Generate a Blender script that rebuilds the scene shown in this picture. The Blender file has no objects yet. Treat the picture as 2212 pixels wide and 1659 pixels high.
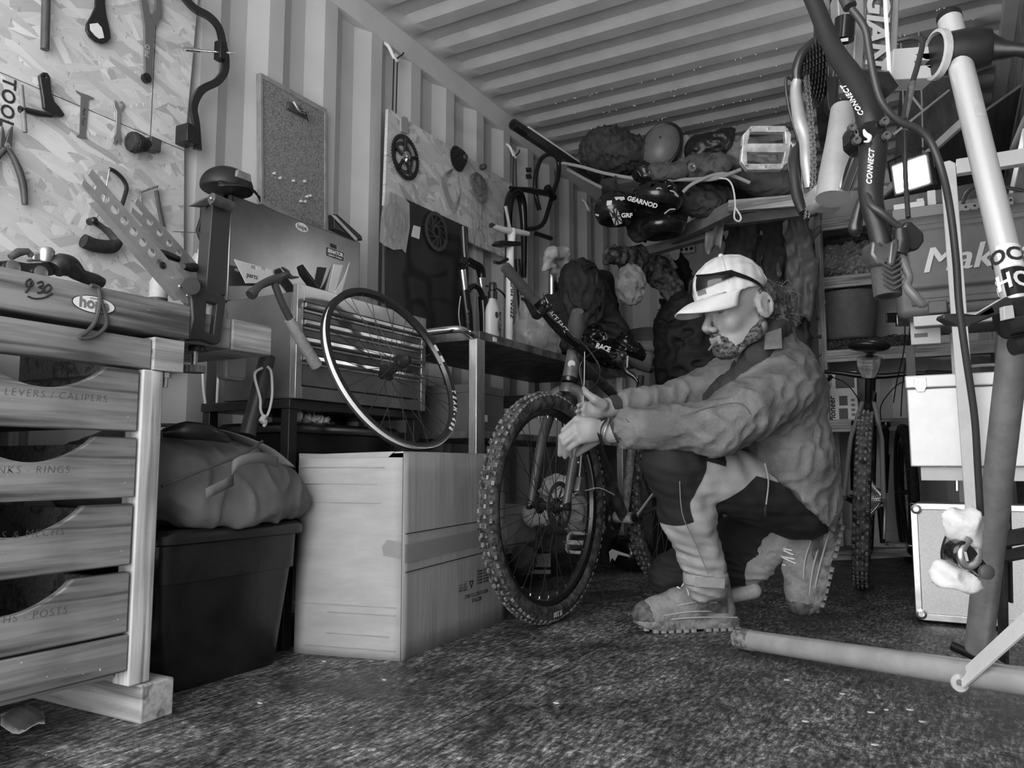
import bpy, math, random
import numpy as np
from mathutils import Vector as V, Matrix, Euler
from mathutils.geometry import tessellate_polygon
R = random.Random(7)
SC = bpy.context.scene
COL = SC.collection
# ------------------------------------------------------------------ camera
FPX, CX, CY = 1700.0, 1106.0, 829.5
YAW, PIT = math.radians(29), math.radians(5.9)
EYE = V((2.02, 0.0, 0.505))
cam = bpy.data.objects.new('camera', bpy.data.cameras.new('camera'))
COL.objects.link(cam)
cam.location = EYE
cam.rotation_euler = (math.pi / 2 + PIT, 0, YAW)
cam.data.sensor_width = 36
cam.data.lens = FPX / 2212 * 36
cam.data.clip_start = 0.02
SC.camera = cam
FW = V((-math.sin(YAW) * math.cos(PIT), math.cos(YAW) * math.cos(PIT), math.sin(PIT)))
RT = V((math.cos(YAW), math.sin(YAW), 0))
UP = RT.cross(FW)
BK = V((-math.sin(YAW), math.cos(YAW), 0))      # level direction away from the viewer
# ------------------------------------------------------------------ daylight: overcast sky through the open doors
W = bpy.data.worlds.new('sky'); SC.world = W; W.use_nodes = True
W.node_tree.nodes['Background'].inputs[0].default_value = (1, 1, 1, 1)
W.node_tree.nodes['Background'].inputs[1].default_value = 4.0
SC.view_settings.view_transform = 'Standard'
SC.view_settings.look = 'None'
SC.view_settings.exposure = 0.55
SC.view_settings.gamma = 1
SC.view_settings.use_curve_mapping = False
try:
    SC.cycles.max_bounces = 8; SC.cycles.diffuse_bounces = 5; SC.cycles.glossy_bounces = 4
    SC.cycles.transmission_bounces = 6; SC.cycles.transparent_max_bounces = 12
    SC.cycles.use_denoising = True
    SC.cycles.sample_clamp_indirect = 6
except Exception:
    pass
ld = bpy.data.lights.new('doorway_portal', 'AREA'); ld.shape = 'RECTANGLE'; ld.size = 2.3; ld.size_y = 2.34
ld.cycles.is_portal = True
lo = bpy.data.objects.new('doorway_portal', ld); COL.objects.link(lo)
lo.location = (1.175, -0.75, 1.19); lo.rotation_euler = (math.radians(90), 0, 0)
# ------------------------------------------------------------------ pixel of the photograph -> point on a plane of the room
def ray(px, py): return FW + RT * ((px - CX) / FPX) + UP * ((CY - py) / FPX)
def _u(px, py, k, v):
    r = ray(px, py); return EYE + r * ((v - EYE[k]) / r[k])
def ux(px, py, v): return _u(px, py, 0, v)
def uy(px, py, v): return _u(px, py, 1, v)
def uz(px, py, v=0.0): return _u(px, py, 2, v)
def ud(px, py, d): return EYE + ray(px, py) * d
def pl(pts, k, v): return [_u(a, b, k, v) for a, b in pts]
# ------------------------------------------------------------------ materials
MATS = {}
def gm(name, v, r=.6, m=0.0, var=0.0, sc=18.0, bump=0.0, bsc=None, alpha=1.0, det=6.0, stretch=None, spec=None, coat=0):
    if name in MATS: return MATS[name]
    mt = bpy.data.materials.new(name); mt.use_nodes = True; MATS[name] = mt
    nt = mt.node_tree; n = nt.nodes; l = nt.links
    bs = n['Principled BSDF']
    bs.inputs['Base Color'].default_value = (v, v, v, 1)
    bs.inputs['Roughness'].default_value = r; bs.inputs['Metallic'].default_value = m
    if spec is not None: bs.inputs['Specular IOR Level'].default_value = spec
    if coat: bs.inputs['Coat Weight'].default_value = coat; bs.inputs['Coat Roughness'].default_value = .12
    if alpha < 1: bs.inputs['Alpha'].default_value = alpha
    if var or bump:
        tc = n.new('ShaderNodeTexCoord'); src = tc.outputs['Object']
        if stretch:
            mp = n.new('ShaderNodeMapping'); mp.inputs['Scale'].default_value = stretch
            l.new(src, mp.inputs['Vector']); src = mp.outputs['Vector']
    if var:
        nz = n.new('ShaderNodeTexNoise'); nz.inputs['Scale'].default_value = sc; nz.inputs['Detail'].default_value = det
        nz.inputs['Roughness'].default_value = .62
        l.new(src, nz.inputs['Vector'])
        cr = n.new('ShaderNodeValToRGB'); e = cr.color_ramp.elements
        a = max(0, v * (1 - var)); b = min(1, v * (1 + var))
        e[0].position = .39; e[1].position = .61
        e[0].color = (a, a, a, 1); e[1].color = (b, b, b, 1)
        l.new(nz.outputs['Fac'], cr.inputs['Fac']); l.new(cr.outputs['Color'], bs.inputs['Base Color'])
    if bump:
        nb = n.new('ShaderNodeTexNoise'); nb.inputs['Scale'].default_value = bsc or sc * 4; nb.inputs['Detail'].default_value = 5
        l.new(src, nb.inputs['Vector'])
        bp = n.new('ShaderNodeBump'); bp.inputs['Strength'].default_value = bump; bp.inputs['Distance'].default_value = .01
        l.new(nb.outputs['Fac'], bp.inputs['Height']); l.new(bp.outputs['Normal'], bs.inputs['Normal'])
    return mt
def node(nt, kind, **kw):
    nd = nt.nodes.new(kind)
    for k, v in kw.items():
        if k.startswith('_'): setattr(nd, k[1:], v)
        else: nd.inputs[k.replace('__', ' ')].default_value = v
    return nd
def ramp(nt, src, stops):
    cr = nt.nodes.new('ShaderNodeValToRGB'); e = cr.color_ramp.elements
    while len(e) < len(stops): e.new(.5)
    for i, (p, v) in enumerate(stops): e[i].position = p; e[i].color = (v, v, v, 1)
    nt.links.new(src, cr.inputs['Fac']); return cr.outputs['Color']
def mixc(nt, fac, a, b, mode='MIX'):
    m = nt.nodes.new('ShaderNodeMix'); m.data_type = 'RGBA'; m.blend_type = mode
    for s, i in ((fac, 0), (a, 6), (b, 7)):
        if isinstance(s, (int, float)): m.inputs[i].default_value = s if i == 0 else (s, s, s, 1)
        else: nt.links.new(s, m.inputs[i])
    return m.outputs[2]
def base(name, r=.6, m=0):
    mt = bpy.data.materials.new(name); mt.use_nodes = True; MATS[name] = mt
    bs = mt.node_tree.nodes['Principled BSDF']; bs.inputs['Roughness'].default_value = r; bs.inputs['Metallic'].default_value = m
    return mt, mt.node_tree, bs
def coords(nt, scale=(1, 1, 1), rot=(0, 0, 0), loc=(0, 0, 0)):
    tc = nt.nodes.new('ShaderNodeTexCoord'); mp = nt.nodes.new('ShaderNodeMapping')
    mp.inputs['Scale'].default_value = scale; mp.inputs['Rotation'].default_value = rot; mp.inputs['Location'].default_value = loc
    nt.links.new(tc.outputs['Object'], mp.inputs['Vector']); return mp.outputs['Vector']
def bumpn(nt, bs, h, s, dist=.01):
    b = nt.nodes.new('ShaderNodeBump'); b.inputs['Strength'].default_value = s; b.inputs['Distance'].default_value = dist
    nt.links.new(h, b.inputs['Height']); nt.links.new(b.outputs['Normal'], bs.inputs['Normal'])
# ------------------------------------------------------------------ mesh builder
def catmull(p, k=6, closed=False):
    p = [V(q) for q in p]; n = len(p); out = []
    rng = range(n) if closed else range(n - 1)
    for i in rng:
        if closed: a, b, c, d = p[(i - 1) % n], p[i], p[(i + 1) % n], p[(i + 2) % n]
        else: a, b, c, d = p[max(i - 1, 0)], p[i], p[i + 1], p[min(i + 2, n - 1)]
        for j in range(k):
            t = j / k
            out.append(.5 * ((2 * b) + (c - a) * t + (2 * a - 5 * b + 4 * c - d) * t * t + (3 * b - a - 3 * c + d) * t ** 3))
    if not closed: out.append(p[-1])
    return out
def basis(ax):
    ax = V(ax).normalized(); t = V((0, 0, 1)) if abs(ax.z) < .9 else V((1, 0, 0))
    u = t.cross(ax).normalized(); return u, ax.cross(u), ax
def mtx(o, u, v, w=None):
    u = V(u); v = V(v); w = V(w) if w is not None else u.cross(v)
    return Matrix(((u.x, v.x, w.x, o[0]), (u.y, v.y, w.y, o[1]), (u.z, v.z, w.z, o[2]), (0, 0, 0, 1)))
class B:
    def __init__(s): s.v = []; s.f = []; s.m = []; s.mi = 0
    def add(s, vs, fs):
        n = len(s.v); s.v += [V(q) for q in vs]; s.f += [[i + n for i in f] for f in fs]; s.m += [s.mi] * len(fs); return s
    def box(s, lo, hi, M=None):
        (a, b, c), (d, e, f) = lo, hi
        vs = [V(q) for q in ((a, b, c), (d, b, c), (d, e, c), (a, e, c), (a, b, f), (d, b, f), (d, e, f), (a, e, f))]
        if M: vs = [M @ q for q in vs]
        return s.add(vs, [(0, 3, 2, 1), (4, 5, 6, 7), (0, 1, 5, 4), (1, 2, 6, 5), (2, 3, 7, 6), (3, 0, 4, 7)])
    def bar(s, a, b, w, h, up=(0, 0, 1), roll=0):      # square bar from a to b
        a = V(a); b = V(b); d = (b - a); L = d.length; d.normalize()
        u = d.cross(V(up))
        if u.length < 1e-4: u = d.cross(V((1, 0, 0)))
        u.normalize(); n = u.cross(d)
        return s.box((0, -w / 2, -h / 2), (L, w / 2, h / 2), mtx(a, d, -u, n) if False else mtx(a, d, u, d.cross(u)))
    def tube(s, pts, r, n=10, closed=False, cap=True, sx=1.0):
        pts = [V(p) for p in pts]; m = len(pts)
        rs = r if isinstance(r, (list, tuple)) else [r] * m
        if len(rs) != m: rs = [np.interp(i / (m - 1), np.linspace(0, 1, len(rs)), rs) for i in range(m)]
        vs = []; u = None
        for i in range(m):
            if closed: d = pts[(i + 1) % m] - pts[i - 1]
            else: d = pts[min(i + 1, m - 1)] - pts[max(i - 1, 0)]
            if d.length < 1e-9: d = V((0, 0, 1))
            d.normalize()
            if u is None: u, w, _ = basis(d)
            else:
                u = u - d * u.dot(d)
                if u.length < 1e-6: u, w, _ = basis(d)
                u.normalize(); w = d.cross(u)
            for j in range(n):
                a = 2 * math.pi * j / n
                vs.append(pts[i] + (u * math.cos(a) + w * math.sin(a) * sx) * float(rs[i]))
        fs = []
        for i in range(m if closed else m - 1):
            k = (i + 1) % m
            for j in range(n): fs.append((i * n + j, i * n + (j + 1) % n, k * n + (j + 1) % n, k * n + j))
        if cap and not closed:
            fs.append(tuple(range(n))[::-1]); fs.append(tuple(range((m - 1) * n, m * n)))
        return s.add(vs, fs)
    def lathe(s, prof, o, ax=(0, 0, 1), n=24, cap=True, a0=0, a1=2 * math.pi, sy=1.0, u=None):
        uu, w, ax = basis(ax)
        if u is not None: uu = V(u).normalized(); w = ax.cross(uu)
        o = V(o); vs = []; full = abs(a1 - a0) > 6.28; nn = n if full else n + 1
        for r, h in prof:
            for j in range(nn):
                a = a0 + (a1 - a0) * j / n
                vs.append(o + ax * h + (uu * math.cos(a) + w * math.sin(a) * sy) * r)
        fs = []
        for i in range(len(prof) - 1):
            for j in range(n if full else n): 
                k = (j + 1) % nn
                fs.append((i * nn + j, i * nn + k, (i + 1) * nn + k, (i + 1) * nn + j))
        if cap and full:
            if prof[0][0] > 1e-5: fs.append(tuple(range(nn))[::-1])
            if prof[-1][0] > 1e-5: fs.append(tuple(range((len(prof) - 1) * nn, len(prof) * nn)))
        return s.add(vs, fs)
    def ell(s, c, r, n=16, m=10, M=None):
        if isinstance(r, (int, float)): r = (r, r, r)
        c = V(c); vs = []; fs = []
        for i in range(m + 1):
            t = math.pi * i / m
            for j in range(n):
                a = 2 * math.pi * j / n
                q = V((r[0] * math.sin(t) * math.cos(a), r[1] * math.sin(t) * math.sin(a), r[2] * math.cos(t)))
                vs.append(c + (M @ q if M else q))
        for i in range(m):
            for j in range(n): fs.append((i * n + j, (i + 1) * n + j, (i + 1) * n + (j + 1) % n, i * n + (j + 1) % n))
        return s.add(vs, fs)
    def prism(s, pts, dv, holes=()):                    # planar outline (3-D points), thickness vector dv
        dv = V(dv); loops = [[V(p) for p in pts]] + [[V(p) for p in h] for h in holes]
        allp = [p for lp in loops for p in lp]; n = len(allp)
        tr = tessellate_polygon(loops)
        vs = allp + [p + dv for p in allp]
        fs = [tuple(t) for t in tr] + [tuple(i + n for i in t[::-1]) for t in tr]
        k = 0
        for lp in loops:
            m = len(lp)
            for i in range(m): a = k + i; b = k + (i + 1) % m; fs.append((a, b, b + n, a + n))
            k += m
        return s.add(vs, fs)
    def grid(s, fn, nu, nv, closed_u=False):
        vs = [fn(i / (nu - (0 if closed_u else 1)), j / (nv - 1)) for i in range(nu) for j in range(nv)]
        fs = []
        for i in range(nu if closed_u else nu - 1):
            k = (i + 1) % nu
            for j in range(nv - 1): fs.append((i * nv + j, k * nv + j, k * nv + j + 1, i * nv + j + 1))
        return s.add(vs, fs)
    def text(s, body, M, size=.02, depth=.0006, shear=0, bold=0, align='CENTER', sp=1.0):
        cu = bpy.data.curves.new('t', 'FONT'); cu.body = body; cu.size = size; cu.extrude = depth; cu.shear = shear; cu.offset = bold
        cu.align_x = align; cu.align_y = 'CENTER'; cu.space_character = sp; cu.resolution_u = 3
        o = bpy.data.objects.new('t', cu); COL.objects.link(o)
        me = o.to_mesh()
        vs = [M @ q.co for q in me.vertices]; fs = [tuple(p.vertices) for p in me.polygons]
        o.to_mesh_clear(); bpy.data.objects.remove(o); bpy.data.curves.remove(cu)
        return s.add(vs, fs)
    def xf(s, M): s.v = [M @ q for q in s.v]; return s
    def obj(s, name, mat=None, parent=None, smooth=40, bevel=0, org=None, fix=True):
        if not s.v: return None
        P = V(parent.get('_o', (0, 0, 0))) if parent is not None else None
        a = np.array([tuple(q) for q in s.v])
        if org is None:
            lo, hi = a.min(0), a.max(0); org = V(((lo[0] + hi[0]) / 2, (lo[1] + hi[1]) / 2, lo[2]))
        else: org = V(org)
        me = bpy.data.meshes.new(name); me.from_pydata([tuple(q - org) for q in s.v], [], s.f)
        for m in (mat if isinstance(mat, (list, tuple)) else [mat]): me.materials.append(m)
        if any(s.m): me.polygons.foreach_set('material_index', s.m)
        me.validate(); me.update()
        o = bpy.data.objects.new(name, me); COL.objects.link(o)
        o.location = org
        if parent is not None: o.parent = parent; o.location = org - worldloc(parent)
        ORG[o.name] = org
        if fix:
            import bmesh
            bm = bmesh.new(); bm.from_mesh(me); bmesh.ops.recalc_face_normals(bm, faces=bm.faces); bm.to_mesh(me); bm.free()
        if smooth: shade(o, smooth)
        if bevel:
            md = o.modifiers.new('bevel', 'BEVEL'); md.width = bevel; md.segments = 2; md.limit_method = 'ANGLE'; md.angle_limit = math.radians(40)
        return o
ORG = {}
def worldloc(o): return ORG.get(o.name, V((0, 0, 0)))
def shade(o, ang=40):
    me = o.data; me.polygons.foreach_set('use_smooth', [True] * len(me.polygons))
    if ang < 180: me.set_sharp_from_angle(angle=math.radians(ang))
def T(name, label, cat, loc, group=None):
    o = bpy.data.objects.new(name, None); COL.objects.link(o); o.location = V(loc); ORG[o.name] = V(loc)
    o.empty_display_size = .05
    return tag(o, label, cat, group)
def tag(o, label, cat, group=None):
    o['label'] = label; o['category'] = cat
    if group: o['group'] = group
    return o
def struct(o): o['kind'] = 'structure'; return o
def dup(root, loc, rot=None, label=None):
    r = root.copy(); COL.objects.link(r); r.location = loc
    if rot is not None: r.rotation_euler = rot
    if label: r['label'] = label
    for c in list(root.children):
        k = c.copy(); COL.objects.link(k); k.parent = r
        for g in list(c.children):
            q = g.copy(); COL.objects.link(q); q.parent = k
    return r
def slab(px, k, v, th):                                  # outline read off the photo, laid on a plane of the room
    d = [0, 0, 0]; d[k] = th
    return B().prism(pl(px, k, v), d)
def circ(c, r, u, w, n=24, a0=0): return [V(c) + V(u) * (r * math.cos(a0 + 2 * math.pi * i / n)) + V(w) * (r * math.sin(a0 + 2 * math.pi * i / n)) for i in range(n)]
# ------------------------------------------------------------------ distance-field modeller for soft and organic shapes
_RS = np.random.RandomState(3)
def snoise(P, f, seed=0, n=7):
    rs = np.random.RandomState(seed); o = 0
    for _ in range(n):
        k = rs.normal(size=3) * f * 2.3; o = o + np.sin(P[0] * k[0] + P[1] * k[1] + P[2] * k[2] + rs.uniform(0, 6.28))
    return o / n ** .5
class S:
    def __init__(s, lo, hi, h):
        s.lo = np.array(lo, float); s.h = h
        n = np.ceil((np.array(hi) - s.lo) / h).astype(int) + 1
        s.ax = [s.lo[i] + h * np.arange(n[i]) for i in range(3)]
        s.d = np.full(n, .08, np.float32)
    def _win(s, lo, hi, pad):
        sl = []
        for i in range(3):
            a = int(np.clip(np.floor((lo[i] - pad - s.lo[i]) / s.h), 0, len(s.ax[i]))); b = int(np.clip(np.ceil((hi[i] + pad - s.lo[i]) / s.h) + 1, 0, len(s.ax[i])))
            sl.append(slice(a, b))
        P = np.meshgrid(*[s.ax[i][sl[i]] for i in range(3)], indexing='ij', sparse=True)
        return tuple(sl), P
    def _put(s, sl, d, k, op):
        a = s.d[sl]
        if op == 'u':
            if k > 0:
                h = np.maximum(k - np.abs(a - d), 0) / k; r = np.minimum(a, d) - h * h * k * .25
            else: r = np.minimum(a, d)
        else:
            if k > 0:
                h = np.maximum(k - np.abs(a + d), 0) / k; r = np.maximum(a, -d) + h * h * k * .25
            else: r = np.maximum(a, -d)
        s.d[sl] = r
    def cap(s, a, b, ra, rb=None, k=.02, op='u', sq=None):        # tapered capsule; sq=(axis,scale) flattens it
        rb = ra if rb is None else rb
        a = np.array(a, float); b = np.array(b, float); m = max(ra, rb)
        sl, P = s._win(np.minimum(a, b) - m, np.maximum(a, b) + m, .05)
        ab = b - a; L2 = ab @ ab + 1e-12
        t = np.clip(sum((P[i] - a[i]) * ab[i] for i in range(3)) / L2, 0, 1)
        q = [P[i] - a[i] - t * ab[i] for i in range(3)]
        if sq is None: d = np.sqrt(sum(x * x for x in q)) - (ra + (rb - ra) * t)
        else:
            w = np.array(sq[0], float); w /= np.linalg.norm(w); f = sq[1]
            c = sum(q[i] * w[i] for i in range(3)); L = np.sqrt(np.maximum(sum(x * x for x in q) + c * c * (1 / f ** 2 - 1), 1e-12))
            d = (L - (ra + (rb - ra) * t)) * min(1, f)
        s._put(sl, d, k, op); return s
    def ell(s, c, r, M=None, k=.02, op='u'):
        c = np.array(c, float); r = np.array(r, float); m = r.max()
        sl, P = s._win(c - m, c + m, .05)
        q = [P[i] - c[i] for i in range(3)]
        if M is not None:
            M = np.array(M.to_3x3() if hasattr(M, 'to_3x3') else M)
            q = [q[0] * M[0][i] + q[1] * M[1][i] + q[2] * M[2][i] for i in range(3)]
        k0 = np.sqrt(sum((q[i] / r[i]) ** 2 for i in range(3))); k1 = np.sqrt(sum((q[i] / r[i] ** 2) ** 2 for i in range(3))) + 1e-9
        s._put(sl, k0 * (k0 - 1) / k1, k, op); return s
    def box(s, c, hs, M=None, rd=.01, k=.02, op='u'):
        c = np.array(c, float); m = np.linalg.norm(hs)
        sl, P = s._win(c - m, c + m, .04)
        q = [P[i] - c[i] for i in range(3)]
        if M is not None:
            M = np.array(M.to_3x3() if hasattr(M, 'to_3x3') else M)
            q = [q[0] * M[0][i] + q[1] * M[1][i] + q[2] * M[2][i] for i in range(3)]
        e = [np.abs(q[i]) - hs[i] + rd for i in range(3)]
        d = np.sqrt(sum(np.maximum(x, 0) ** 2 for x in e)) + np.minimum(np.maximum(np.maximum(e[0], e[1]), e[2]), 0) - rd
        s._put(sl, d, k, op); return s
    def half(s, p, nrm, k=0.0):                                     # keep the side the normal points away from
        n = np.array(nrm, float); n /= np.linalg.norm(n)
        P = np.meshgrid(*s.ax, indexing='ij', sparse=True)
        d = sum((P[i] - p[i]) * n[i] for i in range(3)); s.d = np.maximum(s.d, d.astype(np.float32)); return s
    def fold(s, fn):                                                # displacement by a function of position
        P = np.meshgrid(*s.ax, indexing='ij', sparse=True); s.d = (s.d + fn(P)).astype(np.float32); return s
    def mesh(s, smooth=0):
        d = s.d; d = np.pad(d, 1, constant_values=.05); lo = s.lo - s.h
        sg = d < 0; nx, ny, nz = d.shape
        cr = [(i, j, k) for i in (0, 1) for j in (0, 1) for k in (0, 1)]
        cut = lambda A, c: A[c[0]:nx - 1 + c[0], c[1]:ny - 1 + c[1], c[2]:nz - 1 + c[2]]
        cnt = sum(cut(sg, c).astype(np.int8) for c in cr); act = (cnt > 0) & (cnt < 8)
        idx = np.full(act.shape, -1, np.int64); ii = np.argwhere(act); idx[act] = np.arange(len(ii))
        vals = [cut(d, c)[act] for c in cr]; pos = np.zeros((len(ii), 3)); n = np.zeros(len(ii))
        for a in range(8):
            for b in range(a + 1, 8):
                ca, cb = np.array(cr[a]), np.array(cr[b])
                if np.abs(ca - cb).sum() != 1: continue
                m = (vals[a] < 0) != (vals[b] < 0); t = vals[a][m] / (vals[a][m] - vals[b][m])
                pos[m] += ca + t[:, None] * (cb - ca); n[m] += 1
        vs = lo + s.h * (ii + pos / n[:, None]); qs = []
        for k in range(3):
            o = [0, 0, 0]; o[k] = 1
            A = sg[:nx - o[0], :ny - o[1], :nz - o[2]]; Bq = sg[o[0]:, o[1]:, o[2]:]
            e = np.argwhere(A != Bq); fl = A[tuple(e.T)]
            i, j = [(1, 2), (2, 0), (0, 1)][k]
            u = np.zeros(3, int); u[i] = 1; w = np.zeros(3, int); w[j] = 1
            ok = (e[:, i] > 0) & (e[:, j] > 0) & (e[:, i] < d.shape[i] - 1) & (e[:, j] < d.shape[j] - 1)
            e = e[ok]; fl = fl[ok]
            q = np.stack([idx[tuple((e - u - w).T)], idx[tuple((e - w).T)], idx[tuple(e.T)], idx[tuple((e - u).T)]], 1)
            q[~fl] = q[~fl][:, ::-1]; qs.append(q)
        q = np.concatenate(qs)
        for _ in range(smooth):
            acc = np.zeros_like(vs); c = np.zeros(len(vs))
            for a in range(4):
                np.add.at(acc, q[:, a], vs[q[:, (a + 1) % 4]]); np.add.at(c, q[:, a], 1)
                np.add.at(acc, q[:, a], vs[q[:, a - 1]]); np.add.at(c, q[:, a], 1)
            vs = vs * .4 + .6 * acc / np.maximum(c, 1)[:, None]
        return vs, q
    def obj(s, name, mat, parent=None, smooth=1, part=None, org=None, M=None, attr=None):
        vs, q = s.mesh(smooth)
        if M is not None and len(vs): A = np.array(M); vs = vs @ A[:3, :3].T + A[:3, 3]
        if not len(vs): return None
        org = V(org) if org is not None else V(((vs[:, 0].min() + vs[:, 0].max()) / 2, (vs[:, 1].min() + vs[:, 1].max()) / 2, vs[:, 2].min()))
        me = bpy.data.meshes.new(name); vv = (vs - np.array(org)).astype(np.float32)
        me.vertices.add(len(vv)); me.vertices.foreach_set('co', vv.ravel())
        me.loops.add(q.size); me.loops.foreach_set('vertex_index', q.ravel().astype(np.int32))
        me.polygons.add(len(q)); me.polygons.foreach_set('loop_start', np.arange(0, q.size, 4, dtype=np.int32))
        for m in (mat if isinstance(mat, (list, tuple)) else [mat]): me.materials.append(m)
        if part is not None: me.polygons.foreach_set('material_index', part(vs[q].mean(1)).astype(np.int32))
        if attr is not None:
            at = me.attributes.new('zone', 'FLOAT', 'POINT'); at.data.foreach_set('value', attr(vs).astype(np.float32))
        me.update(calc_edges=True); me.validate()
        me.polygons.foreach_set('use_smooth', [True] * len(me.polygons))
        o = bpy.data.objects.new(name, me); COL.objects.link(o); o.location = org; ORG[o.name] = org
        if parent is not None: o.parent = parent; o.location = org - worldloc(parent)
        return o
# ------------------------------------------------------------------ materials of the place
wallm = gm('wall_paint', .56, .55, var=.05, sc=3, bump=.05, bsc=30)
ceilm = gm('ceiling_paint', .5, .5, var=.08, sc=5, bump=.04, bsc=40)
railm = gm('rail_paint', .60, .5, var=.05, sc=6)
plym = gm('grey_plywood', .26, .6, var=.35, sc=14, stretch=(1, .25, 1.4), bump=.1)
black = gm('black_plastic', .012, .38, var=.3, sc=40)
blackg = gm('black_gloss', .01, .16)
blackm = gm('black_metal', .014, .3, m=.0, coat=.3)
rubber = gm('rubber', .02, .75, var=.4, sc=60)
steel = gm('steel', .55, .32, m=1, var=.2, sc=60)
alu = gm('aluminium', .72, .3, m=1, var=.12, sc=30)
chrome = gm('chrome', .8, .12, m=1)
dgrey = gm('dark_grey', .06, .5, var=.2, sc=30)
mgrey = gm('mid_grey', .2, .55, var=.15, sc=30)
lgrey = gm('light_grey', .5, .55, var=.1, sc=30)
white = gm('white_paint', .8, .5, var=.04, sc=20)
ink = gm('ink', .02, .8)
# wood: ring lines along one axis of the board
def wood(name, lo, hi, along, sc=1.0, r=.6, rings=55):
    mt, nt, bs = base(name, r)
    st = [1.0, 1.0, 1.0]; st[along] = .045
    c = coords(nt, st)
    nz = node(nt, 'ShaderNodeTexNoise', Scale=16 * sc, Detail=3.0); nt.links.new(c, nz.inputs['Vector'])
    mul = node(nt, 'ShaderNodeMath', _operation='MULTIPLY'); mul.inputs[1].default_value = rings * .35
    nt.links.new(nz.outputs['Fac'], mul.inputs[0])
    sn = node(nt, 'ShaderNodeMath', _operation='SINE'); nt.links.new(mul.outputs[0], sn.inputs[0])
    rr = ramp(nt, sn.outputs[0], [(0, hi), (.6, hi * .86), (.97, lo * .55)])
    n2 = node(nt, 'ShaderNodeTexNoise', Scale=90 * sc, Detail=6.0); nt.links.new(c, n2.inputs['Vector'])
    n3 = node(nt, 'ShaderNodeTexNoise', Scale=7.0, Detail=5.0); nt.links.new(coords(nt), n3.inputs['Vector'])
    a = mixc(nt, .42, rr, ramp(nt, n2.outputs['Fac'], [(.40, lo * .9), (.58, hi * 1.1)]))
    b = mixc(nt, .45, a, ramp(nt, n3.outputs['Fac'], [(.36, .5), (.58, 1)]), 'MULTIPLY')
    n4 = node(nt, 'ShaderNodeTexNoise', Scale=120.0, Detail=2.0); nt.links.new(coords(nt), n4.inputs['Vector'])
    sp = ramp(nt, n4.outputs['Fac'], [(.74, 0), (.77, 1)])
    b = mixc(nt, sp, b, .72)
    nt.links.new(b, bs.inputs['Base Color']); bumpn(nt, bs, a, .12, .004)
    return mt
woodY = wood('pine_along_length', .09, .28, 1)
woodL = wood('pine_light', .2, .46, 1)
woodX = wood('pine_along_depth', .2, .46, 0)
woodZ = wood('pine_upright', .34, .68, 2)
woodD = wood('dark_pine', .12, .3, 1)
woodS = wood('shelf_pine', .22, .5, 0)
def osb_mat(name, flip=1):
    mt, nt, bs = base(name, .65); col = None; hh = None
    for i, (ang, off, s) in enumerate(((.35, 0, 1), (-.6, 3.1, 1.15), (1.15, 7.7, .95), (-1.25, 11.3, 1.05))):
        c0 = coords(nt, (1, 1, 1), (ang, 0, 0), (off, off, off))
        nn = node(nt, 'ShaderNodeTexNoise', Scale=9.0, Detail=2.0); nt.links.new(c0, nn.inputs['Vector'])
        c = nt.nodes.new('ShaderNodeVectorMath'); c.operation = 'MULTIPLY'; c.inputs[1].default_value = (0, 44 * s, 9.5 * s)
        ad = nt.nodes.new('ShaderNodeVectorMath'); ad.operation = 'MULTIPLY_ADD'; ad.inputs[1].default_value = (.02, .02, .02)
        nt.links.new(nn.outputs['Color'], ad.inputs[0]); nt.links.new(c0, ad.inputs[2]); nt.links.new(ad.outputs[0], c.inputs[0])
        vo = node(nt, 'ShaderNodeTexVoronoi', Scale=1.0, Randomness=1.0); nt.links.new(c.outputs[0], vo.inputs['Vector'])
        sx = nt.nodes.new('ShaderNodeSeparateColor'); nt.links.new(vo.outputs['Color'], sx.inputs[0])
        gr = node(nt, 'ShaderNodeTexNoise', Scale=5.0, Detail=6.0, Roughness=.7)
        g2 = nt.nodes.new('ShaderNodeVectorMath'); g2.operation = 'MULTIPLY'; g2.inputs[1].default_value = (0, 12, 1.2)
        nt.links.new(c.outputs[0], g2.inputs[0]); g2.inputs[1].default_value = (0, 2.2, .35); nt.links.new(g2.outputs[0], gr.inputs['Vector'])
        v = mixc(nt, .28, ramp(nt, sx.outputs[0], [(0, .28), (.15, .46), (.45, .58), (.8, .66), (1, .82)]), ramp(nt, gr.outputs['Fac'], [(.25, .36), (.7, .88)]))
        if col is None: col = v; hh = sx.outputs[1]
        else:
            fac = ramp(nt, sx.outputs[2], [(.5, 0), (.52, 1)])
            col = mixc(nt, fac, col, v); hh = mixc(nt, fac, hh, sx.outputs[1])
    n3 = node(nt, 'ShaderNodeTexNoise', Scale=60.0, Detail=3.0); nt.links.new(coords(nt, (1, 2.2, 1)), n3.inputs['Vector'])
    col = mixc(nt, ramp(nt, n3.outputs['Fac'], [(.68, 0), (.74, .75)]), col, .2)
    nt.links.new(col, bs.inputs['Base Color']); bumpn(nt, bs, hh, .35, .002)
    return mt
osb = osb_mat('strand_board')
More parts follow.
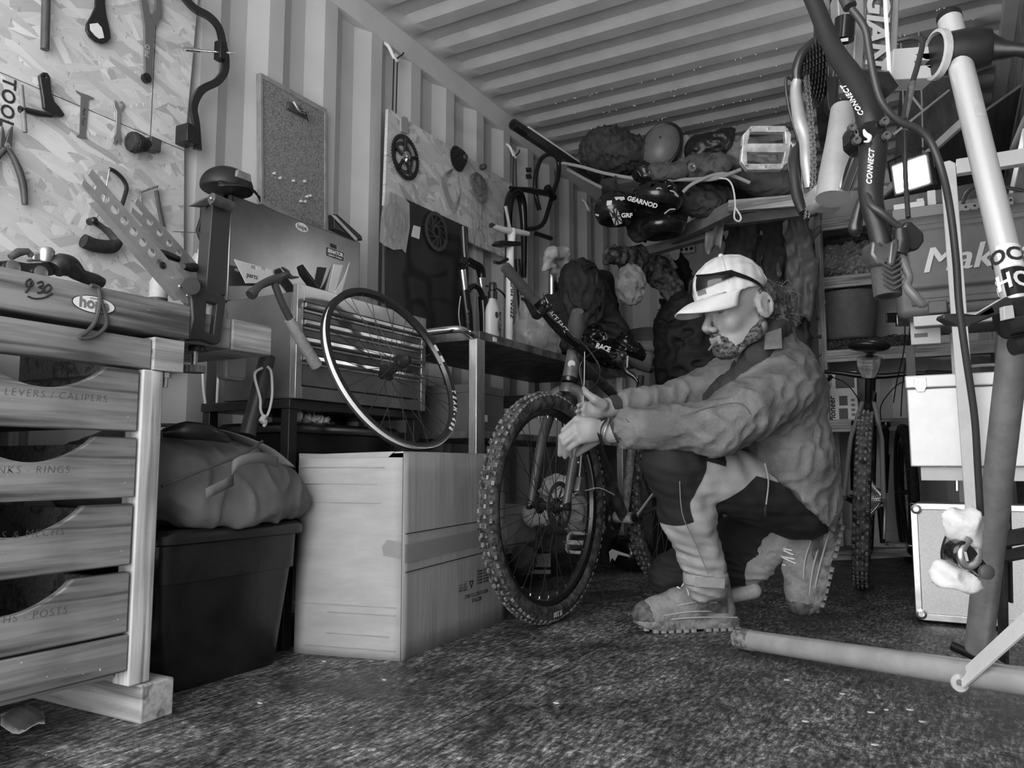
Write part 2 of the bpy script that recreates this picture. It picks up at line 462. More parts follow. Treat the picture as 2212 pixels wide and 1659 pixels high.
def floor_mat():
    mt, nt, bs = base('worn_floor', .5)
    n1 = node(nt, 'ShaderNodeTexNoise', Scale=2.2, Detail=7.0, Roughness=.65); nt.links.new(coords(nt), n1.inputs['Vector'])
    n2 = node(nt, 'ShaderNodeTexNoise', Scale=58.0, Detail=9.0, Roughness=.78); nt.links.new(coords(nt, (1.7, .42, 1), (0, 0, .22)), n2.inputs['Vector'])
    n3 = node(nt, 'ShaderNodeTexNoise', Scale=75.0, Detail=6.0, Roughness=.75); nt.links.new(coords(nt, (.6, 1.3, 1), (0, 0, .9)), n3.inputs['Vector'])
    n4 = node(nt, 'ShaderNodeTexNoise', Scale=150.0, Detail=2.0); nt.links.new(coords(nt, (1, .7, 1), (0, 0, 1)), n4.inputs['Vector'])
    a = ramp(nt, n2.outputs['Fac'], [(.37, .02), (.46, .06), (.54, .17), (.63, .44)])
    b = ramp(nt, n3.outputs['Fac'], [(.40, .4), (.60, 1.6)])
    c = mixc(nt, .85, a, b, 'MULTIPLY')
    n5 = node(nt, 'ShaderNodeTexNoise', Scale=11.0, Detail=6.0, Roughness=.7); nt.links.new(coords(nt, (1.4, .6, 1), (0, 0, .25)), n5.inputs['Vector'])
    c = mixc(nt, .75, c, ramp(nt, n5.outputs['Fac'], [(.38, .3), (.62, 1.6)]), 'MULTIPLY')
    d = mixc(nt, .8, c, ramp(nt, n1.outputs['Fac'], [(.38, .32), (.5, .9), (.64, 1.6)]), 'MULTIPLY')
    e = mixc(nt, ramp(nt, n4.outputs['Fac'], [(.73, 0), (.76, .8)]), d, .55)
    nt.links.new(e, bs.inputs['Base Color'])
    nt.links.new(ramp(nt, n1.outputs['Fac'], [(.35, .28), (.6, .62)]), bs.inputs['Roughness'])
    bumpn(nt, bs, n2.outputs['Fac'], .55, .006)
    return mt
floorm = floor_mat()
# ------------------------------------------------------------------ container shell
YN, YF, XR, ZC = -0.75, 5.5, 2.35, 2.385
b = B().box((-.04, YN, -.06), (XR + .04, YF + .04, -.02)); fl = struct(b.obj('floor', floorm, bevel=0, smooth=0))
k = 0
for x0, x1 in ((-.036, 1.135), (1.138, XR)):             # sheets of plywood with open joints
    for y0, y1 in ((YN, .86), (.863, 3.3), (3.303, YF + .03)):
        B().box((x0, y0, -.02), (x1, y1, 0)).obj('plywood_sheet', floorm, fl, smooth=0, org=(k * 7.3, k * 3.1, 0)); k += 1
def corrugated(name, p0, along, inward, L, phase, z0, z1, mt, per=.278, dep=.036):
    along = V(along); inward = V(inward); pts = []
    s = phase - per * 30
    while s < L + per:
        for ds, dd in ((0, 0), (.068, -dep), (.140, -dep), (.208, 0)): pts.append((s + ds, dd))
        s += per
    pts = [q for q in pts if 0 <= q[0] <= L]; pts = [(0, pts[0][1])] + pts + [(L, pts[-1][1])]
    vs = []; fs = []
    for s, d in pts:
        for z in (z0, z1): vs.append(V(p0) + along * s + inward * d + V((0, 0, z)))
    for i in range(len(pts) - 1): fs.append((2 * i, 2 * i + 2, 2 * i + 3, 2 * i + 1))
    n = len(vs)
    for s, d in pts:                                      # outer skin, so that the sheet has a thickness
        for z in (z0, z1): vs.append(V(p0) + along * s + inward * (-dep - .01) + V((0, 0, z)))
    for i in range(len(pts) - 1): fs.append((n + 2 * i, n + 2 * i + 1, n + 2 * i + 3, n + 2 * i + 2))
    return struct(B().add(vs, fs).obj(name, mt, smooth=20, fix=False))
corrugated('wall_left', (0, YN, 0), (0, 1, 0), (1, 0, 0), YF - YN, 2.787 - YN, 0, 2.39, wallm)
corrugated('wall_back', (-.04, YF, 0), (1, 0, 0), (0, -1, 0), XR + .08, .3, 0, 2.39, wallm)
wr = struct(B().box((XR + .012, YN, 0), (XR + .05, YF + .06, 2.42)).obj('wall_right', wallm, smooth=0))
for y0, y1 in ((-.7, 1.12), (1.124, 2.34), (2.344, 3.56), (3.564, 4.78), (4.784, 5.48)):
    B().box((XR, y0, .02), (XR + .012, y1, 2.36)).obj('plywood_panel', plym, wr, smooth=0)
# roof sheet: pressed ribs running across the container with rounded ends
def roof():
    per, y0 = .2235, 2.659
    ys = []; s = y0 - per * 20
    prof = [(0, 0), (.018, .35), (.04, 1), (.115, 1), (.137, .35), (.155, 0)]
    while s < YF:
        for dy, h in prof:
            if YN < s + dy < YF: ys.append((s + dy, h))
        s += per
    ys = [(YN, 0)] + ys + [(YF, 0)]
    xs = [-.03, .035, .05, .07, .10, .14, 1.2, 2.2, 2.26, 2.30, 2.32, 2.36]
    mk = [0, 0, .25, .7, .95, 1, 1, 1, .95, .6, 0, 0]
    vs = [V((x, y, ZC - .022 * 0 + .0 + .026 * h * m)) for y, h in ys for x, m in zip(xs, mk)]
    n = len(xs); fs = []
    for i in range(len(ys) - 1):
        for j in range(n - 1): fs.append((i * n + j, i * n + j + 1, (i + 1) * n + j + 1, (i + 1) * n + j))
    k = len(vs); vs += [v + V((0, 0, .05)) for v in vs]; fs += [tuple(a + k for a in f) for f in fs]
    return struct(B().add(vs, fs).obj('ceiling', ceilm, smooth=24, fix=False))
roof()
B().prism([(.004, YN, 2.30), (-.036, YN, 2.30), (-.036, YN, 2.40), (.03, YN, 2.40), (.03, YN, 2.372)], (0, YF - YN, 0)).obj('trim_1', railm, smooth=30)
struct(bpy.data.objects['trim_1'])
struct(B().box((XR - .05, YN, 2.33), (XR + .012, YF, 2.41)).obj('trim_2', railm, smooth=0))
struct(B().box((-.02, YF - .05, 2.31), (XR, YF + .01, 2.41)).obj('trim_3', railm, smooth=0))
struct(B().box((-.036, YN, 0), (.012, YF, .03)).obj('baseboard_left', railm, smooth=0))
struct(B().box((0, YF - .04, 0), (XR, YF, .1)).obj('baseboard_back', railm, smooth=0))

# condensation drops along the roof ribs
rr = random.Random(2); dm_ = B()
for i in range(260):
    k = rr.randrange(4, 12); y = 2.659 + .2235 * k + rr.choice((.0, .155)) + rr.uniform(-.008, .008); x = rr.uniform(.3, 2.2)
    dm_.ell((x, y, ZC - .001), (.0032, .0032, .0028), 6, 4)
dd_ = dm_.obj('water_drops', gm('water', .9, .05), bpy.data.objects['ceiling'], fix=False); dd_['kind'] = 'stuff'
# ------------------------------------------------------------------ workbench
wb = T('workbench', 'pine workbench with four scooped drawers along the left wall', 'workbench', (.35, .7, 0))
B().box((.50, .15, .775), (.60, 1.13, .848)).obj('front_board', woodY, wb, bevel=.003)
B().box((.26, .15, .786), (.497, 1.33, .862)).obj('rear_board', woodY, wb, bevel=.003)
B().box((.20, 1.333, .786), (.50, 1.46, .862)).obj('end_block', woodL, wb, bevel=.003)
B().box((.05, .15, .786), (.257, 1.05, .80)).obj('tool_tray', woodY, wb)
B().box((.565, .15, .70), (.598, 1.04, .762)).obj('apron', woodD, wb, bevel=.002)
B().box((.12, 1.042, .70), (.604, 1.115, .768)).obj('cross_rail', woodL, wb, bevel=.002)
B().box((.55, 1.022, .076), (.60, 1.070, .699)).obj('leg', woodZ, wb, bevel=.003)
B().box((.08, 1.022, .076), (.13, 1.070, .699)).obj('leg', woodZ, wb, bevel=.003)
B().box((.03, 1.045, 0), (.61, 1.12, .075)).obj('foot', woodX, wb, bevel=.004)
B().box((.572, .15, .106), (.598, 1.02, .176)).obj('bottom_rail', woodY, wb, bevel=.003)
B().box((.03, .15, .08), (.045, 1.02, .76)).obj('back_panel', woodD, wb)
B().box((.045, .15, .09), (.565, .165, .77)).obj('side_panel', woodD, wb)  # unseen panel, added to keep doorway daylight out of the drawer interior
B().box((.045, .15, .09), (.56, 1.018, .104)).obj('cabinet_floor', woodD, wb)
B().lathe([(.006, 0), (.006, .02), (.012, .02), (.012, .03), (0, .031)], (.585, 1.085, .668), (0, 0, 1), 8).obj('bolt', steel, wb)
spans = [(.572, .696, .826, 'LEVERS / CALIPERS', .852, .632), (.442, .560, .812, 'CRANKS - RINGS', .795, .497), (.310, .430, .795, 'CUTS & MECHS', .80, .385), (.180, .297, .782, 'LENGTHS - POSTS', .80, .243)]
for z0, z1, yc, txt, ty, tz in spans:
    pts = [(.15, z0), (1.016, z0), (1.016, z1)]
    n = 14; w, h = .118, .05
    for i in range(n + 1):
        a = i / n; x = yc + w * (1 - 2 * a)
        pts.append((x, z1 - h * (math.cos((1 - 2 * a) * math.pi / 2) ** .75)))
    pts.append((.15, z1))
    dr = B().prism([(.598, y, z) for y, z in pts], (-.018, 0, 0)).obj('drawer', woodY, wb, bevel=.003)
    B().box((.06, .15, z0 + .008), (.579, 1.0, z0 + .016)).obj('drawer_bottom', woodD, dr)
    B().box((.06, .99, z0 + .016), (.579, 1.004, z1 - .012)).obj('drawer_side', woodD, dr)
    B().text(txt, mtx((.5984, ty, tz), (0, 1, 0), (0, 0, 1)), .0195, .0002, shear=.1, bold=-.0006, sp=1.2).obj('lettering', gm('pencil', .07, .8), dr, smooth=0)
# marks on the front board
def curve_mark(px, v, r, parent, name='handwriting', mt=None):
    return B().tube(catmull(pl(px, 0, v), 4), r, 6).obj(name, mt or ink, parent)
for st in ([(66, 602), (57, 608), (57, 618), (70, 616), (68, 606), (62, 622), (55, 632)], [(80, 612), (90, 608), (92, 616), (84, 620), (92, 624), (88, 632), (80, 632)], [(104, 614), (95, 622), (97, 632), (106, 628), (110, 620), (104, 614)], [(60, 640), (75, 645), (95, 643), (113, 634)]):
    curve_mark(st, .6012, .0016, wb)
oc = ux(203, 658, .6008)
B().prism([oc + V((0, .044 * math.cos(a), .017 * math.sin(a))) for a in [i * math.pi / 16 for i in range(32)]], (.0006, 0, 0)).obj('sticker_rim', ink, wb, smooth=0)
st = B().prism([oc + V((.0003, .042 * math.cos(a), .0155 * math.sin(a))) for a in [i * math.pi / 16 for i in range(32)]], (.0006, 0, 0)).obj('sticker', white, wb, smooth=0)
B().text('hope', mtx(oc + V((.0012, 0, .001)), (0, 1, 0), (0, 0, 1)), .03, .0003, bold=.0012).obj('lettering', mgrey, st, smooth=0)
B().text('WWW.', mtx(oc + V((.0012, 0, .011)), (0, 1, 0), (0, 0, 1)), .006, .0003).obj('lettering', mgrey, st, smooth=0)
# offcuts under the bench
B().grid(lambda u, v: uz(0 + 95 * u, 1545 + 45 * v) + V((0, 0, .004 + .02 * math.sin(3 * u + 2 * v) ** 2)), 8, 6).obj('x', lgrey)
tag(bpy.data.objects['x'], 'crumpled scrap of brown paper on the floor under the workbench', 'paper'); bpy.data.objects['x'].name = 'paper_scrap'
sd = bpy.data.objects['paper_scrap'].modifiers.new('solid', 'SOLIDIFY'); sd.thickness = .001
# ------------------------------------------------------------------ strand board with tools
ob = B().box((.002, .2, 1.40), (.018, 1.575, 2.30)).box((.002, .2, .80), (.018, 1.562, 1.397), mtx((0, 0, 0), (1, 0, 0), (0, 1, 0)))
ob = None
PB = T('tool_board', 'large strand board behind the workbench with hand tools hanging on it', 'board', (.01, .9, .80))
# joint line of the two sheets runs from (0,155) to (398,325) in the photo: the upper sheet sits on a slanted joint
ja, jb = ux(-60, 130, .02), ux(398, 325, .02)
B().prism([(.002, ja.y, ja.z + .001), (.002, jb.y, jb.z + .001), (.002, 1.585, 2.30), (.002, ja.y, 2.30)], (.018, 0, 0)).obj('upper_sheet', osb, PB, smooth=0)
B().prism([(.002, ja.y, .80), (.002, 1.572, .80), (.002, jb.y, jb.z - .002), (.002, ja.y, ja.z - .002)], (.018, 0, 0)).obj('lower_sheet', osb, PB, smooth=0)
a, c = ux(329, 0, .0206), ux(325, 295, .0206)
B().box((.02, c.y - .0008, c.z), (.0206, c.y + .0008, a.z + .15)).obj('joint', ink, PB, smooth=0)
B().text('TOOL', mtx(ux(16, 222, .0206), (0, 0, -1), (0, 1, 0)), .045, .0003, bold=.001, sp=1.1).obj('lettering', gm('stencil', .03, .8, var=.6, sc=120), PB, smooth=0)
def rod_on_wall(px, x, r): return B().tube(pl(px, 0, x), r, 12)
def hung(name, label, cat, loc): return T(name, label, cat, loc, 'tools hung on the strand board')
w = rod_on_wall([(101, -60), (97, 107)], .04, .0105)
tag(w.obj('steel_rod', dgrey), 'plain dark round bar hanging at the top of the strand board', 'tool', 'tools hung on the strand board')
# ring ended tool
o = hung('lockring_tool', 'black ring-ended spanner with a pale worn ring face', 'tool', ux(210, 60, .03))
B().prism(pl([(203, -40), (203, 15), (194, 35), (184, 52), (183, 66), (190, 80), (204, 92), (218, 96), (229, 93), (236, 84), (234, 65), (227, 35), (224, 10), (224, -40)], 0, .03), (.008, 0, 0)).obj('handle', black, o, bevel=.002)
B().prism(pl([(194, 52), (210, 50), (219, 60), (222, 72), (224, 82), (214, 84), (205, 77), (195, 65)], 0, .0385), (.002, 0, 0)).obj('worn_ring', white, o)
# chain whip style tool
o = hung('pad_wrench', 'long grey flat tool with open upper frame and dark roller tip', 'tool', ux(315, 100, .03))
B().prism(pl([(296, -30), (309, 58), (310, 165), (315, 176), (324, 170), (329, 66), (346, 32), (345, -30)], 0, .026), (.008, 0, 0), [pl([(309, -20), (322, 40), (333, 20), (333, -20)], 0, .026)]).obj('blade', gm('tool_grey', .13, .4), o, bevel=.001)
B().lathe([(.0, 0), (.014, 0), (.014, .012), (.005, .013), (.005, .016), (0, .016)], ux(313, 170, .022), (1, 0, 0), 18).obj('roller', black, o)
B().text('PRO', mtx(ux(319, 110, .0345), (0, 0, 1), (0, -1, 0)), .02, .0003).obj('lettering', lgrey, o, smooth=0)
# crank puller T bar
o = hung('crank_puller', 'black crank removing tool with a grey sliding cross bar', 'tool', ux(80, 230, .03))
B().prism(pl([(80, 165), (88, 158), (97, 159), (103, 168), (107, 205), (113, 222), (125, 235), (135, 250), (130, 255), (110, 250), (90, 235), (88, 215)], 0, .024), (.012, 0, 0), [circ(ux(91, 169, .024), .004, (0, 1, 0), (0, 0, 1), 10)]).obj('lever', blackm, o, bevel=.002)
B().tube(pl([(45, 184), (54, 286)], 0, .046), .006, 10).obj('cross_bar', mgrey, o)
B().tube(pl([(42, 236), (55, 238), (80, 245), (112, 250)], 0, .044), [.009, .008, .009, .006], 10).obj('spindle', blackm, o)
# thickness gauge
o = hung('chain_gauge', 'grey chain wear gauge with hooked ends on the strand board', 'gauge', ux(180, 250, .03))
B().prism(pl([(163, 195), (172, 200), (190, 206), (203, 212), (199, 214), (191, 215), (184, 293), (188, 300), (165, 296), (166, 292), (171, 291), (174, 207), (164, 199)], 0, .022), (.002, 0, 0), [pl([(181, 213), (185, 214), (183, 226), (181, 226)], 0, .022)]).obj('plate', gm('brushed', .35, .35, m=.8), o)
B().text('Park Tool', mtx(ux(181, 252, .0243), (0, 0, -1), (0, 1, 0)), .012, .0002).obj('lettering', ink, o, smooth=0)
o = hung('cone_spanner', 'pale grey double-ended spanner in the middle of the strand board', 'spanner', ux(252, 260, .03))
B().prism(pl([(244, 218), (248, 217), (253, 226), (257, 238), (262, 226), (257, 220), (262, 219), (267, 226), (264, 237), (259, 243), (257, 290), (260, 298), (258, 312), (252, 303), (248, 313), (242, 308), (243, 298), (248, 288), (250, 242), (245, 232)], 0, .022), (.005, 0, 0)).obj('body', gm('spanner_steel', .4, .35, m=.7), o, bevel=.0008)
o = hung('wall_brush', 'short black bristle brush with a square dark wooden stock', 'brush', ux(305, 310, .03))
s = S((.02, ux(270, 310, .03).y, ux(300, 345, .03).z), (.1, ux(340, 310, .03).y, ux(300, 275, .03).z), .004)
c0, c1 = ux(292, 308, .05), ux(312, 312, .05)
s.cap(c0, c1, .03, .02, 0).fold(lambda P: .003 * np.sin(P[1] * 900 + 4 * np.sin(P[2] * 300)) * np.sin(P[2] * 1100))
s.obj('bristles', rubber, o)
B().prism(pl([(313, 297), (336, 307), (333, 334), (309, 327)], 0, .035), (.03, 0, 0)).obj('stock', dgrey, o, bevel=.003)
# pliers
o = hung('long_nose_pliers', 'open long-nose pliers with curved dark grey handles at the board edge', 'pliers', ux(20, 350, .03))
B().prism(pl([(-6, 330), (2, 270), (6, 285), (10, 312), (16, 318), (8, 335), (-6, 342)], 0, .026), (.008, 0, 0)).prism(pl([(8, 312), (18, 280), (25, 272), (24, 295), (22, 318), (14, 326)], 0, .030), (.008, 0, 0)).obj('jaw', gm('plier_steel', .12, .35, m=.6), o, bevel=.001)
B().tube(catmull(pl([(14, 318), (26, 335), (40, 365), (50, 400), (54, 442)], 0, .036), 5), [.006, .007, .009, .009, .007], 10).obj('handle', dgrey, o)
B().tube(catmull(pl([(10, 322), (-5, 340), (-22, 370), (-30, 410)], 0, .034), 5), [.006, .007, .009, .008], 10).obj('handle', dgrey, o)
B().lathe([(.007, 0), (.007, .004), (.003, .005), (0, .005)], ux(15, 315, .039), (1, 0, 0), 14).obj('pivot', alu, o)
# derailleur hanger gauge: bent black bar
o = T('hanger_gauge', 'bent black alignment gauge bar with silver pin hung beside the strand board', 'gauge', ux(430, 320, .05), None)
pts = pl([(375, -40), (395, -5), (418, 20), (450, 38), (470, 62), (478, 95), (484, 125), (482, 155), (465, 178), (437, 192), (422, 210), (415, 235), (420, 270), (424, 325)], 0, .05)
n = len(pts); cm = catmull(pts, 5)
lf, rg = [], []
for i, p in enumerate(cm):
    d = (cm[min(i + 1, len(cm) - 1)] - cm[max(i - 1, 0)]).normalized(); nrm = V((1, 0, 0)).cross(d)
    lf.append(p + nrm * .0115); rg.append(p - nrm * .0115)
B().prism(lf + rg[::-1], (.012, 0, 0)).obj('bar', blackm, o, bevel=.0015)
B().tube(pl([(398, 106), (430, 109)], 0, .07), .0075, 12).tube(pl([(430, 109), (506, 115)], 0, .07), .004, 10).obj('pin', chrome, o)
B().box((.046, 0, 0), (.082, 1, 1)).obj('tmp', black) ; bpy.data.objects.remove(bpy.data.objects['tmp'])
q0, q1 = ux(461, 129, .05), ux(476, 97, .05)
B().box((.05, q0.y, q0.z), (.082, q1.y, q1.z)).obj('pin_clamp', black, o, bevel=.002)
for p in ((477, 103), (478, 116)): B().lathe([(.004, 0), (.004, .003), (0, .004)], ux(*p, .064), (1, 0, 0), 10).obj('screw', alu, o)
q0, q1 = ux(392, 307, .05), ux(418, 278, .05)
B().box((.02, q0.y, q0.z), (.075, q1.y, q1.z)).obj('stop_block', black, o, bevel=.002)
# coping saw, frame hook and pipe cutter handle
o = hung('junior_hacksaw', 'small black bow-framed hacksaw with a thick foam handle', 'saw', ux(230, 500, .03))
B().tube(catmull(pl([(237, 365), (250, 372), (266, 388), (273, 405), (269, 425), (258, 458)], 0, .04), 5), .006, 8).obj('bow', blackm, o)
B().tube(pl([(237, 365), (229, 410), (224, 440), (208, 472)], 0, .04), .0022, 6).obj('blade', steel, o)
B().tube(catmull(pl([(205, 480), (222, 492), (240, 505), (250, 518)], 0, .045), 4), [.009, .008, .012, .015], 10).obj('neck', dgrey, o)
B().tube(catmull(pl([(180, 520), (205, 530), (240, 533), (252, 522), (252, 510)], 0, .045), 6), [.019, .0185, .0185, .016, .013], 14).obj('grip', rubber, o)
B().lathe([(.010, -.012), (.010, .012), (.006, .016), (0, .016)], ux(199, 478, .05), (1, 0, 0), 12).obj('knob', black, o)
o = hung('rectangular_bow', 'plain bare-metal rectangular bow frame leaning on the strand board', 'tool', ux(330, 500, .03))
B().tube(pl([(305, 440), (303, 415), (341, 402), (346, 440), (357, 495)], 0, .035), .004, 8).obj('frame', steel, o)
B().tube(pl([(338, 412), (343, 445), (352, 490)], 0, .04), .0065, 8).obj('sleeve', dgrey, o)
# ------------------------------------------------------------------ things on the bench
# wheel truing stand
ts = T('truing_stand', 'black wheel truing stand with two drilled silver arms on the bench end', 'truing stand', (.46, 1.27, .86))
def arm(a, b, x, w, holes, flip):
    A, Bp = ux(*a, x), ux(*b, x); d = (Bp - A).normalized(); n = V((1, 0, 0)).cross(d); L = (Bp - A).length
    out = [A + n * w * .5 + d * .01, A - n * w * .1 + d * .0, A - n * .005 + d * .035, A + n * .004 + d * .05, A + d * .03 - n * .012, A + d * .0 - n * w * .45, A + d * .04 - n * w * .5]
    out = [A + n * w * .5, A + n * w * .12 + d * .004, A + n * w * .08 + d * .03, A - n * w * .12 + d * .034, A - n * w * .2 + d * .004, A - n * w * .5 + d * .01, A - n * w * .5 + d * (L - .012), A - n * w * .32 + d * L, A + n * w * .32 + d * L, A + n * w * .5 + d * (L - .012)]
    hs = [circ(A + d * (L * t), r, d, n, 16) for t, r in holes]
    bb = B().prism(out, (.003, 0, 0), hs)
    for sgn in (1, -1):                                     # folded flanges of the channel
        p0 = A + n * w * .5 * sgn + d * .05; p1 = A + n * w * .5 * sgn + d * (L - .02)
        bb.prism([p0, p1, p1 - n * .002 * sgn, p0 - n * .002 * sgn], (-.022, 0, 0))
    return bb, A, d, L
hl = [(.17 + .085 * i, .0095) for i in range(7)] + [(.80, .004)]
bb, A, d, L = arm((182, 378), (412, 648), .50, .045, hl, 1)
am = bb.obj('arm', gm('arm_grey', .42, .35, m=.55, var=.1), ts, smooth=30)
B().lathe([(.008, 0), (.008, .003), (.004, .004)], A + d * (L * .70) + V((.003, 0, 0)), (1, 0, 0), 16).obj('washer', black, am)
for t in (.88, .96): B().lathe([(.005, 0), (.004, .004), (0, .005)], A + d * (L * t) + V((.003, 0, 0)), (1, 0, 0), 12).obj('rivet', alu, am)
bb, A2, d2, L2 = arm((285, 440), (455, 625), .38, .04, [(.2 + .12 * i, .0085) for i in range(5)], 1)
bb.obj('arm', MATS['arm_grey'], ts, smooth=30)
c = ux(478, 520, .44); z0, z1 = .9, 1.165
B().prism([ux(460, 440, .46), ux(500, 452, .46), ux(487, 640, .46), ux(445, 632, .46)], (-.04, 0, 0)).obj('column', gm('column_grey', .035, .4), ts, bevel=.003)
B().tube([ux(457, 428, .475), ux(500, 447, .475)], .014, 12).obj('column_head', dgrey, ts)
B().lathe([(.005, 0), (.004, .004), (0, .005)], ux(457, 429, .49), (1, 0, 0), 12).obj('rivet', alu, ts)
B().prism(pl([(458, 437), (445, 446), (417, 443), (452, 425)], 0, .45), (-.02, 0, 0)).obj('pointer', dgrey, ts, bevel=.001)
B().tube([ux(373, 500, .45), ux(455, 504, .45)], .0012, 6).obj('feeler_wire', steel, ts)
cb = B()
for x0 in (.515, .435):
    cb.prism(pl([(412, 612), (480, 635), (489, 650), (478, 738), (468, 745), (440, 735), (408, 735), (417, 690)], 0, x0), (-.02, 0, 0), [pl([(448, 652), (470, 656), (462, 722), (443, 716)], 0, x0)])
cb.obj('clamp_body', gm('clamp_grey', .03, .42), ts, bevel=.004)
B().tube([ux(413, 618, .53), ux(413, 618, .36)], .02, 14).obj('pivot_barrel', black, ts)
B().tube([ux(422, 745, .475), ux(419, 790, .475)], .0075, 10).obj('clamp_screw', steel, ts)
B().lathe([(.018, 0), (.018, .02), (.012, .028)], ux(424, 760, .475), (0, 0, 1), 14).obj('screw_collar', black, ts)
kn = B(); kc = ux(418, 805, .475)
kn.add([kc + V((math.cos(a) * r, math.sin(a) * r, z)) for z in (0, .016) for a, r in [(i * math.pi / 16, .027 if i % 2 else .0245) for i in range(32)]], [tuple(range(32))[::-1], tuple(range(32, 64))] + [(i, (i + 1) % 32, 32 + (i + 1) % 32, 32 + i) for i in range(32)])
kn.obj('adjuster_knob', mgrey, ts)
for a, b, r in (((330, 540), (385, 560), .010), ((395, 575), (432, 580), .012)):
    B().tube([ux(*a, .44), ux((a[0] + b[0]) / 2, (a[1] + b[1]) / 2, .42), ux(*b, .41)], [r * .6, r, r * .8], 10).obj('caliper_tip', black, ts)
# derailleur on the bench
o = T('rear_derailleur', 'greasy rear derailleur lying on the front of the workbench', 'derailleur', ux(70, 590, .55))
B().prism(pl([(-10, 565), (20, 562), (60, 568), (105, 566), (118, 580), (118, 594), (95, 596), (60, 588), (20, 583), (-10, 578)], 0, .57), (-.02, 0, 0)).obj('cage', blackm, o, bevel=.002)
B().lathe([(.013, 0), (.014, .004), (.014, .022), (.009, .028), (0, .028)], ux(98, 566, .56), (.1, 0, 1), 16).obj('knuckle', gm('alloy', .45, .35, m=.9), o)
B().prism(pl([(70, 545), (105, 540), (112, 552), (108, 563), (72, 563)], 0, .565), (-.025, 0, 0)).obj('linkage', gm('alloy', .45), o, bevel=.004)
B().tube(pl([(22, 556), (40, 545), (60, 543), (68, 552)], 0, .56), [.006, .008, .006, .006], 10).obj('clamp_arm', dgrey, o)
for p in ((25, 578), (85, 590)): B().lathe([(.012, 0), (.013, .003), (.013, .006), (.004, .008)], ux(*p, .571), (1, 0, 0), 16).obj('jockey_wheel', steel, o)
for p in ((-2, 525), (3, 540)): pass
# strapped tool handle with cord loop
o = T('strap_handle', 'black moulded handle with cord loop draped over the bench edge', 'tool', ux(200, 610, .55))
B().tube(catmull(pl([(118, 582), (135, 572), (152, 577), (175, 595), (205, 605), (222, 612)], 0, .57), 5), [.016, .022, .02, .013, .013, .010], 12).obj('handle', black, o)
B().prism(pl([(118, 566), (132, 556), (136, 562), (132, 575), (120, 578)], 0, .575), (-.015, 0, 0)).obj('trigger', dgrey, o, bevel=.002)
B().tube(catmull(pl([(196, 617), (212, 622), (216, 650), (208, 690), (190, 715), (172, 727), (182, 731), (205, 726), (228, 705), (228, 680), (219, 655), (212, 618)], 0, .6065), 5), .0042, 8).obj('cord', dgrey, o)
# bottles and cans behind the bench
o = T('sealant_can', 'tall printed aerosol can standing behind the truing stand', 'can', (.27, 1.42, .862))
cc = V((.27, 1.42, .862)); 
B().lathe([(.024, 0), (.025, .004), (.025, .2), (.02, .212), (.012, .216), (.012, .225), (0, .225)], cc, (0, 0, 1), 20).obj('can', gm('can_print', .5, .35, m=.3), o)
B().text('FLUID', mtx(cc + V((.0245, -.006, .13)), (0, 0, 1), (0, -1, 0)), .03, .0006, bold=.001).obj('lettering', ink, o, smooth=0)
for z in (.03, .05, .06, .075): B().lathe([(.0253, 0), (.0253, .004)], cc + V((0, 0, z)), (0, 0, 1), 20, cap=False).obj('printed_band', dgrey, o)
o = T('lube_bottle', 'small white bottle with a dark printed band beside the truing arm', 'bottle', (.30, 1.27, .862))
cc = V((.3, 1.27, .862))
B().lathe([(.02, 0), (.022, .004), (.022, .10), (.014, .118), (.008, .122), (.008, .14)], cc, (0, 0, 1), 18).obj('body', lgrey, o)
B().lathe([(.011, 0), (.011, .02), (.005, .03)], cc + V((0, 0, .132)), (0, 0, 1), 14).obj('cap', black, o)
B().lathe([(.0224, 0), (.0224, .03)], cc + V((0, 0, .03)), (0, 0, 1), 18, cap=False).obj('band', dgrey, o)
# tape measure on the end block
o = T('tape_measure', 'pale rounded tape measure standing on the bench end block', 'tape measure', (.33, 1.42, .862))
s = S((.27, 1.37, .855), (.38, 1.48, .94), .003); s.box((.325, 1.425, .895), (.02, .034, .03), rd=.014, k=0).obj('case', gm('tape_case', .3, .45), o)
B().prism([(.345, 1.395, .866), (.345, 1.455, .866), (.345, 1.452, .876), (.345, 1.398, .876)], (.006, 0, 0)).obj('mouth', dgrey, o)
# ------------------------------------------------------------------ tool chest on its stand
chg = gm('chest_grey', .13, .32, var=.15, sc=5, m=.2, coat=.2)
chs = gm('chest_silver', .48, .28, m=.75, var=.15, sc=9)
lidm = gm('lid_sheen', .17, .28, m=.8, var=.15, sc=4)
tc = T('tool_chest', 'grey steel tool chest with raised lid and chrome-trimmed drawers', 'tool chest', (.27, 1.94, .69))
B().box((.13, 1.63, .693), (.40, 2.26, 1.00)).obj('body', chg, tc, bevel=.004)
B().box((.40, 1.63, .693), (.42, 1.655, 1.022)).box((.40, 2.235, .693), (.42, 2.26, 1.022)).box((.40, 1.655, .975), (.42, 2.235, 1.022)).obj('front_frame', chs, tc, bevel=.002)
B().box((.40, 1.655, .693), (.42, 2.235, .728)).obj('bottom_frame', chg, tc, bevel=.002)
zs = [.972, .922, .871, .820, .730]
for i in range(4):
    d = B().box((.398, 1.657, zs[i + 1] + .003), (.415, 2.233, zs[i])).obj('drawer', chg if i % 2 else lidm, tc, bevel=.002)
    zt = zs[i] if i < 3 else zs[i]
    B().prism([(.415, 1.657, zt - .001), (.428, 1.657, zt - .002), (.430, 1.657, zt - .012), (.422, 1.657, zt - .016), (.415, 1.657, zt - .014)], (0, .576, 0)).obj('pull_trim', chs, d, smooth=30)
    B().prism([(.415, 1.657, zt - .021), (.421, 1.657, zt - .022), (.421, 1.657, zt - .027), (.415, 1.657, zt - .028)], (0, .576, 0)).obj('lower_trim', chs, d, smooth=30)
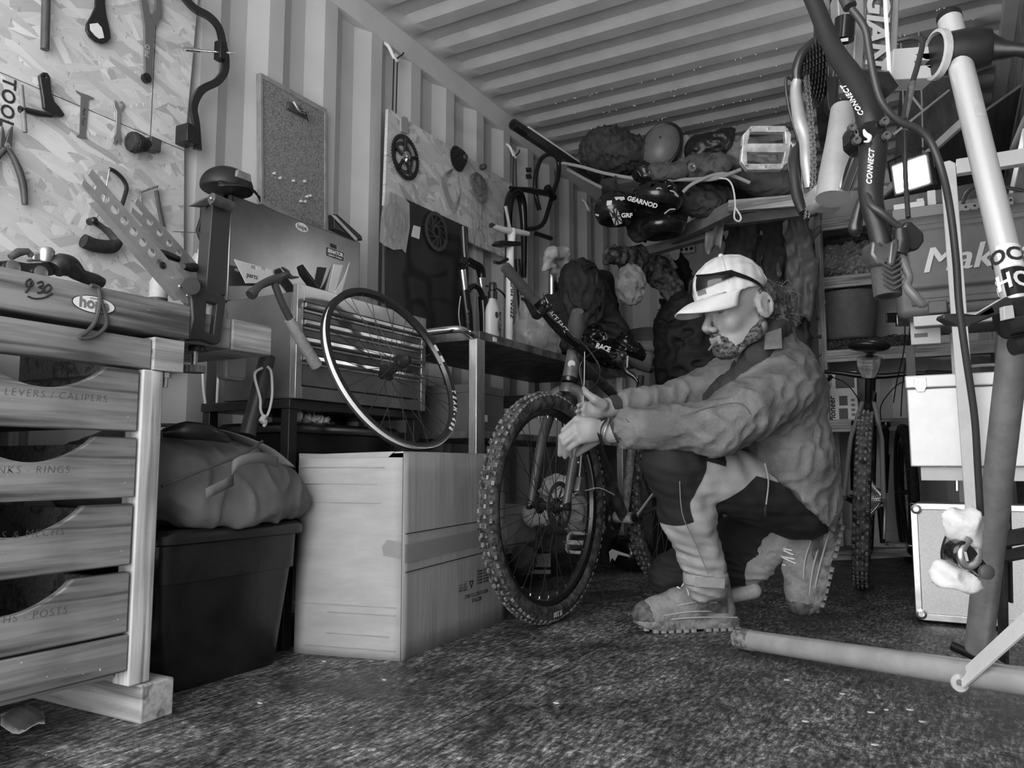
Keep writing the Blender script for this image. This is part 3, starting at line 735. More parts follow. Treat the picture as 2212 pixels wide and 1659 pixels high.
lid = B().box((.112, 1.632, 1.0), (.130, 2.24, 1.334)).obj('lid', lidm, tc, bevel=.004)
B().box((.095, 1.632, 1.0), (.112, 1.65, 1.334)).box((.095, 2.22, 1.0), (.112, 2.24, 1.334)).box((.095, 1.632, 1.318), (.112, 2.24, 1.334)).obj('lid_flange', chg, lid)
oc = ux(652, 491, .1305)
B().prism([oc + V((0, .03 * math.cos(a), .015 * math.sin(a))) for a in [i * math.pi / 12 for i in range(24)]], (.0006, 0, 0)).obj('sticker', white, lid, smooth=0)
B().text('hope', mtx(oc + V((.001, 0, 0)), (0, 1, 0), (0, 0, 1)), .022, .0003, bold=.0008).obj('lettering', mgrey, lid, smooth=0)
q = ux(724, 549, .131)
B().box((.130, q.y - .044, q.z - .015), (.132, q.y + .044, q.z + .015)).box((.130, q.y - .026, q.z + .02), (.132, q.y + .006, q.z + .034)).obj('badge', blackg, lid, bevel=.001)
B().text('SENATOR', mtx(V((.1325, q.y, q.z + .004)), (0, 1, 0), (0, 0, 1)), .018, .0003, bold=.0006).text('QUALITY TOOLING', mtx(V((.1325, q.y, q.z - .010)), (0, 1, 0), (0, 0, 1)), .008, .0003).obj('lettering', white, lid, smooth=0)
# stand
sd_ = T('chest_stand', 'black steel stand with a shelf carrying the grey tool chest', 'stand', (.27, 1.94, 0))
for x in (.06, .385):
    for y in (1.645, 2.235): B().box((x - .016, y - .016, 0), (x + .016, y + .016, .665)).obj('leg', gm('stand_black', .02, .35), sd_, bevel=.002)
B().box((.04, 1.625, .665), (.405, 2.26, .691)).obj('top', MATS['stand_black'], sd_, bevel=.002)
B().box((.04, 1.63, .30), (.40, 2.25, .315)).obj('shelf', MATS['stand_black'], sd_, bevel=.002)
def tub(name, label, x0, x1, y0, y1, z0, h, grp=None, taper=.035, rd=.05):
    t = T(name, label, 'storage tub', ((x0 + x1) / 2, (y0 + y1) / 2, z0), grp)
    def ring(d, z, r):
        out = []
        for cx, cy, a0 in ((x1 - d - r, y1 - d - r, 0), (x0 + d + r, y1 - d - r, 90), (x0 + d + r, y0 + d + r, 180), (x1 - d - r, y0 + d + r, 270)):
            for i in range(6): a = math.radians(a0 + 18 * i); out.append(V((cx + r * math.cos(a), cy + r * math.sin(a), z)))
        return out
    def loft(rs):
        bb = B(); n = 24
        fs = [(i * n + j, i * n + (j + 1) % n, (i + 1) * n + (j + 1) % n, (i + 1) * n + j) for i in range(len(rs) - 1) for j in range(n)] + [tuple(range(n))[::-1], tuple(range((len(rs) - 1) * n, len(rs) * n))]
        return bb.add([p for q in rs for p in q], fs)
    zz = z0 + h
    loft([ring(taper, z0, rd), ring(taper * .98, z0 + .004, rd), ring(.017, zz - .12, rd), ring(.011, zz - .118, rd), ring(.008, zz - .03, rd)]).obj('body', gm('tub_black', .009, .27, var=.5, sc=9, bump=.05, bsc=60), t, smooth=35)
    loft([ring(.002, zz - .034, rd), ring(-.004, zz - .03, rd), ring(-.004, zz - .012, rd), ring(.006, zz - .002, rd), ring(.02, zz, rd), ring(.03, zz - .003, rd)]).obj('lid', gm('lid_black', .014, .3), t, smooth=50)
    return t
tub('storage_tub', 'black plastic tub on the shelf under the tool chest', .045, .372, 1.665, 2.2, .316, .315, None, .03)
tub('storage_tub', 'large black plastic tub on the floor under the duffel bag', .09, .525, 1.135, 1.585, 0, .362, None, .04)
# odds on the tub lid under the chest: twine, rag
o = B(); tc0 = V((.345, 1.70, .632))
for i in range(9): o.tube([tc0 + V((.016 * math.cos(a), -.02 + .005 * i + .003 * math.sin(a), .0165 + .016 * math.sin(a))) for a in [j * math.pi / 8 for j in range(16)]], .003, 6, closed=True)
tag(o.obj('twine_ball', gm('twine', .5, .8)), 'small roll of pale twine on the tub under the chest', 'twine')
s = S((.3, 1.74, .63), (.38, 1.86, .68), .004); s.ell((.34, 1.80, .644), (.03, .045, .013), k=0).fold(lambda P: .006 * snoise(P, 120, 4))
tag(s.obj('crumpled_rag', gm('rag_grey', .35, .9), smooth=1), 'small crumpled rag on the tub lid under the chest', 'rag')
# hammer hanging over the chest edge
hm = T('claw_hammer', 'claw hammer with pale grip hanging on the chest corner', 'hammer', ux(690, 795, .46))
hv = .455
B().tube(catmull(pl([(591, 606), (608, 652), (632, 700)], 0, hv), 4), [.0105, .010, .0105], 10).obj('shaft', gm('hammer_shaft', .05, .45), hm)
B().tube(catmull(pl([(625, 690), (650, 735), (684, 790)], 0, hv), 5), [.0155, .0165, .0175], 12).obj('grip', gm('hammer_grip', .30, .7, var=.12, sc=60, bump=.2), hm)
B().tube(catmull(pl([(545, 634), (560, 618), (585, 606), (600, 603)], 0, hv), 4), [.013, .0105, .012, .0145], 12).obj('head', gm('hammer_steel', .085, .4, m=.5), hm)
B().lathe([(.014, 0), (.0148, .003), (.0148, .012), (.011, .02)], ux(541, 638, hv), (ux(560, 618, hv) - ux(541, 638, hv)), 14).obj('face', MATS['hammer_steel'], hm)
for dx in (.008, -.008):
    B().tube(catmull([ux(598, 604, hv), ux(614, 594, hv) + V((dx, 0, 0)), ux(628 if dx < 0 else 622, 600 if dx > 0 else 588, hv) + V((dx * 1.4, 0, 0)), ux(637 if dx > 0 else 616, 600 if dx > 0 else 576, hv) + V((dx * 1.6, 0, 0))], 4), [.0135, .011, .008, .003], 8, sx=.7).obj('claw', MATS['hammer_steel'], hm)
# on and behind the chest
o = T('folded_paper', 'folded white leaflet standing up behind the chest drawers', 'paper', (.17, 2.1, 1.0))
B().prism(pl([(707, 640), (721, 571), (740, 573), (720, 640)], 0, .17), (.002, 0, 0)).prism(pl([(718, 640), (742, 600), (755, 566), (735, 640)], 0, .175), (.002, 0, 0)).obj('sheet', white, o, smooth=0)
o = T('card_note', 'white card with two dark windows leaning inside the chest lid', 'card', (.15, 1.68, 1.0))
B().prism(pl([(505, 560), (586, 583), (590, 612), (530, 612)], 0, .16), (.003, 0, 0), [pl([(541, 573), (552, 576), (552, 583), (541, 580)], 0, .16), pl([(564, 577), (574, 580), (574, 586), (564, 583)], 0, .16)]).obj('card', white, o, smooth=0)
B().text('parts', mtx(ux(545, 596, .1635), (0, 1, .0), (0, 0, 1)), .022, .0003).obj('lettering', ink, o, smooth=0)
tag(B().tube(pl([(648, 575), (655, 590), (682, 625)], 0, .18), [.012, .016, .016], 12).obj('screwdriver', black), 'black round screwdriver handle sticking up out of the chest', 'screwdriver')
o = T('flat_case', 'small dark wedge-shaped case propped on the top of the lid', 'case', ux(740, 520, .1))
B().prism(pl([(708, 465), (716, 466), (768, 512), (770, 522), (755, 518), (709, 497)], 0, .08), (.03, 0, 0)).obj('shell', black, o, bevel=.002)
B().prism(pl([(714, 464), (722, 466), (770, 516), (768, 521)], 0, .112), (.006, 0, 0)).obj('pale_edge', lgrey, o, bevel=.001)
# black peaked cap with ear cloth
o = T('baseball_hat', 'black peaked work cap perched on the left end of the lid', 'cap', ux(480, 430, .12))
a = ux(490, 405, .13)
s = S(a - V((.1, .12, .1)), a + V((.09, .12, .1)), .004)
s.ell(a, (.075, .08, .062), k=0).half(a - V((0, 0, .012)), (0, 0, -1))
s.obj('crown', gm('cap_black', .014, .5, var=.4, sc=25), o)
B().grid(lambda u, v: a + V((.05 + .045 * v * math.sin(math.pi * u), -.075 + .16 * u, -.012 - .018 * v + .012 * math.sin(math.pi * u))), 12, 5).obj('peak', MATS['cap_black'], o)
B().prism([a + V((.062, y, z)) for y, z in ((-.03, .012), (.03, .012), (.026, .036), (-.024, .036))], (.012, 0, 0)).obj('badge_panel', mgrey, o, bevel=.003)
B().prism(pl([(432, 440), (462, 445), (452, 500), (447, 560), (438, 568), (425, 560), (433, 530), (421, 498), (430, 470)], 0, .09), (.012, 0, 0)).obj('neck_cloth', MATS['cap_black'], o, bevel=.003)
sm = bpy.data.objects['peak'].modifiers.new('s', 'SOLIDIFY'); sm.thickness = .003
# cork notice board
o = T('notice_board', 'framed cork notice board hung on the corrugated wall', 'notice board', (.02, 2.02, 1.38))
c4 = [ux(560, 157, .02), ux(704, 237, .02), ux(704, 515, .02), ux(562, 440, .02)]
ctr = sum(c4, V()) / 4; inn = [p + (ctr - p) * .075 for p in c4]
B().prism([p + V((-.012, 0, 0)) for p in inn], (.014, 0, 0)).obj('cork', gm('cork', .23, .85, var=.4, sc=220, bump=.2, det=2), o, smooth=0)
B().prism([p + V((-.016, 0, 0)) for p in c4], (.022, 0, 0), [[p + V((-.016, 0, 0)) for p in inn]]).obj('frame', gm('frame_wood', .27, .6, var=.15, sc=20), o, bevel=.002)
cp = ux(643, 240, .03)
B().box((.024, cp.y - .05, cp.z - .012), (.034, cp.y + .05, cp.z + .018), Matrix.Identity(4)).obj('clip_plate', dgrey, o, bevel=.004)
B().tube(catmull([cp + V((.008, -.03, .02)), cp + V((.016, -.01, -.005)), cp + V((.016, .02, .0)), cp + V((.01, .045, -.02))], 4), .006, 8).obj('clip_spring', chrome, o)
for p in ((590, 375), (603, 385), (632, 391), (656, 392), (661, 425), (668, 423), (648, 435), (657, 436)):
    B().lathe([(.004, 0), (.004, .004), (.0055, .008), (0, .009)], ux(*p, .023), (1, 0, 0), 10).obj('drawing_pin', white, o)
# leads, socket box and leaning pipe behind the duffel bag
for i, px in enumerate(([(438, 790), (440, 840), (448, 890), (468, 945)], [(474, 785), (470, 840), (468, 900), (468, 945)])):
    tag(B().tube(catmull(pl(px, 0, .05), 5), .0042, 8).obj('power_lead', white), ('left of two white leads hanging down the wall below the bench', 'right of two white leads hanging down the wall below the bench')[i], 'cable', 'white leads under the bench')
tag(B().box((-.03, 1.28, .0), (-.03, 1.28, .0)).obj('x', white), 'x', 'x'); bpy.data.objects.remove(bpy.data.objects['x'])
o = T('plastic_box', 'small pale plastic box hanging below the bench end block', 'box', ux(500, 830, .3))
s = S((.24, ux(470, 800, .3).y - .02, ux(470, 835, .3).z - .02), (.36, ux(525, 800, .3).y + .02, ux(500, 760, .3).z + .02), .003)
c0 = (ux(478, 765, .3) + ux(522, 825, .3)) / 2; hs = (.02, abs(ux(478, 765, .3).y - ux(522, 825, .3).y) / 2, abs(ux(478, 765, .3).z - ux(522, 825, .3).z) / 2)
s.box(c0, hs, rd=.01, k=0).obj('case', gm('beige', .42, .4), o)
B().box((c0.x + .02, c0.y - hs[1] * .8, c0.z - hs[2] * .8), (c0.x + .024, c0.y + hs[1] * .8, c0.z + hs[2] * .8)).obj('cover', gm('beige2', .3, .35), o, bevel=.003)
tag(B().tube(pl([(578, 770), (556, 860), (534, 940)], 0, .40), .0215, 16).obj('leaning_pipe', gm('pipe_dark', .035, .45, var=.2)), 'dark plain pipe leaning between the bench and tool chest', 'pipe')
o = B().tube(catmull(pl([(566, 795), (550, 810), (562, 860), (563, 885), (572, 902), (582, 885), (588, 850), (586, 805), (578, 792)], 0, .43), 5, False), .0035, 8).tube(catmull(pl([(572, 898), (566, 908), (572, 912), (570, 922)], 0, .432), 3), [.006, .009, .008, .003], 8)
tag(o.obj('rope_loop', gm('rope_pale', .55, .8)), 'knotted loop of pale cord hanging on the dark pipe', 'rope')
# ------------------------------------------------------------------ cardboard box
card = gm('cardboard', .40, .75, var=.10, sc=4, bump=.06, bsc=25, stretch=(1, 1, 4))
cards = gm('cardboard_side', .33, .7, var=.12, sc=6, bump=.12, bsc=22, stretch=(3, 3, .3))
bl, bm_, br = V((.441, 1.635, 0)), V((.747, 1.700, 0)), V((.715, 2.298, 0)); bk = br + bl - bm_
HB = .538
cb = T('cardboard_box', 'big taped brown cardboard box standing on the floor beside the tyre', 'box', (bl + br) / 2)
def wallp(a, b, z0, z1, n=9, m=14, amp=.002, seed=0, th=.004):
    d = (b - a); nn = V((d.y, -d.x, 0)).normalized()
    def fn(u, v):
        p = a + d * u + V((0, 0, z0 + (z1 - z0) * v))
        w = min(1, 6 * min(u, 1 - u) + .0, 6 * min(v, 1 - v))
        return p + nn * (amp * w * math.sin(seed + 23 * v + 2.2 * math.sin(7 * u + seed)) * (1 if seed % 2 else .6) + .004 * math.sin(math.pi * u) * math.sin(math.pi * v))
    return B().grid(fn, n, m)
def solid(o, th): q = o.modifiers.new('s', 'SOLIDIFY'); q.thickness = th; q.offset = -1; return o
solid(wallp(bl, bm_, 0, HB - .012, 10, 22, .0016, 1).obj('end_panel', card, cb), .004)
solid(wallp(bm_, br, 0, HB, 26, 10, .0010, 2).obj('side_panel', cards, cb), .004)
solid(wallp(br, bk, 0, HB, 6, 6, .001, 3).obj('end_panel', card, cb), .004)
solid(wallp(bk, bl, 0, HB, 6, 6, .001, 4).obj('side_panel', cards, cb), .004)
up = V((0, 0, HB)); B().prism([bl + up + V((0, 0, -.012)), bm_ + up, br + up, bk + up], (0, 0, .004)).obj('top_flap', card, cb)
nl = (bm_ - bl).normalized(); nn = V((nl.y, -nl.x, 0)); ns = (br - bm_).normalized(); nsn = V((ns.y, -ns.x, 0))
B().prism([bl + nn * .001 + V((0, 0, HB - .014)), bl + nn * .004 + V((0, 0, HB - .004)), bl + nl * .29 + nn * .004 + V((0, 0, HB + .004)), bl + nl * .27 + nn * .002 + V((0, 0, HB - .012))], nn * .003).obj('torn_flap', card, cb)
# score lines on the end panel, print lines on the side panel
for z, l0, l1 in ((.50, 0, .26), (.455, .0, .24), (.405, 0, .25), (.135, .02, .3), (.115, .1, .3), (.06, .1, .28), (.025, .03, .3)):
    B().bar(bl + nl * l0 + nn * .0065 + V((0, 0, z)), bl + nl * l1 + nn * .0065 + V((0, 0, z)), .002, .0016).obj('crease', cards, cb, smooth=0)
for z0, z1 in ((.325, .335), (.225, .238)):
    B().bar(bm_ + ns * .004 + nsn * .0085 + V((0, 0, z0)), bm_ + ns * .59 + nsn * .0085 + V((0, 0, z1)), .0012, .0022).obj('printed_line', ink, cb, smooth=0)
tape = gm('clear_tape', .40, .18, alpha=.45)
B().prism([bm_ + nsn * .0092 + V((0, 0, .25)), bm_ + ns * .6 + nsn * .0092 + V((0, 0, .262)), bm_ + ns * .6 + nsn * .0092 + V((0, 0, .312)), bm_ + nsn * .0092 + V((0, 0, .298))], nsn * .0004).obj('packing_tape', tape, cb, smooth=0)
B().prism([bm_ - nl * .002 + nn * .0072 + V((0, 0, .262)), bm_ - nl * .05 + nn * .0072 + V((0, 0, .268)), bm_ - nl * .055 + nn * .0072 + V((0, 0, .29)), bm_ - nl * .04 + nn * .0072 + V((0, 0, .31)), bm_ - nl * .002 + nn * .0072 + V((0, 0, .305))], nn * .0004).obj('packing_tape', tape, cb, smooth=0)
M0 = mtx(bm_ + ns * .40 + nsn * .007 + V((0, 0, .145)), -ns, (0, 0, -1))
def prt(tx, x, y, sz): B().text(tx, M0 @ Matrix.Translation((x, y, 0)), sz, .0003).obj('printing', ink, cb, smooth=0)
prt('BOX IS RECYCLABLE', 0, .03, .016); prt('RECYCLE', 0, .047, .015)
for i, x in enumerate((-.06, -.02)):
    for j in range(5): prt('MADE OF', x, -.009 * j, .008)
for j in range(4): prt('PAPER CARD', .085, .008 - .008 * j, .009)
tri = [M0 @ V((.035 + .016 * math.cos(a), -.005 + .016 * math.sin(a), 0)) for a in (1.57, 3.66, 5.76)]; tri2 = [M0 @ V((.035 + .008 * math.cos(a), -.005 + .008 * math.sin(a), 0)) for a in (1.57, 3.66, 5.76)]
B().prism(tri, nsn * .0005, [tri2]).obj('recycling_mark', ink, cb, smooth=0)
# ------------------------------------------------------------------ bicycle wheel maker (local frame: axle along Z, centre at origin)
def spokes(bb, nsp, rim, hubr, hw, rsp=.0011, cross=.5):
    for i in range(nsp):
        a = 2 * math.pi * i / nsp; s = 1 if i % 2 else -1; k = 1 if (i // 2) % 2 else -1
        h = a + k * cross * 1.1
        bb.append(B().tube([(hubr * math.cos(h), hubr * math.sin(h), s * hw), (rim * math.cos(a), rim * math.sin(a), s * .003)], rsp, 5))
    return bb
def wheel_parts(t, M, rr, rimw, spm, rimm, hubm, nsp=32, tape_m=None, hw=.03, rsp=.0011):
    sp = spokes([], nsp, rr - .012, .022, hw, rsp)
    rimp = [(rr - .022, 0), (rr - .016, rimw * .42), (rr - .004, rimw * .5), (rr, rimw * .5), (rr, rimw * .42), (rr - .007, rimw * .34), (rr - .009, 0), (rr - .007, -rimw * .34), (rr, -rimw * .42), (rr, -rimw * .5), (rr - .004, -rimw * .5), (rr - .016, -rimw * .42), (rr - .022, 0)]
    rm = B().lathe(rimp, (0, 0, 0), (0, 0, 1), 72, cap=False).xf(M).obj('rim', rimm, t, smooth=35)
    if tape_m: B().lathe([(rr - .0062, -rimw * .3), (rr - .008, 0), (rr - .0062, rimw * .3)], (0, 0, 0), (0, 0, 1), 72, cap=False).xf(M).obj('rim_tape', tape_m, rm, smooth=60, fix=False)
    for s in sp: s.xf(M).obj('spoke', spm, t)
    hp = [(.006, -.055), (.010, -.055), (.012, -.045), (.016, -hw - .006), (.027, -hw - .004), (.027, -hw + .002), (.014, -hw + .008), (.013, hw - .008), (.027, hw - .002), (.027, hw + .004), (.018, hw + .006), (.018, .05), (.012, .052), (.010, .06), (.006, .06)]
    B().lathe(hp, (0, 0, 0), (0, 0, 1), 20).xf(M).obj('hub', hubm, t, smooth=30)
    return rm
# bare wheel standing on the box
nW = (RT * .863 * .89 + UP * .505 * .89 - FW * .45).normalized()
mj = (RT * .505 - UP * .863); mj = (mj - nW * mj.dot(nW)).normalized(); mi = nW.cross(mj)
RW = .264; cw = ud(850, 806, 2.31)
low = RW * math.sqrt(max(0, 1 - nW.z ** 2)) + .012 * abs(nW.z)
cw.z = HB + .005 + low
MW = mtx(cw, mj, mi, nW)
bw = T('bare_wheel', 'bicycle wheel without tyre standing on top of the cardboard box', 'wheel', (cw.x, cw.y, cw.z - low))
rm = wheel_parts(bw, MW, RW, .024, gm('spoke_black', .03, .3), gm('rim_black', .018, .25, coat=.3), blackm, 32, white, .028)
def on_rim(txt, M, r, a0, size, mt, parent, side=1, name='lettering', z=.0125, sp=1.0, flip=False):
    for i, ch in enumerate(txt):
        a = a0 + (i * size * .8 * sp) / r * (-1 if flip else 1)
        c = V((r * math.cos(a), r * math.sin(a), z * side)); rad = V((math.cos(a), math.sin(a), 0)); tan = V((-math.sin(a), math.cos(a), 0))
        if ch != ' ': B().text(ch, M @ mtx(c, -tan if flip else tan, rad * (side if not flip else side) * (1 if flip else -1) * 1.0, None), size, .0004, bold=.0006).obj(name, mt, parent, smooth=0)
# hub end body (freehub)
B().lathe([(.017, .03), (.0175, .058), (.012, .062), (.008, .066)], (0, 0, 0), (0, 0, 1), 18).xf(MW).obj('freehub', gm('freehub', .05, .3, m=.6), bw, smooth=30)
# decals on the rim: two pale blocks and number
def arcpatch(M, r0, r1, a0, a1, z0, z1, n=8):
    g = B().grid(lambda u, v: V(((r0 + (r1 - r0) * v) * math.cos(a0 + (a1 - a0) * u), (r0 + (r1 - r0) * v) * math.sin(a0 + (a1 - a0) * u), z0 + (z1 - z0) * v)), n, 2); return g.xf(M)
def angle_of(px, py, M, c):                                    # angle on the wheel at which a photo direction lies
    L = M.inverted(); best = min((abs((lambda q: (q - V((px, py))).length)(V(proj(M @ V((.28 * math.cos(a), .28 * math.sin(a), 0))))) ), a) for a in [i * math.pi / 180 for i in range(360)]); return best[1]
def proj(p):
    d = V(p) - EYE; z = d.dot(FW); return (CX + FPX * d.dot(RT) / z, CY - FPX * d.dot(UP) / z)
for pa, pb in (((920, 757), (935, 768)), ((938, 780), (948, 790))):
    a0, a1 = angle_of(*pa, MW, cw), angle_of(*pb, MW, cw)
    arcpatch(MW, RW - .0155, RW - .0045, a0, a1, .0104, .0123).obj('pale_decal', white, rm)
a0, a1 = angle_of(968, 850, MW, cw), angle_of(983, 950, MW, cw)
sg = 1 if (a1 - a0) % (2 * math.pi) < math.pi else -1
txt = 'TEAM-408'; span = ((a1 - a0) * sg) % (2 * math.pi)
for i, ch in enumerate(txt):
    a = a0 + sg * span * (i + .5) / len(txt); r = RW - .0105
    rad = V((math.cos(a), math.sin(a), 0)); tan = V((-math.sin(a), math.cos(a), 0)) * sg
    upv = V((0, 0, 1)).cross(tan)
    B().text(ch, MW @ mtx(rad * r + V((0, 0, .0118)), tan, upv), .02, .0012, bold=.0005).obj('lettering', white, rm, smooth=0)
# ------------------------------------------------------------------ duffel bag on the tub
dm = gm('duffel_cloth', .115, .8, var=.12, sc=8, bump=.15, bsc=260)
db = T('duffel_bag', 'slumped grey canvas duffel bag lying on the black tub', 'bag', (.33, 1.36, .362))
s = S((.05, 1.05, .33), (.64, 1.70, .66), .006)
s.ell((.32, 1.22, .475), (.20, .20, .115), k=0).ell((.34, 1.42, .455), (.20, .17, .12), k=.06).ell((.40, 1.53, .435), (.13, .10, .075), k=.06).ell((.46, 1.40, .40), (.09, .14, .05), k=.05).cap((.5, 1.25, .40), (.47, 1.56, .405), .04, .045, k=.05)
s.box((.3, 1.36, .20), (.4, .4, .163), rd=.002, k=.0, op='s')
s.fold(lambda P: .008 * (np.abs(np.tanh(1.7 * snoise((P[0] * .6, P[1] * 1.1, P[2] * .8 - P[1] * .5), 13, 2))) - .75) + .003 * snoise(P, 12, 5) + .001 * snoise(P, 40, 7))
s.obj('body', dm, db, smooth=2)
B().grid(lambda u, v: catmull([V((.24, 1.14, .565)), V((.30, 1.25, .60)), V((.36, 1.38, .598)), V((.46, 1.46, .555)), V((.52, 1.50, .50))], 5)[int(u * 20)] + V((-.03 + .055 * v, .012 * v, .006 * math.sin(3 * v))), 21, 3).obj('carry_strap', gm('webbing', .13, .75, bump=.2, bsc=300), db)
solid(bpy.data.objects['carry_strap'], .003)
ha = [ux(498, 1005, .585), ux(506, 992, .60), ux(535, 980, .605), ux(570, 978, .60), ux(600, 988, .58)]
B().grid(lambda u, v: catmull(ha, 5)[int(u * 20)] + V((.004 * v, .0, -.024 * v)), 21, 3).obj('grab_handle', MATS['webbing'], db); solid(bpy.data.objects['grab_handle'], .004)
B().grid(lambda u, v: V(ux(445 + 60 * u, 1055 - 30 * u + 24 * v, .575)), 4, 3).obj('sewn_patch', MATS['webbing'], db); solid(bpy.data.objects['sewn_patch'], .002)
B().tube(catmull([ux(352, 935, .45), ux(400, 930, .48), ux(450, 935, .5), ux(495, 952, .5)], 5), [.01, .022, .02, .006], 10).obj('dark_lining', black, db)
B().tube(catmull([V((.53, 1.13, .46)), V((.545, 1.24, .50)), V((.55, 1.33, .53)), V((.52, 1.42, .565))], 6), .0035, 6).obj('zip', dgrey, db)
# ------------------------------------------------------------------ steel trolley table
stt = gm('trolley_steel', .50, .35, m=.8, var=.3, sc=12, stretch=(1, 1, .3))
sttd = gm('trolley_dark', .14, .45, m=.4, var=.5, sc=14)
tb = T('trolley_table', 'steel trolley table with bent tube handle behind the cardboard box', 'table', (.36, 3.0, 0))
B().box((.08, 2.33, .945), (.60, 3.75, .975)).obj('top', sttd, tb, bevel=.002)
for x, y in ((.585, 2.335), (.095, 2.335), (.585, 3.72), (.095, 3.72)):
    B().box((x - .017, y - .028, .0), (x + .017, y + .028, .945)).obj('post', stt, tb, bevel=.003)
B().box((.1, 2.35, .60), (.58, 3.72, .625)).obj('shelf', sttd, tb, bevel=.002)
B().box((.1, 2.35, .18), (.58, 3.72, .205)).obj('shelf', sttd, tb, bevel=.002)
B().tube(catmull([V((.585, 2.30, .955)), V((.575, 2.255, .968)), V((.53, 2.235, .97)), V((.35, 2.235, .965)), V((.15, 2.235, .962)), V((.10, 2.26, .955)), V((.095, 2.31, .95))], 5), .0125, 12).obj('handle', chrome, tb)
B().box((.6, 2.42, .95), (.602, 2.445, .965)).obj('label_tag', white, tb)
# ------------------------------------------------------------------ second strand board hung on cords
o = T('strand_board', 'strand board hung on black cords with chainring, cassette and cables', 'board', (.04, 3.08, 1.58))
c4 = [ux(833, 237, .03), ux(1102, 398, .03), ux(1088, 558, .03), ux(825, 445, .03)]
B().prism([p for p in c4], (.014, 0, 0)).obj('panel', osb, o, smooth=0)
for px, nm in (((855, 118), 'a'), ((1112, 330), 'b')):
    h = ux(px[0], px[1], .03); t0 = 0
    hook = T('wall_hook', 'pale lashing ring on the top rail above the strand board' if nm == 'a' else 'pale lashing ring on the top rail above the drop handlebar', 'hook', h, 'lashing rings of the container')
    B().tube(catmull([h + V((-.035, -.03, .045)), h + V((-.01, -.035, .02)), h + V((0, -.01, -.02)), h + V((0, .015, -.022)), h + V((-.01, .035, .0)), h + V((-.035, .045, .03))], 6), .008, 10).obj('ring', white, hook)
    for dy in (-.012, .012):
        e = ux(848 + (7 if dy > 0 else 0), 238 if dy < 0 else 256, .035) if nm == 'a' else ux(1108 + (8 if dy > 0 else 0), 405, .035)
        B().tube([h + V((.0, dy, -.01)), e], .003, 6).obj('cord', black, o)
    B().tube([h + V((0, .0, -.02)), h + V((.01, .03, .01)), h + V((.0, .055, .035))], .0035, 6).obj('cord_end', black, o)
h = ux(1272, 447, .03)
hook = T('wall_hook', 'pale lashing ring on the top rail left of the hanging helmets', 'hook', h, 'lashing rings of the container')
B().tube(catmull([h + V((-.035, -.03, .045)), h + V((-.01, -.035, .02)), h + V((0, -.01, -.02)), h + V((0, .015, -.022)), h + V((-.01, .035, .0)), h + V((-.035, .045, .03))], 6), .008, 10).obj('ring', white, hook)
def gear(bb, c, u, w, r, teeth, th, d, holes):
    out = []
    for i in range(teeth * 4):
        a = 2 * math.pi * i / (teeth * 4); rr = r if i % 4 in (0, 1) else r - .0045
        out.append(V(c) + V(u) * rr * math.cos(a) + V(w) * rr * math.sin(a))
    return bb.prism(out, V(d) * th, holes)
# chainring with spider on the second board
c = ux(875, 340, .055); Yv, Zv, Xv = V((0, 1, 0)), V((0, 0, 1)), V((1, 0, 0))
cr_ = T('chainring', 'black toothed chainring and spider on the second strand board', 'chainring', c)
gear(B(), c, Yv, Zv, .098, 44, .004, Xv, [circ(c, .078, Yv, Zv, 40)]).obj('ring', blackm, cr_, smooth=0)
gear(B(), c - Xv * .012, Yv, Zv, .070, 32, .004, Xv, [circ(c - Xv * .012, .052, Yv, Zv, 32)]).obj('inner_ring', dgrey, cr_, smooth=0)
for i in range(5):
    a = i * 2 * math.pi / 5 + .3; e = c + (Yv * math.cos(a) + Zv * math.sin(a)) * .084
    B().tube([c, c + (e - c) * .5, e], [.012, .007, .010], 8).obj('spider_arm', blackm, cr_)
B().lathe([(.02, -.01), (.024, .0), (.024, .012), (.012, .016), (.012, .02)], c, Xv, 18).obj('boss', chrome, cr_)
tag(B().prism(pl([(863, 256), (868, 252), (877, 256), (878, 290), (863, 285)], 0, .045), (.01, 0, 0)).obj('hanger_clip', gm('clip_grey', .35, .4)), 'flat grey hanger clip above the chainring', 'clip')
# cassette
c = ux(988, 343, .05); ca = T('cassette', 'dark sprocket cassette hanging on the second strand board', 'cassette', c)
for i in range(7): gear(B(), c + Xv * .006 * i, Yv, Zv, .062 - .005 * i, 28 - 2 * i, .002, Xv, []).obj('sprocket', rubber, ca, smooth=0)
B().lathe([(.013, .04), (.013, .052), (.008, .052)], c, Xv, 14).obj('lockring', dgrey, ca)
# bundles of cables
cb_ = T('cable_bundle', 'looped bundle of thin control cables hanging from the second board', 'cables', ux(1040, 370, .05))
rr = random.Random(4)
for i in range(16):
    w_, h_ = rr.uniform(.03, .085), rr.uniform(.06, .17); c = ux(1035, 375, .055 + .002 * i) + V((0, rr.uniform(-.02, .02), 0))
    B().tube(catmull([c + V((0, -w_ * .2, 0)), c + V((0, -w_, -h_ * .5)), c + V((.01, -w_ * .3, -h_)), c + V((.005, w_ * .6, -h_ * .8)), c + V((0, w_ * .7, -h_ * .3)), c], 4), .0012, 4).obj('cable', gm('cable_grey', .12, .4), cb_)
for i in range(7):
    p0 = ux(1030 + 4 * i, 385, .06); B().tube(catmull([p0, p0 + V((.0, rr.uniform(-.05, .02), -.15)), p0 + V((0, rr.uniform(-.09, .03), -.34 - .05 * rr.random()))], 5), .0011, 4).obj('cable', MATS['cable_grey'], cb_)
B().lathe([(.012, 0), (.016, .01), (.012, .03), (0, .032)], ux(1038, 362, .05), Xv, 10).obj('peg', dgrey, cb_)
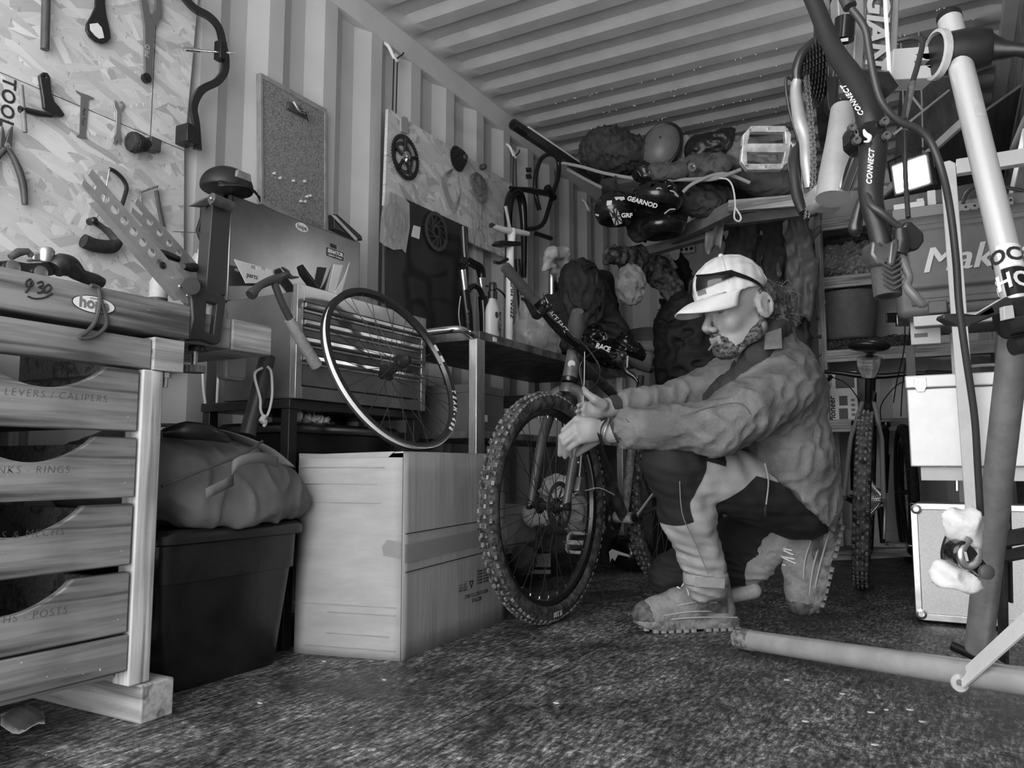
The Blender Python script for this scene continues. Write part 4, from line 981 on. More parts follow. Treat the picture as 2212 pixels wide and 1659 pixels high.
# clear cable loops under the cassette
c = ux(985, 380, .05); cb2 = T('cable_coil', 'thin loose cable coil hanging under the cassette', 'cables', c)
for i in range(5): B().tube(catmull([c + V((0, -.02, .03)), c + V((0, -.08 - .01 * i, -.06)), c + V((0, -.02, -.14 - .012 * i)), c + V((0, .04, -.07)), c + V((0, .01, .02))], 5), .001, 4).obj('cable', MATS['cable_grey'], cb2)
# black backing sheet leaning on the wall
tag(B().prism(pl([(832, 722), (830, 545), (842, 416), (1008, 492), (1010, 727)], 0, .06), (.008, 0, 0)).obj('black_sheet', gm('black_board', .022, .5, var=.35, sc=6)), 'big matt black sheet of board standing against the wall', 'board')
bpy.data.objects['black_sheet'].location.z += 0
# brake rotors
def rotor(t, c, u, w, d, r, m):
    B().prism(circ(c, r, u, w, 48), V(d) * .002, [circ(c, r * .80, u, w, 48)]).obj('brake_track', m, t, smooth=0)
    B().prism(circ(c, r * .34, u, w, 30), V(d) * .002, [circ(c, r * .22, u, w, 24)]).obj('carrier', m, t, smooth=0)
    for i in range(12):
        a = i * math.pi / 6; e = c + (V(u) * math.cos(a) + V(w) * math.sin(a)) * r * .82; s0 = c + (V(u) * math.cos(a + .7) + V(w) * math.sin(a + .7)) * r * .33
        B().bar(s0 + V(d) * .001, e + V(d) * .001, r * .05, .002, up=d).obj('rotor_arm', m, t, smooth=0)
rt = T('brake_rotor', 'bare brake rotor hanging on the black sheet', 'rotor', ux(943, 500, .08))
rotor(rt, ux(943, 500, .08), Yv, Zv, Xv, .088, gm('rotor_steel', .16, .35, m=.8))
rt = T('bagged_rotor', 'shiny brake rotor in a clear plastic bag by the black sheet', 'rotor', ux(855, 480, .08))
rotor(rt, ux(854, 478, .085), Yv, Zv, Xv, .078, chrome)
poly = gm('clear_plastic', .75, .12, alpha=.22, bump=.9, bsc=30)
g0 = [(838, 405), (858, 412), (872, 425), (884, 440), (885, 490), (876, 547), (868, 538), (850, 540), (830, 530), (820, 522), (823, 470), (830, 425)]
B().prism(pl(g0, 0, .074), (.001, 0, 0)).prism(pl(g0, 0, .10), (.001, 0, 0)).obj('plastic_bag', poly, rt, smooth=0)
tag(B().prism(pl([(893, 487), (907, 491), (904, 517), (888, 511)], 0, .07), (.004, 0, 0)).obj('paper_label', white), 'small blank white label stuck on the black sheet', 'label')
# ------------------------------------------------------------------ things standing on the trolley table
def stand_z(px, py, x): return ux(px, py, x)
# suspension fork
fk = T('suspension_fork', 'black suspension fork with silver stanchions standing on the trolley table', 'fork', (.3, 2.72, .975))
x = .27
B().tube(pl([(1001, 490), (1004, 545), (1007, 570)], 0, x), [.016, .016, .018], 14).obj('steerer', blackm, fk)
B().tube(catmull(pl([(997, 575), (1006, 563), (1022, 570), (1037, 580), (1041, 600)], 0, x), 4), [.02, .02, .018, .02, .018], 12).obj('crown', blackg, fk)
for a, b_ in (((999, 583), (1004, 626)), ((1038, 600), (1043, 640))): B().tube(pl([a, b_], 0, x), .015, 14).obj('stanchion', chrome, fk)
for a, b_, c_ in (((1003, 626), (1010, 680), (1016, 745)), ((1043, 640), (1046, 680), (1046, 745))): B().tube(pl([a, b_, c_], 0, x), [.021, .022, .018], 14).obj('lower_leg', blackg, fk)
B().tube(catmull(pl([(1008, 632), (1022, 618), (1036, 625), (1043, 645)], 0, x + .012), 5), .012, 10).obj('brace', blackg, fk)
B().text('AXON', mtx(ux(1010, 690, x + .024), (0, -.06, -1), (0, 1, -.06)), .03, .0004).obj('lettering', mgrey, fk, smooth=0)
B().tube(catmull(pl([(995, 640), (991, 680), (998, 720), (1006, 735)], 0, x + .01), 5), .002, 6).obj('cable', lgrey, fk)
B().tube(catmull(pl([(1045, 618), (1065, 620), (1085, 632), (1100, 655)], 0, x), 5), .0045, 8).obj('hose', black, fk)
# bottle of cleaner
x = .42; c = V((x, ux(1064, 700, x).y, .975))
bt = T('spray_bottle', 'pale printed chain-cleaner bottle with a black nozzle on the table', 'bottle', c)
B().lathe([(.036, 0), (.038, .006), (.038, .15), (.034, .17), (.020, .195), (.018, .21)], c, (0, 0, 1), 22, sy=.7, u=Yv).obj('body', gm('bottle_pale', .55, .4), bt)
B().lathe([(.019, .205), (.020, .235), (.015, .24), (.018, .258), (.014, .272), (0, .274)], c, (0, 0, 1), 16).obj('nozzle', black, bt)
B().text('MUC CLEANER', mtx(c + V((.028, .014, .09)), (0, 0, -1), (0, 1, 0)), .018, .0006, bold=.0004).text('CHAIN', mtx(c + V((.030, -.004, .09)), (0, 0, -1), (0, 1, 0)), .014, .0006).obj('lettering', ink, bt, smooth=0)
B().lathe([(.013, 0), (.013, .001)], c + V((.0265, -.012, .135)), Xv, 18).obj('logo_disc', dgrey, bt)
# floor pump
x = .30; pb_ = ux(1100, 720, x); p0 = V((x, pb_.y, .975))
fp = T('track_pump', 'white upright track pump with a T handle on the table', 'pump', p0)
B().tube([p0 + V((0, 0, .02)), ux(1100, 700, x), ux(1102, 533, x)], .0175, 16).obj('barrel', white, fp)
B().text('ZEFAL HUSKY', mtx(ux(1100, 640, x) + V((.0172, -.006, 0)), (0, 0, 1), (0, -1, 0)), .034, .0006, bold=.0005).obj('lettering', ink, fp, smooth=0)
B().tube(catmull(pl([(1062, 488), (1085, 496), (1110, 500), (1140, 505)], 0, x), 4), [.012, .015, .016, .012], 12).obj('handle', white, fp)
B().lathe([(.016, -.02), (.018, .0), (.022, .03), (.018, .045)], ux(1105, 515, x), (0, 0, 1), 14).obj('collar', white, fp)
B().tube(pl([(1061, 487), (1068, 490)], 0, x), .0125, 10).obj('end_plug', black, fp)
B().prism(pl([(1077, 527), (1085, 519), (1130, 522), (1132, 530), (1095, 533), (1080, 530)], 0, x + .02), (-.04, 0, 0)).obj('bracket', black, fp, bevel=.003)
B().box((p0.x - .05, p0.y - .1, .975), (p0.x + .05, p0.y + .1, .995)).obj('foot_plate', black, fp, bevel=.006)
B().tube(catmull(pl([(1096, 560), (1080, 568), (1068, 566)], 0, x + .02), 4), .008, 8).obj('hose_clip', black, fp)
# rigid black fork hanging beside the pump
x = .12; rf = T('rigid_fork', 'glossy black rigid fork hanging upside down behind the track pump', 'fork', ux(1115, 600, x))
B().tube(catmull(pl([(1096, 600), (1098, 520), (1098, 450), (1106, 420), (1118, 417), (1128, 440), (1132, 500), (1132, 600)], 0, x), 5), [.012, .018, .024, .026, .026, .024, .018, .012], 12).obj('blades', blackg, rf)
B().tube(pl([(1092, 445), (1104, 505)], 0, x + .03), .008, 8).obj('strap', lgrey, rf)
B().tube(pl([(1118, 560), (1124, 640), (1128, 690)], 0, x), [.016, .018, .016], 10).obj('steerer', black, rf)
# drop handlebar with stem
x = .10; dh = T('drop_handlebar', 'black drop handlebar and stem hung up by the wall', 'handlebar', ux(1185, 420, x))
B().tube(catmull(pl([(1165, 453), (1157, 420), (1157, 380), (1168, 345), (1188, 333), (1205, 345), (1206, 380), (1195, 415), (1187, 445), (1175, 480), (1160, 492), (1140, 495)], 0, x), 5), .0135, 12).obj('bar', blackm, dh)
B().tube(pl([(1158, 505), (1190, 515)], 0, x), .0135, 12).obj('bar_end', blackm, dh)
B().tube(pl([(1103, 406), (1150, 412), (1182, 418)], 0, x + .03), [.011, .017, .018], 12).obj('stem', blackg, dh)
B().tube(pl([(1182, 405), (1196, 428)], 0, x + .03), .022, 14).obj('clamp', blackg, dh)
# rag over a post
x = .42; rg = T('work_rag', 'grubby pale rag draped over an upright silver post', 'rag', ux(1215, 640, x))
s = S(ux(1170, 720, .36) + V((0, -.1, -.05)), ux(1240, 520, .48) + V((0, .15, .08)), .006)
s.cap(ux(1178, 578, x), ux(1192, 548, x), .022, .03, k=0).cap(ux(1192, 548, x), ux(1215, 545, x), .03, .032, k=.02).cap(ux(1215, 545, x), ux(1226, 590, x), .034, .032, k=.02).cap(ux(1226, 590, x), ux(1222, 690, x), .028, .024, k=.02, sq=((1, 0, 0), .5)).cap(ux(1185, 570, x), ux(1210, 600, x), .022, .03, k=.02)
s.fold(lambda P: .012 * np.abs(snoise(P, 18, 4)) - .003).obj('cloth', gm('rag_pale', .36, .9, var=.35, sc=14, bump=.4, bsc=60), rg)
tag(B().tube([ux(1192, 588, .40), V((.40, ux(1192, 730, .40).y, .976))], .0165, 16).obj('silver_post', alu), 'upright bare silver seat post standing on the table', 'seat post')
# clear plastic bag
x = .45; c = ux(1160, 715, x); pbg = S(c - V((.13, .22, .16)), c + V((.13, .22, .2)), .007)
pbg.ell(c + V((0, 0, -.02)), (.09, .13, .12), k=0).cap(c + V((0, -.05, .0)), c + V((0, -.09, .12)), .05, .03, k=.05).cap(c + V((0, .05, -.08)), c + V((0, .15, -.09)), .06, .04, k=.05).half(V((0, 0, .977)), (0, 0, -1))
pbg.fold(lambda P: .014 * np.abs(snoise(P, 15, 9)) + .003 * snoise(P, 40, 1) - .008)
tag(pbg.obj('plastic_sack', gm('sack_plastic', .5, .12, alpha=.34, bump=.5, bsc=18), smooth=1), 'crumpled clear plastic sack on the front of the trolley table', 'bag')
# ------------------------------------------------------------------ dark pile behind: backpack, jacket, glove, drum, carton
def blob(name, label, cat, lo, hi, h, prims, mat, fold=None, smooth=2, cutz=None, grp=None):
    s = S(lo, hi, h)
    for p in prims: getattr(s, p[0])(*p[1:-1], k=p[-1])
    if fold: s.fold(lambda P: 1.5 * fold(P))
    if cutz is not None: s.half((0, 0, cutz), (0, 0, -1))
    o = s.obj(name, mat, smooth=smooth); return tag(o, label, cat, grp)
bkm = gm('backpack_black', .012, .75, var=.5, sc=12)
c = V((.42, 3.50, 1.16))
blob('backpack', 'black rucksack heaped on the far end of the table', 'bag', V((.15, 3.1, .97)), V((.8, 4.0, 1.62)), .011,
     [('ell', V((.40, 3.45, 1.15)), (.16, .24, .20), None, 0), ('ell', V((.45, 3.62, 1.28)), (.16, .16, .20), None, .06), ('ell', V((.55, 3.60, 1.12)), (.13, .15, .15), None, .05), ('cap', V((.40, 3.42, 1.36)), V((.52, 3.66, 1.44)), .05, .05, .04)], bkm, lambda P: .014 * np.abs(snoise(P, 16, 3)) - .006, 2, .977)
tag(B().tube(catmull(pl([(1262, 580), (1275, 572), (1286, 582), (1288, 640), (1290, 690)], 0, .60), 5) + [V((.60, ux(1290, 690, .6).y, .976))], .011, 10).obj('bent_tube', black), 'bent black tube bar in front of the rucksack', 'tube')
c = ux(1380, 570, .5)
blob('work_glove', 'mottled thick winter glove draped on the pile behind the rucksack', 'glove', c - V((.2, .75, .42)), c + V((.25, .8, .25)), .013,
     [('cap', ux(1318, 553, .5), ux(1380, 560, .5), .045, .06, 0), ('cap', ux(1380, 560, .5), ux(1420, 585, .55), .07, .075, .06), ('cap', ux(1420, 585, .55), ux(1460, 640, .65), .075, .065, .06), ('cap', ux(1350, 575, .5), ux(1385, 590, .5), .03, .04, .04)], gm('glove_mottle', .09, .9, var=.9, sc=26, bump=.5, bsc=60), lambda P: .008 * snoise(P, 22, 6), 1)
# drum: grey barrel with pale band
c = V((uy(1396, 720, 4.35).x, 4.35, 0))
dr = T('drum', 'grey plastic drum with a pale band standing behind the bicycle', 'drum', c)
B().lathe([(.13, .0), (.145, .02), (.147, 1.06), (.152, 1.065), (.152, 1.08)], c, (0, 0, 1), 30).obj('body', gm('drum_grey', .12, .5), dr)
B().lathe([(.157, .0), (.160, .004), (.160, .05), (.157, .054)], c + V((0, 0, 1.15)), (0, 0, 1), 30, cap=False).obj('band', gm('drum_band', .34, .5), dr)
B().lathe([(.152, 1.08), (.157, 1.14), (.157, 1.21), (.14, 1.28), (.05, 1.3), (0, 1.3)], c, (0, 0, 1), 30).obj('lid', MATS['drum_grey'], dr)
tag(B().grid(lambda u, v: V((c.x + .166 * math.cos(-.55 + .18 * u), c.y + .166 * math.sin(-.55 + .18 * u), 1.22 - .4 * v)), 3, 6).obj('webbing_strap', dgrey), 'dark webbing strap hanging down the grey drum', 'strap'); solid(bpy.data.objects['webbing_strap'], .004)
# printed carton
q = uy(1340, 800, 3.82); 
ct = T('printed_carton', 'pale carton printed with rows of black text behind the handlebar', 'carton', (q.x, 3.95, .66))
x0, x1 = uy(1302, 800, 3.82).x, uy(1385, 800, 3.82).x; z1 = uy(1330, 758, 3.82).z
B().box((x0, 3.82, .66), (x1, 4.08, z1)).obj('carton', gm('carton_pale', .42, .7, var=.08, sc=5), ct, bevel=.003)
for i, tx in enumerate(('ORDER NO', 'QTY', 'ITEM NO', 'SIZE', 'CTN NO', 'G.W.', 'N.W.', 'MEASUREMENT')):
    B().text(tx, mtx((x0 + .05, 3.8185, z1 - .03 - .027 * i), (1, 0, 0), (0, 0, 1)), .02, .0004, align='LEFT').obj('lettering', ink, ct, smooth=0)
B().box((x0 + .002, 3.8175, z1 + .0), (x0 + .06, 3.819, z1 + .05)).obj('address_label', white, ct)
tag(B().box((x0 - .02, 3.81, 0), (x1 + .05, 4.1, .658)).obj('storage_crate', gm('crate_dark', .04, .6, var=.3, sc=6), bevel=.006), 'dark crate on the floor under the printed carton', 'crate')
tag(B().box((.20, 3.14, .976), (.34, 3.30, 1.03)).obj('parts_box', gm('pb', .16, .6), bevel=.004), 'low dark cardboard parts box on the table behind the stem', 'box')
# boxes on the trolley shelves
for lb, (x0, y0, x1, y1, z0, h), v in (('grey shallow box on the trolley shelf behind the bare wheel', (.30, 2.40, .52, 2.64, .625, .17), .10), ('pale flat carton on the trolley shelf behind the tyre', (.22, 2.70, .55, 3.10, .625, .10), .45), ('dark open box on the trolley shelf beneath the plastic sack', (.2, 3.2, .55, 3.6, .625, .2), .05), ('low pale tray box on the lowest trolley shelf', (.25, 2.42, .55, 2.85, .205, .14), .3)):
    t = T('shelf_box', lb, 'box', ((x0 + x1) / 2, (y0 + y1) / 2, z0))
    mm = gm('sbox%d' % int(v * 100), v, .65, var=.12, sc=7)
    B().box((x0, y0, z0), (x1, y1, z0 + h)).obj('body', mm, t, bevel=.003)
    B().box((x0 - .003, y0 - .003, z0 + h - .028), (x1 + .003, y1 + .003, z0 + h + .003)).obj('lid', mm, t, bevel=.003)
    if v < .2: B().box((x1 + .003, y0 + .05, z0 + .04), (x1 + .005, y0 + .11, z0 + .065)).obj('label', white, t)
c = V((.40, 2.29, .55)); 
c = V((.3, 2.45, .795 + .003))
# ------------------------------------------------------------------ high luggage rack at the far end with ropes, bags and helmets
rk = T('luggage_rack', 'timber rack slung under the roof carrying bags and helmets', 'rack', (.9, 3.9, 1.8))
def plank(a, b, w, h, nm='plank', m=None): return B().bar(a, b, w, h).obj(nm, m or woodS, rk, bevel=.003)
plank(ud(1575, 447, 3.75), ud(1760, 432, 3.55), .045, .055)
plank(ud(1455, 515, 4.35), ud(1592, 447, 3.78), .05, .07, m=gm('plank_grey', .2, .7, var=.2, sc=9))
plank(ud(1330, 563, 4.7), ud(1545, 503, 4.2), .06, .05, m=MATS['plank_grey'])
plank(ud(1290, 390, 4.4), ud(1480, 478, 4.6), .05, .05, m=MATS['plank_grey'])
plank(ud(1560, 480, 4.2), ud(1760, 455, 4.0), .05, .05, m=MATS['plank_grey'])
plank(ud(1430, 545, 4.9), ud(1455, 585, 4.9), .05, .05)
B().grid(lambda u, v: ud(1300 + 430 * u, 400 + 18 * math.sin(u * 9) + 40 * v * (1 - u) + 28 * v, 4.1 - .35 * u + .7 * v), 16, 5).obj('net', gm('net_dark', .03, .8), rk)
solid(bpy.data.objects['net'], .01)
rpm = gm('rope_grey', .38, .8, bump=.4, bsc=200)
for i, (px, d0, d1) in enumerate((([(1215, 352), (1255, 360), (1310, 375), (1385, 387), (1450, 388), (1535, 388), (1590, 370)], 4.1, 3.6), ([(1385, 387), (1470, 388), (1550, 382), (1600, 366)], 3.8, 3.6), ([(1475, 415), (1500, 395), (1560, 375), (1620, 395)], 3.7, 3.65), ([(1225, 365), (1270, 390), (1310, 410)], 4.2, 4.2))):
    n = len(px); tag(B().tube(catmull([ud(a, b_, d0 + (d1 - d0) * j / (n - 1)) for j, (a, b_) in enumerate(px)], 5), .0085, 8).obj('rope', rpm), ('long pale rope stretched in front of the bags on the rack', 'second rope strand twisted along the front of the rack', 'short rope tied diagonally at the pale plank', 'thin rope running back to the corner by the wall')[i], 'rope', 'ropes of the ceiling rack')
tag(B().tube(catmull([ud(1553, 385, 3.6), ud(1572, 388, 3.6), ud(1583, 405, 3.58), ud(1588, 440, 3.56), ud(1586, 470, 3.56), ud(1596, 478, 3.56), ud(1600, 468, 3.56), ud(1588, 448, 3.56)], 5), .004, 6).obj('tie_string', white), 'thin white tie string hanging off the pale plank', 'string')
# strip light under the rail
st_ = T('strip_light', 'long dark strip light batten slung under the roof along the wall', 'light fitting', ud(1200, 330, 3.9))
a, b_ = ud(1108, 268, 3.75), ud(1290, 390, 4.35)
B().bar(a, b_, .035, .04).obj('body', gm('batten', .03, .4), st_, bevel=.003)
a2, b2 = a + (b_ - a) * .14, b_
B().bar(a2 + V((0, 0, .024)), b2 + V((0, 0, .024)), .03, .014).obj('diffuser', white, st_)
B().tube([a, a + (b_ - a) * .12], .026, 14).obj('end_cap', black, st_)
# bags
def pd(px, py, d): return ud(px, py, d)
c = pd(1325, 325, 4.1)
blob('rolled_bag', 'big dark rolled sack at the left end of the ceiling rack', 'bag', c - V((.24, .24, .22)), c + V((.24, .24, .22)), .009, [('ell', c + V((-.03, 0, .0)), (.15, .15, .125), None, 0), ('ell', c + V((.08, .03, -.03)), (.13, .13, .085), None, .05)], gm('bag_dark', .035, .75, var=.3, sc=10), lambda P: .010 * np.abs(snoise(P, 24, 2)) + .004 * snoise(P, 50, 3) - .006)
c = pd(1430, 320, 4.0); hd = T('padded_case', 'smooth grey egg-shaped padded case on the ceiling rack', 'case', c)
Mr = Matrix.Rotation(math.radians(20), 3, BK)
s = S(c - V((.18, .18, .18)), c + V((.18, .18, .18)), .006); s.ell(c, (.10, .09, .125), Mr, k=0); s.obj('shell', gm('case_grey', .16, .45, var=.15, sc=10), hd)
B().tube([c + Mr @ V((.103 * math.cos(t), -.02, .128 * math.sin(t))) for t in [i * math.pi / 18 for i in range(36)]], .008, 8, closed=True).obj('trim_cord', black, hd)
B().lathe([(.008, 0), (.008, .005), (.004, .006)], c - BK * .092 + V((-.025, 0, .02)), -BK, 12).obj('vent', ink, hd)
c = pd(1482, 322, 4.05)
tag(B().lathe([(.03, 0), (.036, .02), (.036, .09), (.02, .12), (.014, .13)], c - V((0, 0, .06)), (0, 0, 1), 14).obj('plastic_bottle', lgrey), 'pale plastic bottle wedged between case and pointed bag', 'bottle')
c = pd(1530, 310, 3.9)
blob('pointed_bag', 'black nylon bag with a pointed end on the ceiling rack', 'bag', c - V((.2, .2, .16)), c + V((.2, .2, .18)), .007, [('cap', pd(1515, 325, 3.9), pd(1555, 308, 3.85), .085, .06, 0), ('cap', pd(1555, 308, 3.85), pd(1592, 270, 3.8), .055, .006, .03)], gm('nylon_black', .014, .4, var=.3, sc=9), lambda P: .006 * np.abs(snoise(P, 30, 8)) - .002)
c = pd(1480, 365, 3.75)
for i, (pa, pb, d, r, lb, v) in enumerate((((1420, 372), (1500, 355), 3.75, .05, 'grey strap-like tool roll lying along the rack front', .09), ((1500, 360), (1560, 350), 3.75, .06, 'rolled grey rucksack in the middle of the rack', .10), ((1590, 330), (1700, 345), 3.9, .09, 'pale grey folded tarpaulin at the right of the rack', .16), ((1385, 368), (1410, 372), 3.8, .045, 'shiny black bin bag below the padded case', .012), ((1480, 425), (1560, 430), 4.0, .085, 'slumped grey cloth bag hanging under the rack', .06), ((1620, 380), (1700, 400), 3.8, .07, 'dark folded bag behind the flat pedal', .05))):
    a, b_ = pd(*pa, d), pd(*pb, d)
    blob('soft_bag', lb, 'bag', V([min(a[j], b_[j]) - r - .05 for j in range(3)]), V([max(a[j], b_[j]) + r + .05 for j in range(3)]), .008, [('cap', a, b_, r, r * .85, 0), ('ell', (a + b_) / 2 - V((0, 0, r * .4)), (r * 1.3, r * 1.2, r * .8), None, .04)], gm('softbag%d' % i, v, .25 if i == 3 else .8, var=.25, sc=12), lambda P, i=i: .011 * np.abs(snoise(P, 30, 10 + i)) - .003)
B().lathe([(.012, 0), (.012, .004), (.02, .004), (.02, 0)], pd(1495, 362, 3.66), -BK, 16).obj('x', steel); tag(bpy.data.objects['x'], 'round metal eyelet on the grey rucksack of the rack', 'eyelet'); bpy.data.objects['x'].name = 'eyelet'
# helmets
def helmet(label, c, r, tilt, kind):
    h = T('helmet', label, 'helmet', c - V((0, 0, r[2])), 'helmets hung from the rack')
    s = S(c - V((.2, .2, .2)), c + V((.2, .2, .2)), .005)
    M = Matrix.Rotation(tilt, 3, BK)
    s.ell(c, r, M, k=0)
    if kind == 'skate': s.ell(c + M @ V((0, 0, -r[2] * 1.0)), (r[0] * .85, r[1] * .85, r[2] * .75), M, k=.0, op='s')
    else:
        for i in range(5):
            p = c - BK * r[1] * .75 + M @ V((-r[0] * .6 + r[0] * .32 * i, 0, r[2] * (.15 + .5 * ((i + 1) % 2))))
            s.ell(p, (r[0] * .1, r[1] * .3, r[2] * .3), Matrix.Rotation(.6 + tilt, 3, BK), k=.01, op='s')
        s.ell(c + M @ V((0, 0, -r[2] * .9)), (r[0] * .85, r[1] * .85, r[2] * .6), M, k=0, op='s')
    s.obj('shell', gm('helmet_black', .012, .2, coat=.4), h, smooth=1)
    return h, M
c = pd(1328, 455, 3.9)
h, M = helmet('round black skate helmet with stickers hanging from the rack', c, (.1, .115, .095), 0, 'skate')
def onh(px, py, d=3.9): 
    r = ray(px, py).normalized(); oc_ = EYE - c; b0 = r.dot(oc_); R_ = .104; ds = b0 * b0 - (oc_.length_squared - R_ * R_); return EYE + r * (-b0 - math.sqrt(max(ds, 0))) - r * .012
def patch(pxs, mt, nm): return B().prism([onh(*p) for p in pxs], -BK * .002).obj(nm, mt, h, smooth=0)
patch([(1315, 455), (1333, 450), (1345, 482), (1328, 488)], lgrey, 'flag_sticker')
for s0, s1 in (((1315, 455), (1345, 482)), ((1333, 450), (1328, 488)), ((1324, 452), (1336, 485)), ((1320, 470), (1340, 466))): B().bar(onh(*s0) - BK * .003, onh(*s1) - BK * .003, .006, .002, up=BK).obj('flag_stripe', ink, h, smooth=0)
patch([(1292, 435), (1298, 432), (1293, 468), (1286, 465)], white, 'side_sticker'); patch([(1311, 434), (1322, 433), (1321, 443), (1310, 444)], white, 'side_sticker')
patch([(1327, 426), (1348, 425), (1350, 431), (1342, 434), (1337, 430), (1331, 433)], white, 'eyes_sticker')
B().text('GRF', mtx(onh(1354, 466) - BK * .003, RT, (0, 0, 1)), .03, .0005, bold=.001).obj('lettering', white, h, smooth=0)
for dx in (-8, 8): B().tube([pd(1328 + dx, 424, 3.86), pd(1330, 380, 3.86)], .005, 6).obj('strap', black, h)
c = pd(1420, 428, 3.8)
h, M = helmet('black vented bike helmet with white lettering on the rack front', c, (.125, .12, .085), .12, 'vent')
B().text('GEARNOD', mtx(pd(1387, 437, 3.67), (RT * .9 - UP * .25).normalized(), (UP * .9 + RT * .25).normalized()), .03, .002, bold=.001, shear=.1).obj('lettering', white, h, smooth=0)
for a_, b__ in (((1418, 408), (1432, 412)), ((1447, 412), (1465, 425)), ((1435, 462), (1458, 452))): B().tube(catmull([pd(*a_, 3.68), pd((a_[0] + b__[0]) / 2, (a_[1] + b__[1]) / 2 - 4, 3.675), pd(*b__, 3.69)], 3), .0035, 6).obj('painted_glint', lgrey, h)  # matt grey tubes imitating highlights on the glossy shell
c = pd(1430, 490, 3.95)
h, M = helmet('dark full helmet hanging lowest beneath the lettered helmet', c, (.12, .12, .075), -.1, 'skate')
c = pd(1385, 490, 4.1)
blob('hanging_bag', 'small black bag hanging between the dark helmets', 'bag', c - V((.12, .12, .14)), c + V((.12, .12, .14)), .007, [('ell', c, (.07, .07, .09), None, 0)], bkm, lambda P: .006 * snoise(P, 30, 4))
# rag and vest hanging off the plank
c = pd(1550, 505, 4.1); g = B().grid(lambda u, v: pd(1528 + 36 * u - 8 * v, 478 + 62 * v + 10 * math.sin(6 * u), 4.1 + .03 * math.sin(9 * u + 2 * v)), 10, 8).obj('hanging_rag', gm('rag_light', .3, .85, var=.2, sc=10)); solid(g, .004); tag(g, 'pale rag hanging off the rack plank above the cap', 'rag')
# wall vents
v0 = T('wall_vent', 'square wall vent with nine round holes in the back wall', 'vent', uy(1483, 528, 5.45))
c = uy(1483, 528, 5.46); B().box((c.x - .06, 5.455, c.z - .065), (c.x + .06, 5.47, c.z + .065)).obj('plate', wallm, v0, bevel=.004)
for i in range(3):
    for j in range(3): B().lathe([(.012, 0), (.012, .003), (0, .003)], (c.x - .036 + .036 * i, 5.456, c.z - .036 + .036 * j), (0, -1, 0), 12).obj('hole', ink, v0)
v1 = T('slot_vent', 'small vent with dark slots in the left wall near the roof', 'vent', ux(1140, 370, .01))
for i in range(3):
    for j in range(2): B().bar(ux(1137 + 4 * i, 362 + 14 * j, .004), ux(1138.5 + 4 * i, 372 + 14 * j, .004), .008, .006).obj('slot', ink, v1, smooth=0)
# ------------------------------------------------------------------ mountain bike under repair
tyrem = gm('tyre_muddy', .05, .85, var=.75, sc=38, bump=.4, bsc=120)
knobm = gm('tyre_knobs', .15, .9, var=.85, sc=60)
sidem = gm('tyre_side', .035, .7, var=.6, sc=20)
def tyre(t, M, R_, r, nk=84, mats=(tyrem, knobm), rows=((-.62, 0), (-.2, .5), (.2, .5), (.62, 0)), kh=.006, muddy=True):
    Rc = R_ - r
    prof = [(Rc + r * math.cos(a), r * math.sin(a)) for a in [math.radians(x) for x in range(-140, 141, 20)]]
    ty = B().lathe(prof, (0, 0, 0), (0, 0, 1), 90, cap=False).xf(M).obj('tyre', mats[0], t, smooth=60)
    kb = B(); rr = random.Random(5)
    for i in range(nk):
        for q, off in rows:
            a = 2 * math.pi * (i + off) / nk; b = q * 1.25; w = .0085 if abs(q) > .5 else .007
            er = V((math.cos(a), math.sin(a), 0)); et = V((-math.sin(a), math.cos(a), 0)); n = er * math.cos(b) + V((0, 0, 1)) * math.sin(b); s = et.cross(n)
            c = er * Rc + n * (r - .001)
            kb.box((-.0062, -w / 2, 0), (.0062, w / 2, kh * rr.uniform(.8, 1.15)), mtx(c, et, s, n))
    o = kb.xf(M).obj('tread_knobs', mats[1], ty, smooth=0, fix=False); o['kind'] = 'stuff'
    return ty
bike = T('mountain_bike', 'grey-forked mountain bike with knobbly tyres being repaired by the kneeling man', 'bicycle', (.885, 2.8, 0))
axF = V((.868, 2.32, .374)); hd_ = V((.07, 1, 0)).normalized(); sd = V((hd_.y, -hd_.x, 0))      # sd: bicycle's left side, towards +X
MF = mtx(axF, hd_, (0, 0, 1), sd)
tF = tyre(bike, MF, .368, .030)
wheel_parts(bike, MF, .315, .028, gm('spoke_black', .03), gm('rim_black', .018), blackm, 32, None, .03, .0012)
for i in range(32):
    a = 2 * math.pi * (i + .0) / 32; B().lathe([(.0022, 0), (.0026, .004), (.002, .012)], MF @ V((.286 * math.cos(a), .286 * math.sin(a), 0)), MF.to_3x3() @ V((math.cos(a), math.sin(a), 0)), 6).obj('nipple', alu, bike)
# lettering on the tyre and rim walls
def letters(txt, M, r, a_mid, size, z, mt, parent, out=True, step=.82, bold=.0008):
    n = len(txt)
    for i, ch in enumerate(txt):
        if ch == ' ': continue
        a = a_mid - (i - (n - 1) / 2) * size * step / r * (1 if out else -1)
        rad = V((math.cos(a), math.sin(a), 0)); tan = V((math.sin(a), -math.cos(a), 0)) * (1 if out else -1)
        B().text(ch, M @ mtx(rad * r + V((0, 0, z)), tan, rad * (1 if out else -1), V((0, 0, 1))), size, .0018, bold=bold).obj('lettering', mt, parent, smooth=0)
letters('SCHWALBE', MF, .343, math.radians(58), .026, .0285, lgrey if False else gm('tyre_print', .2, .7), tF)
letters('WTB', MF, .343, math.radians(-88), .022, .0285, gm('tyre_print2', .45, .7), tF, out=False)
arcpatch(MF, .298, .309, math.radians(8), math.radians(34), .0135, .0135, 10).obj('rim_decal', lgrey, bike)
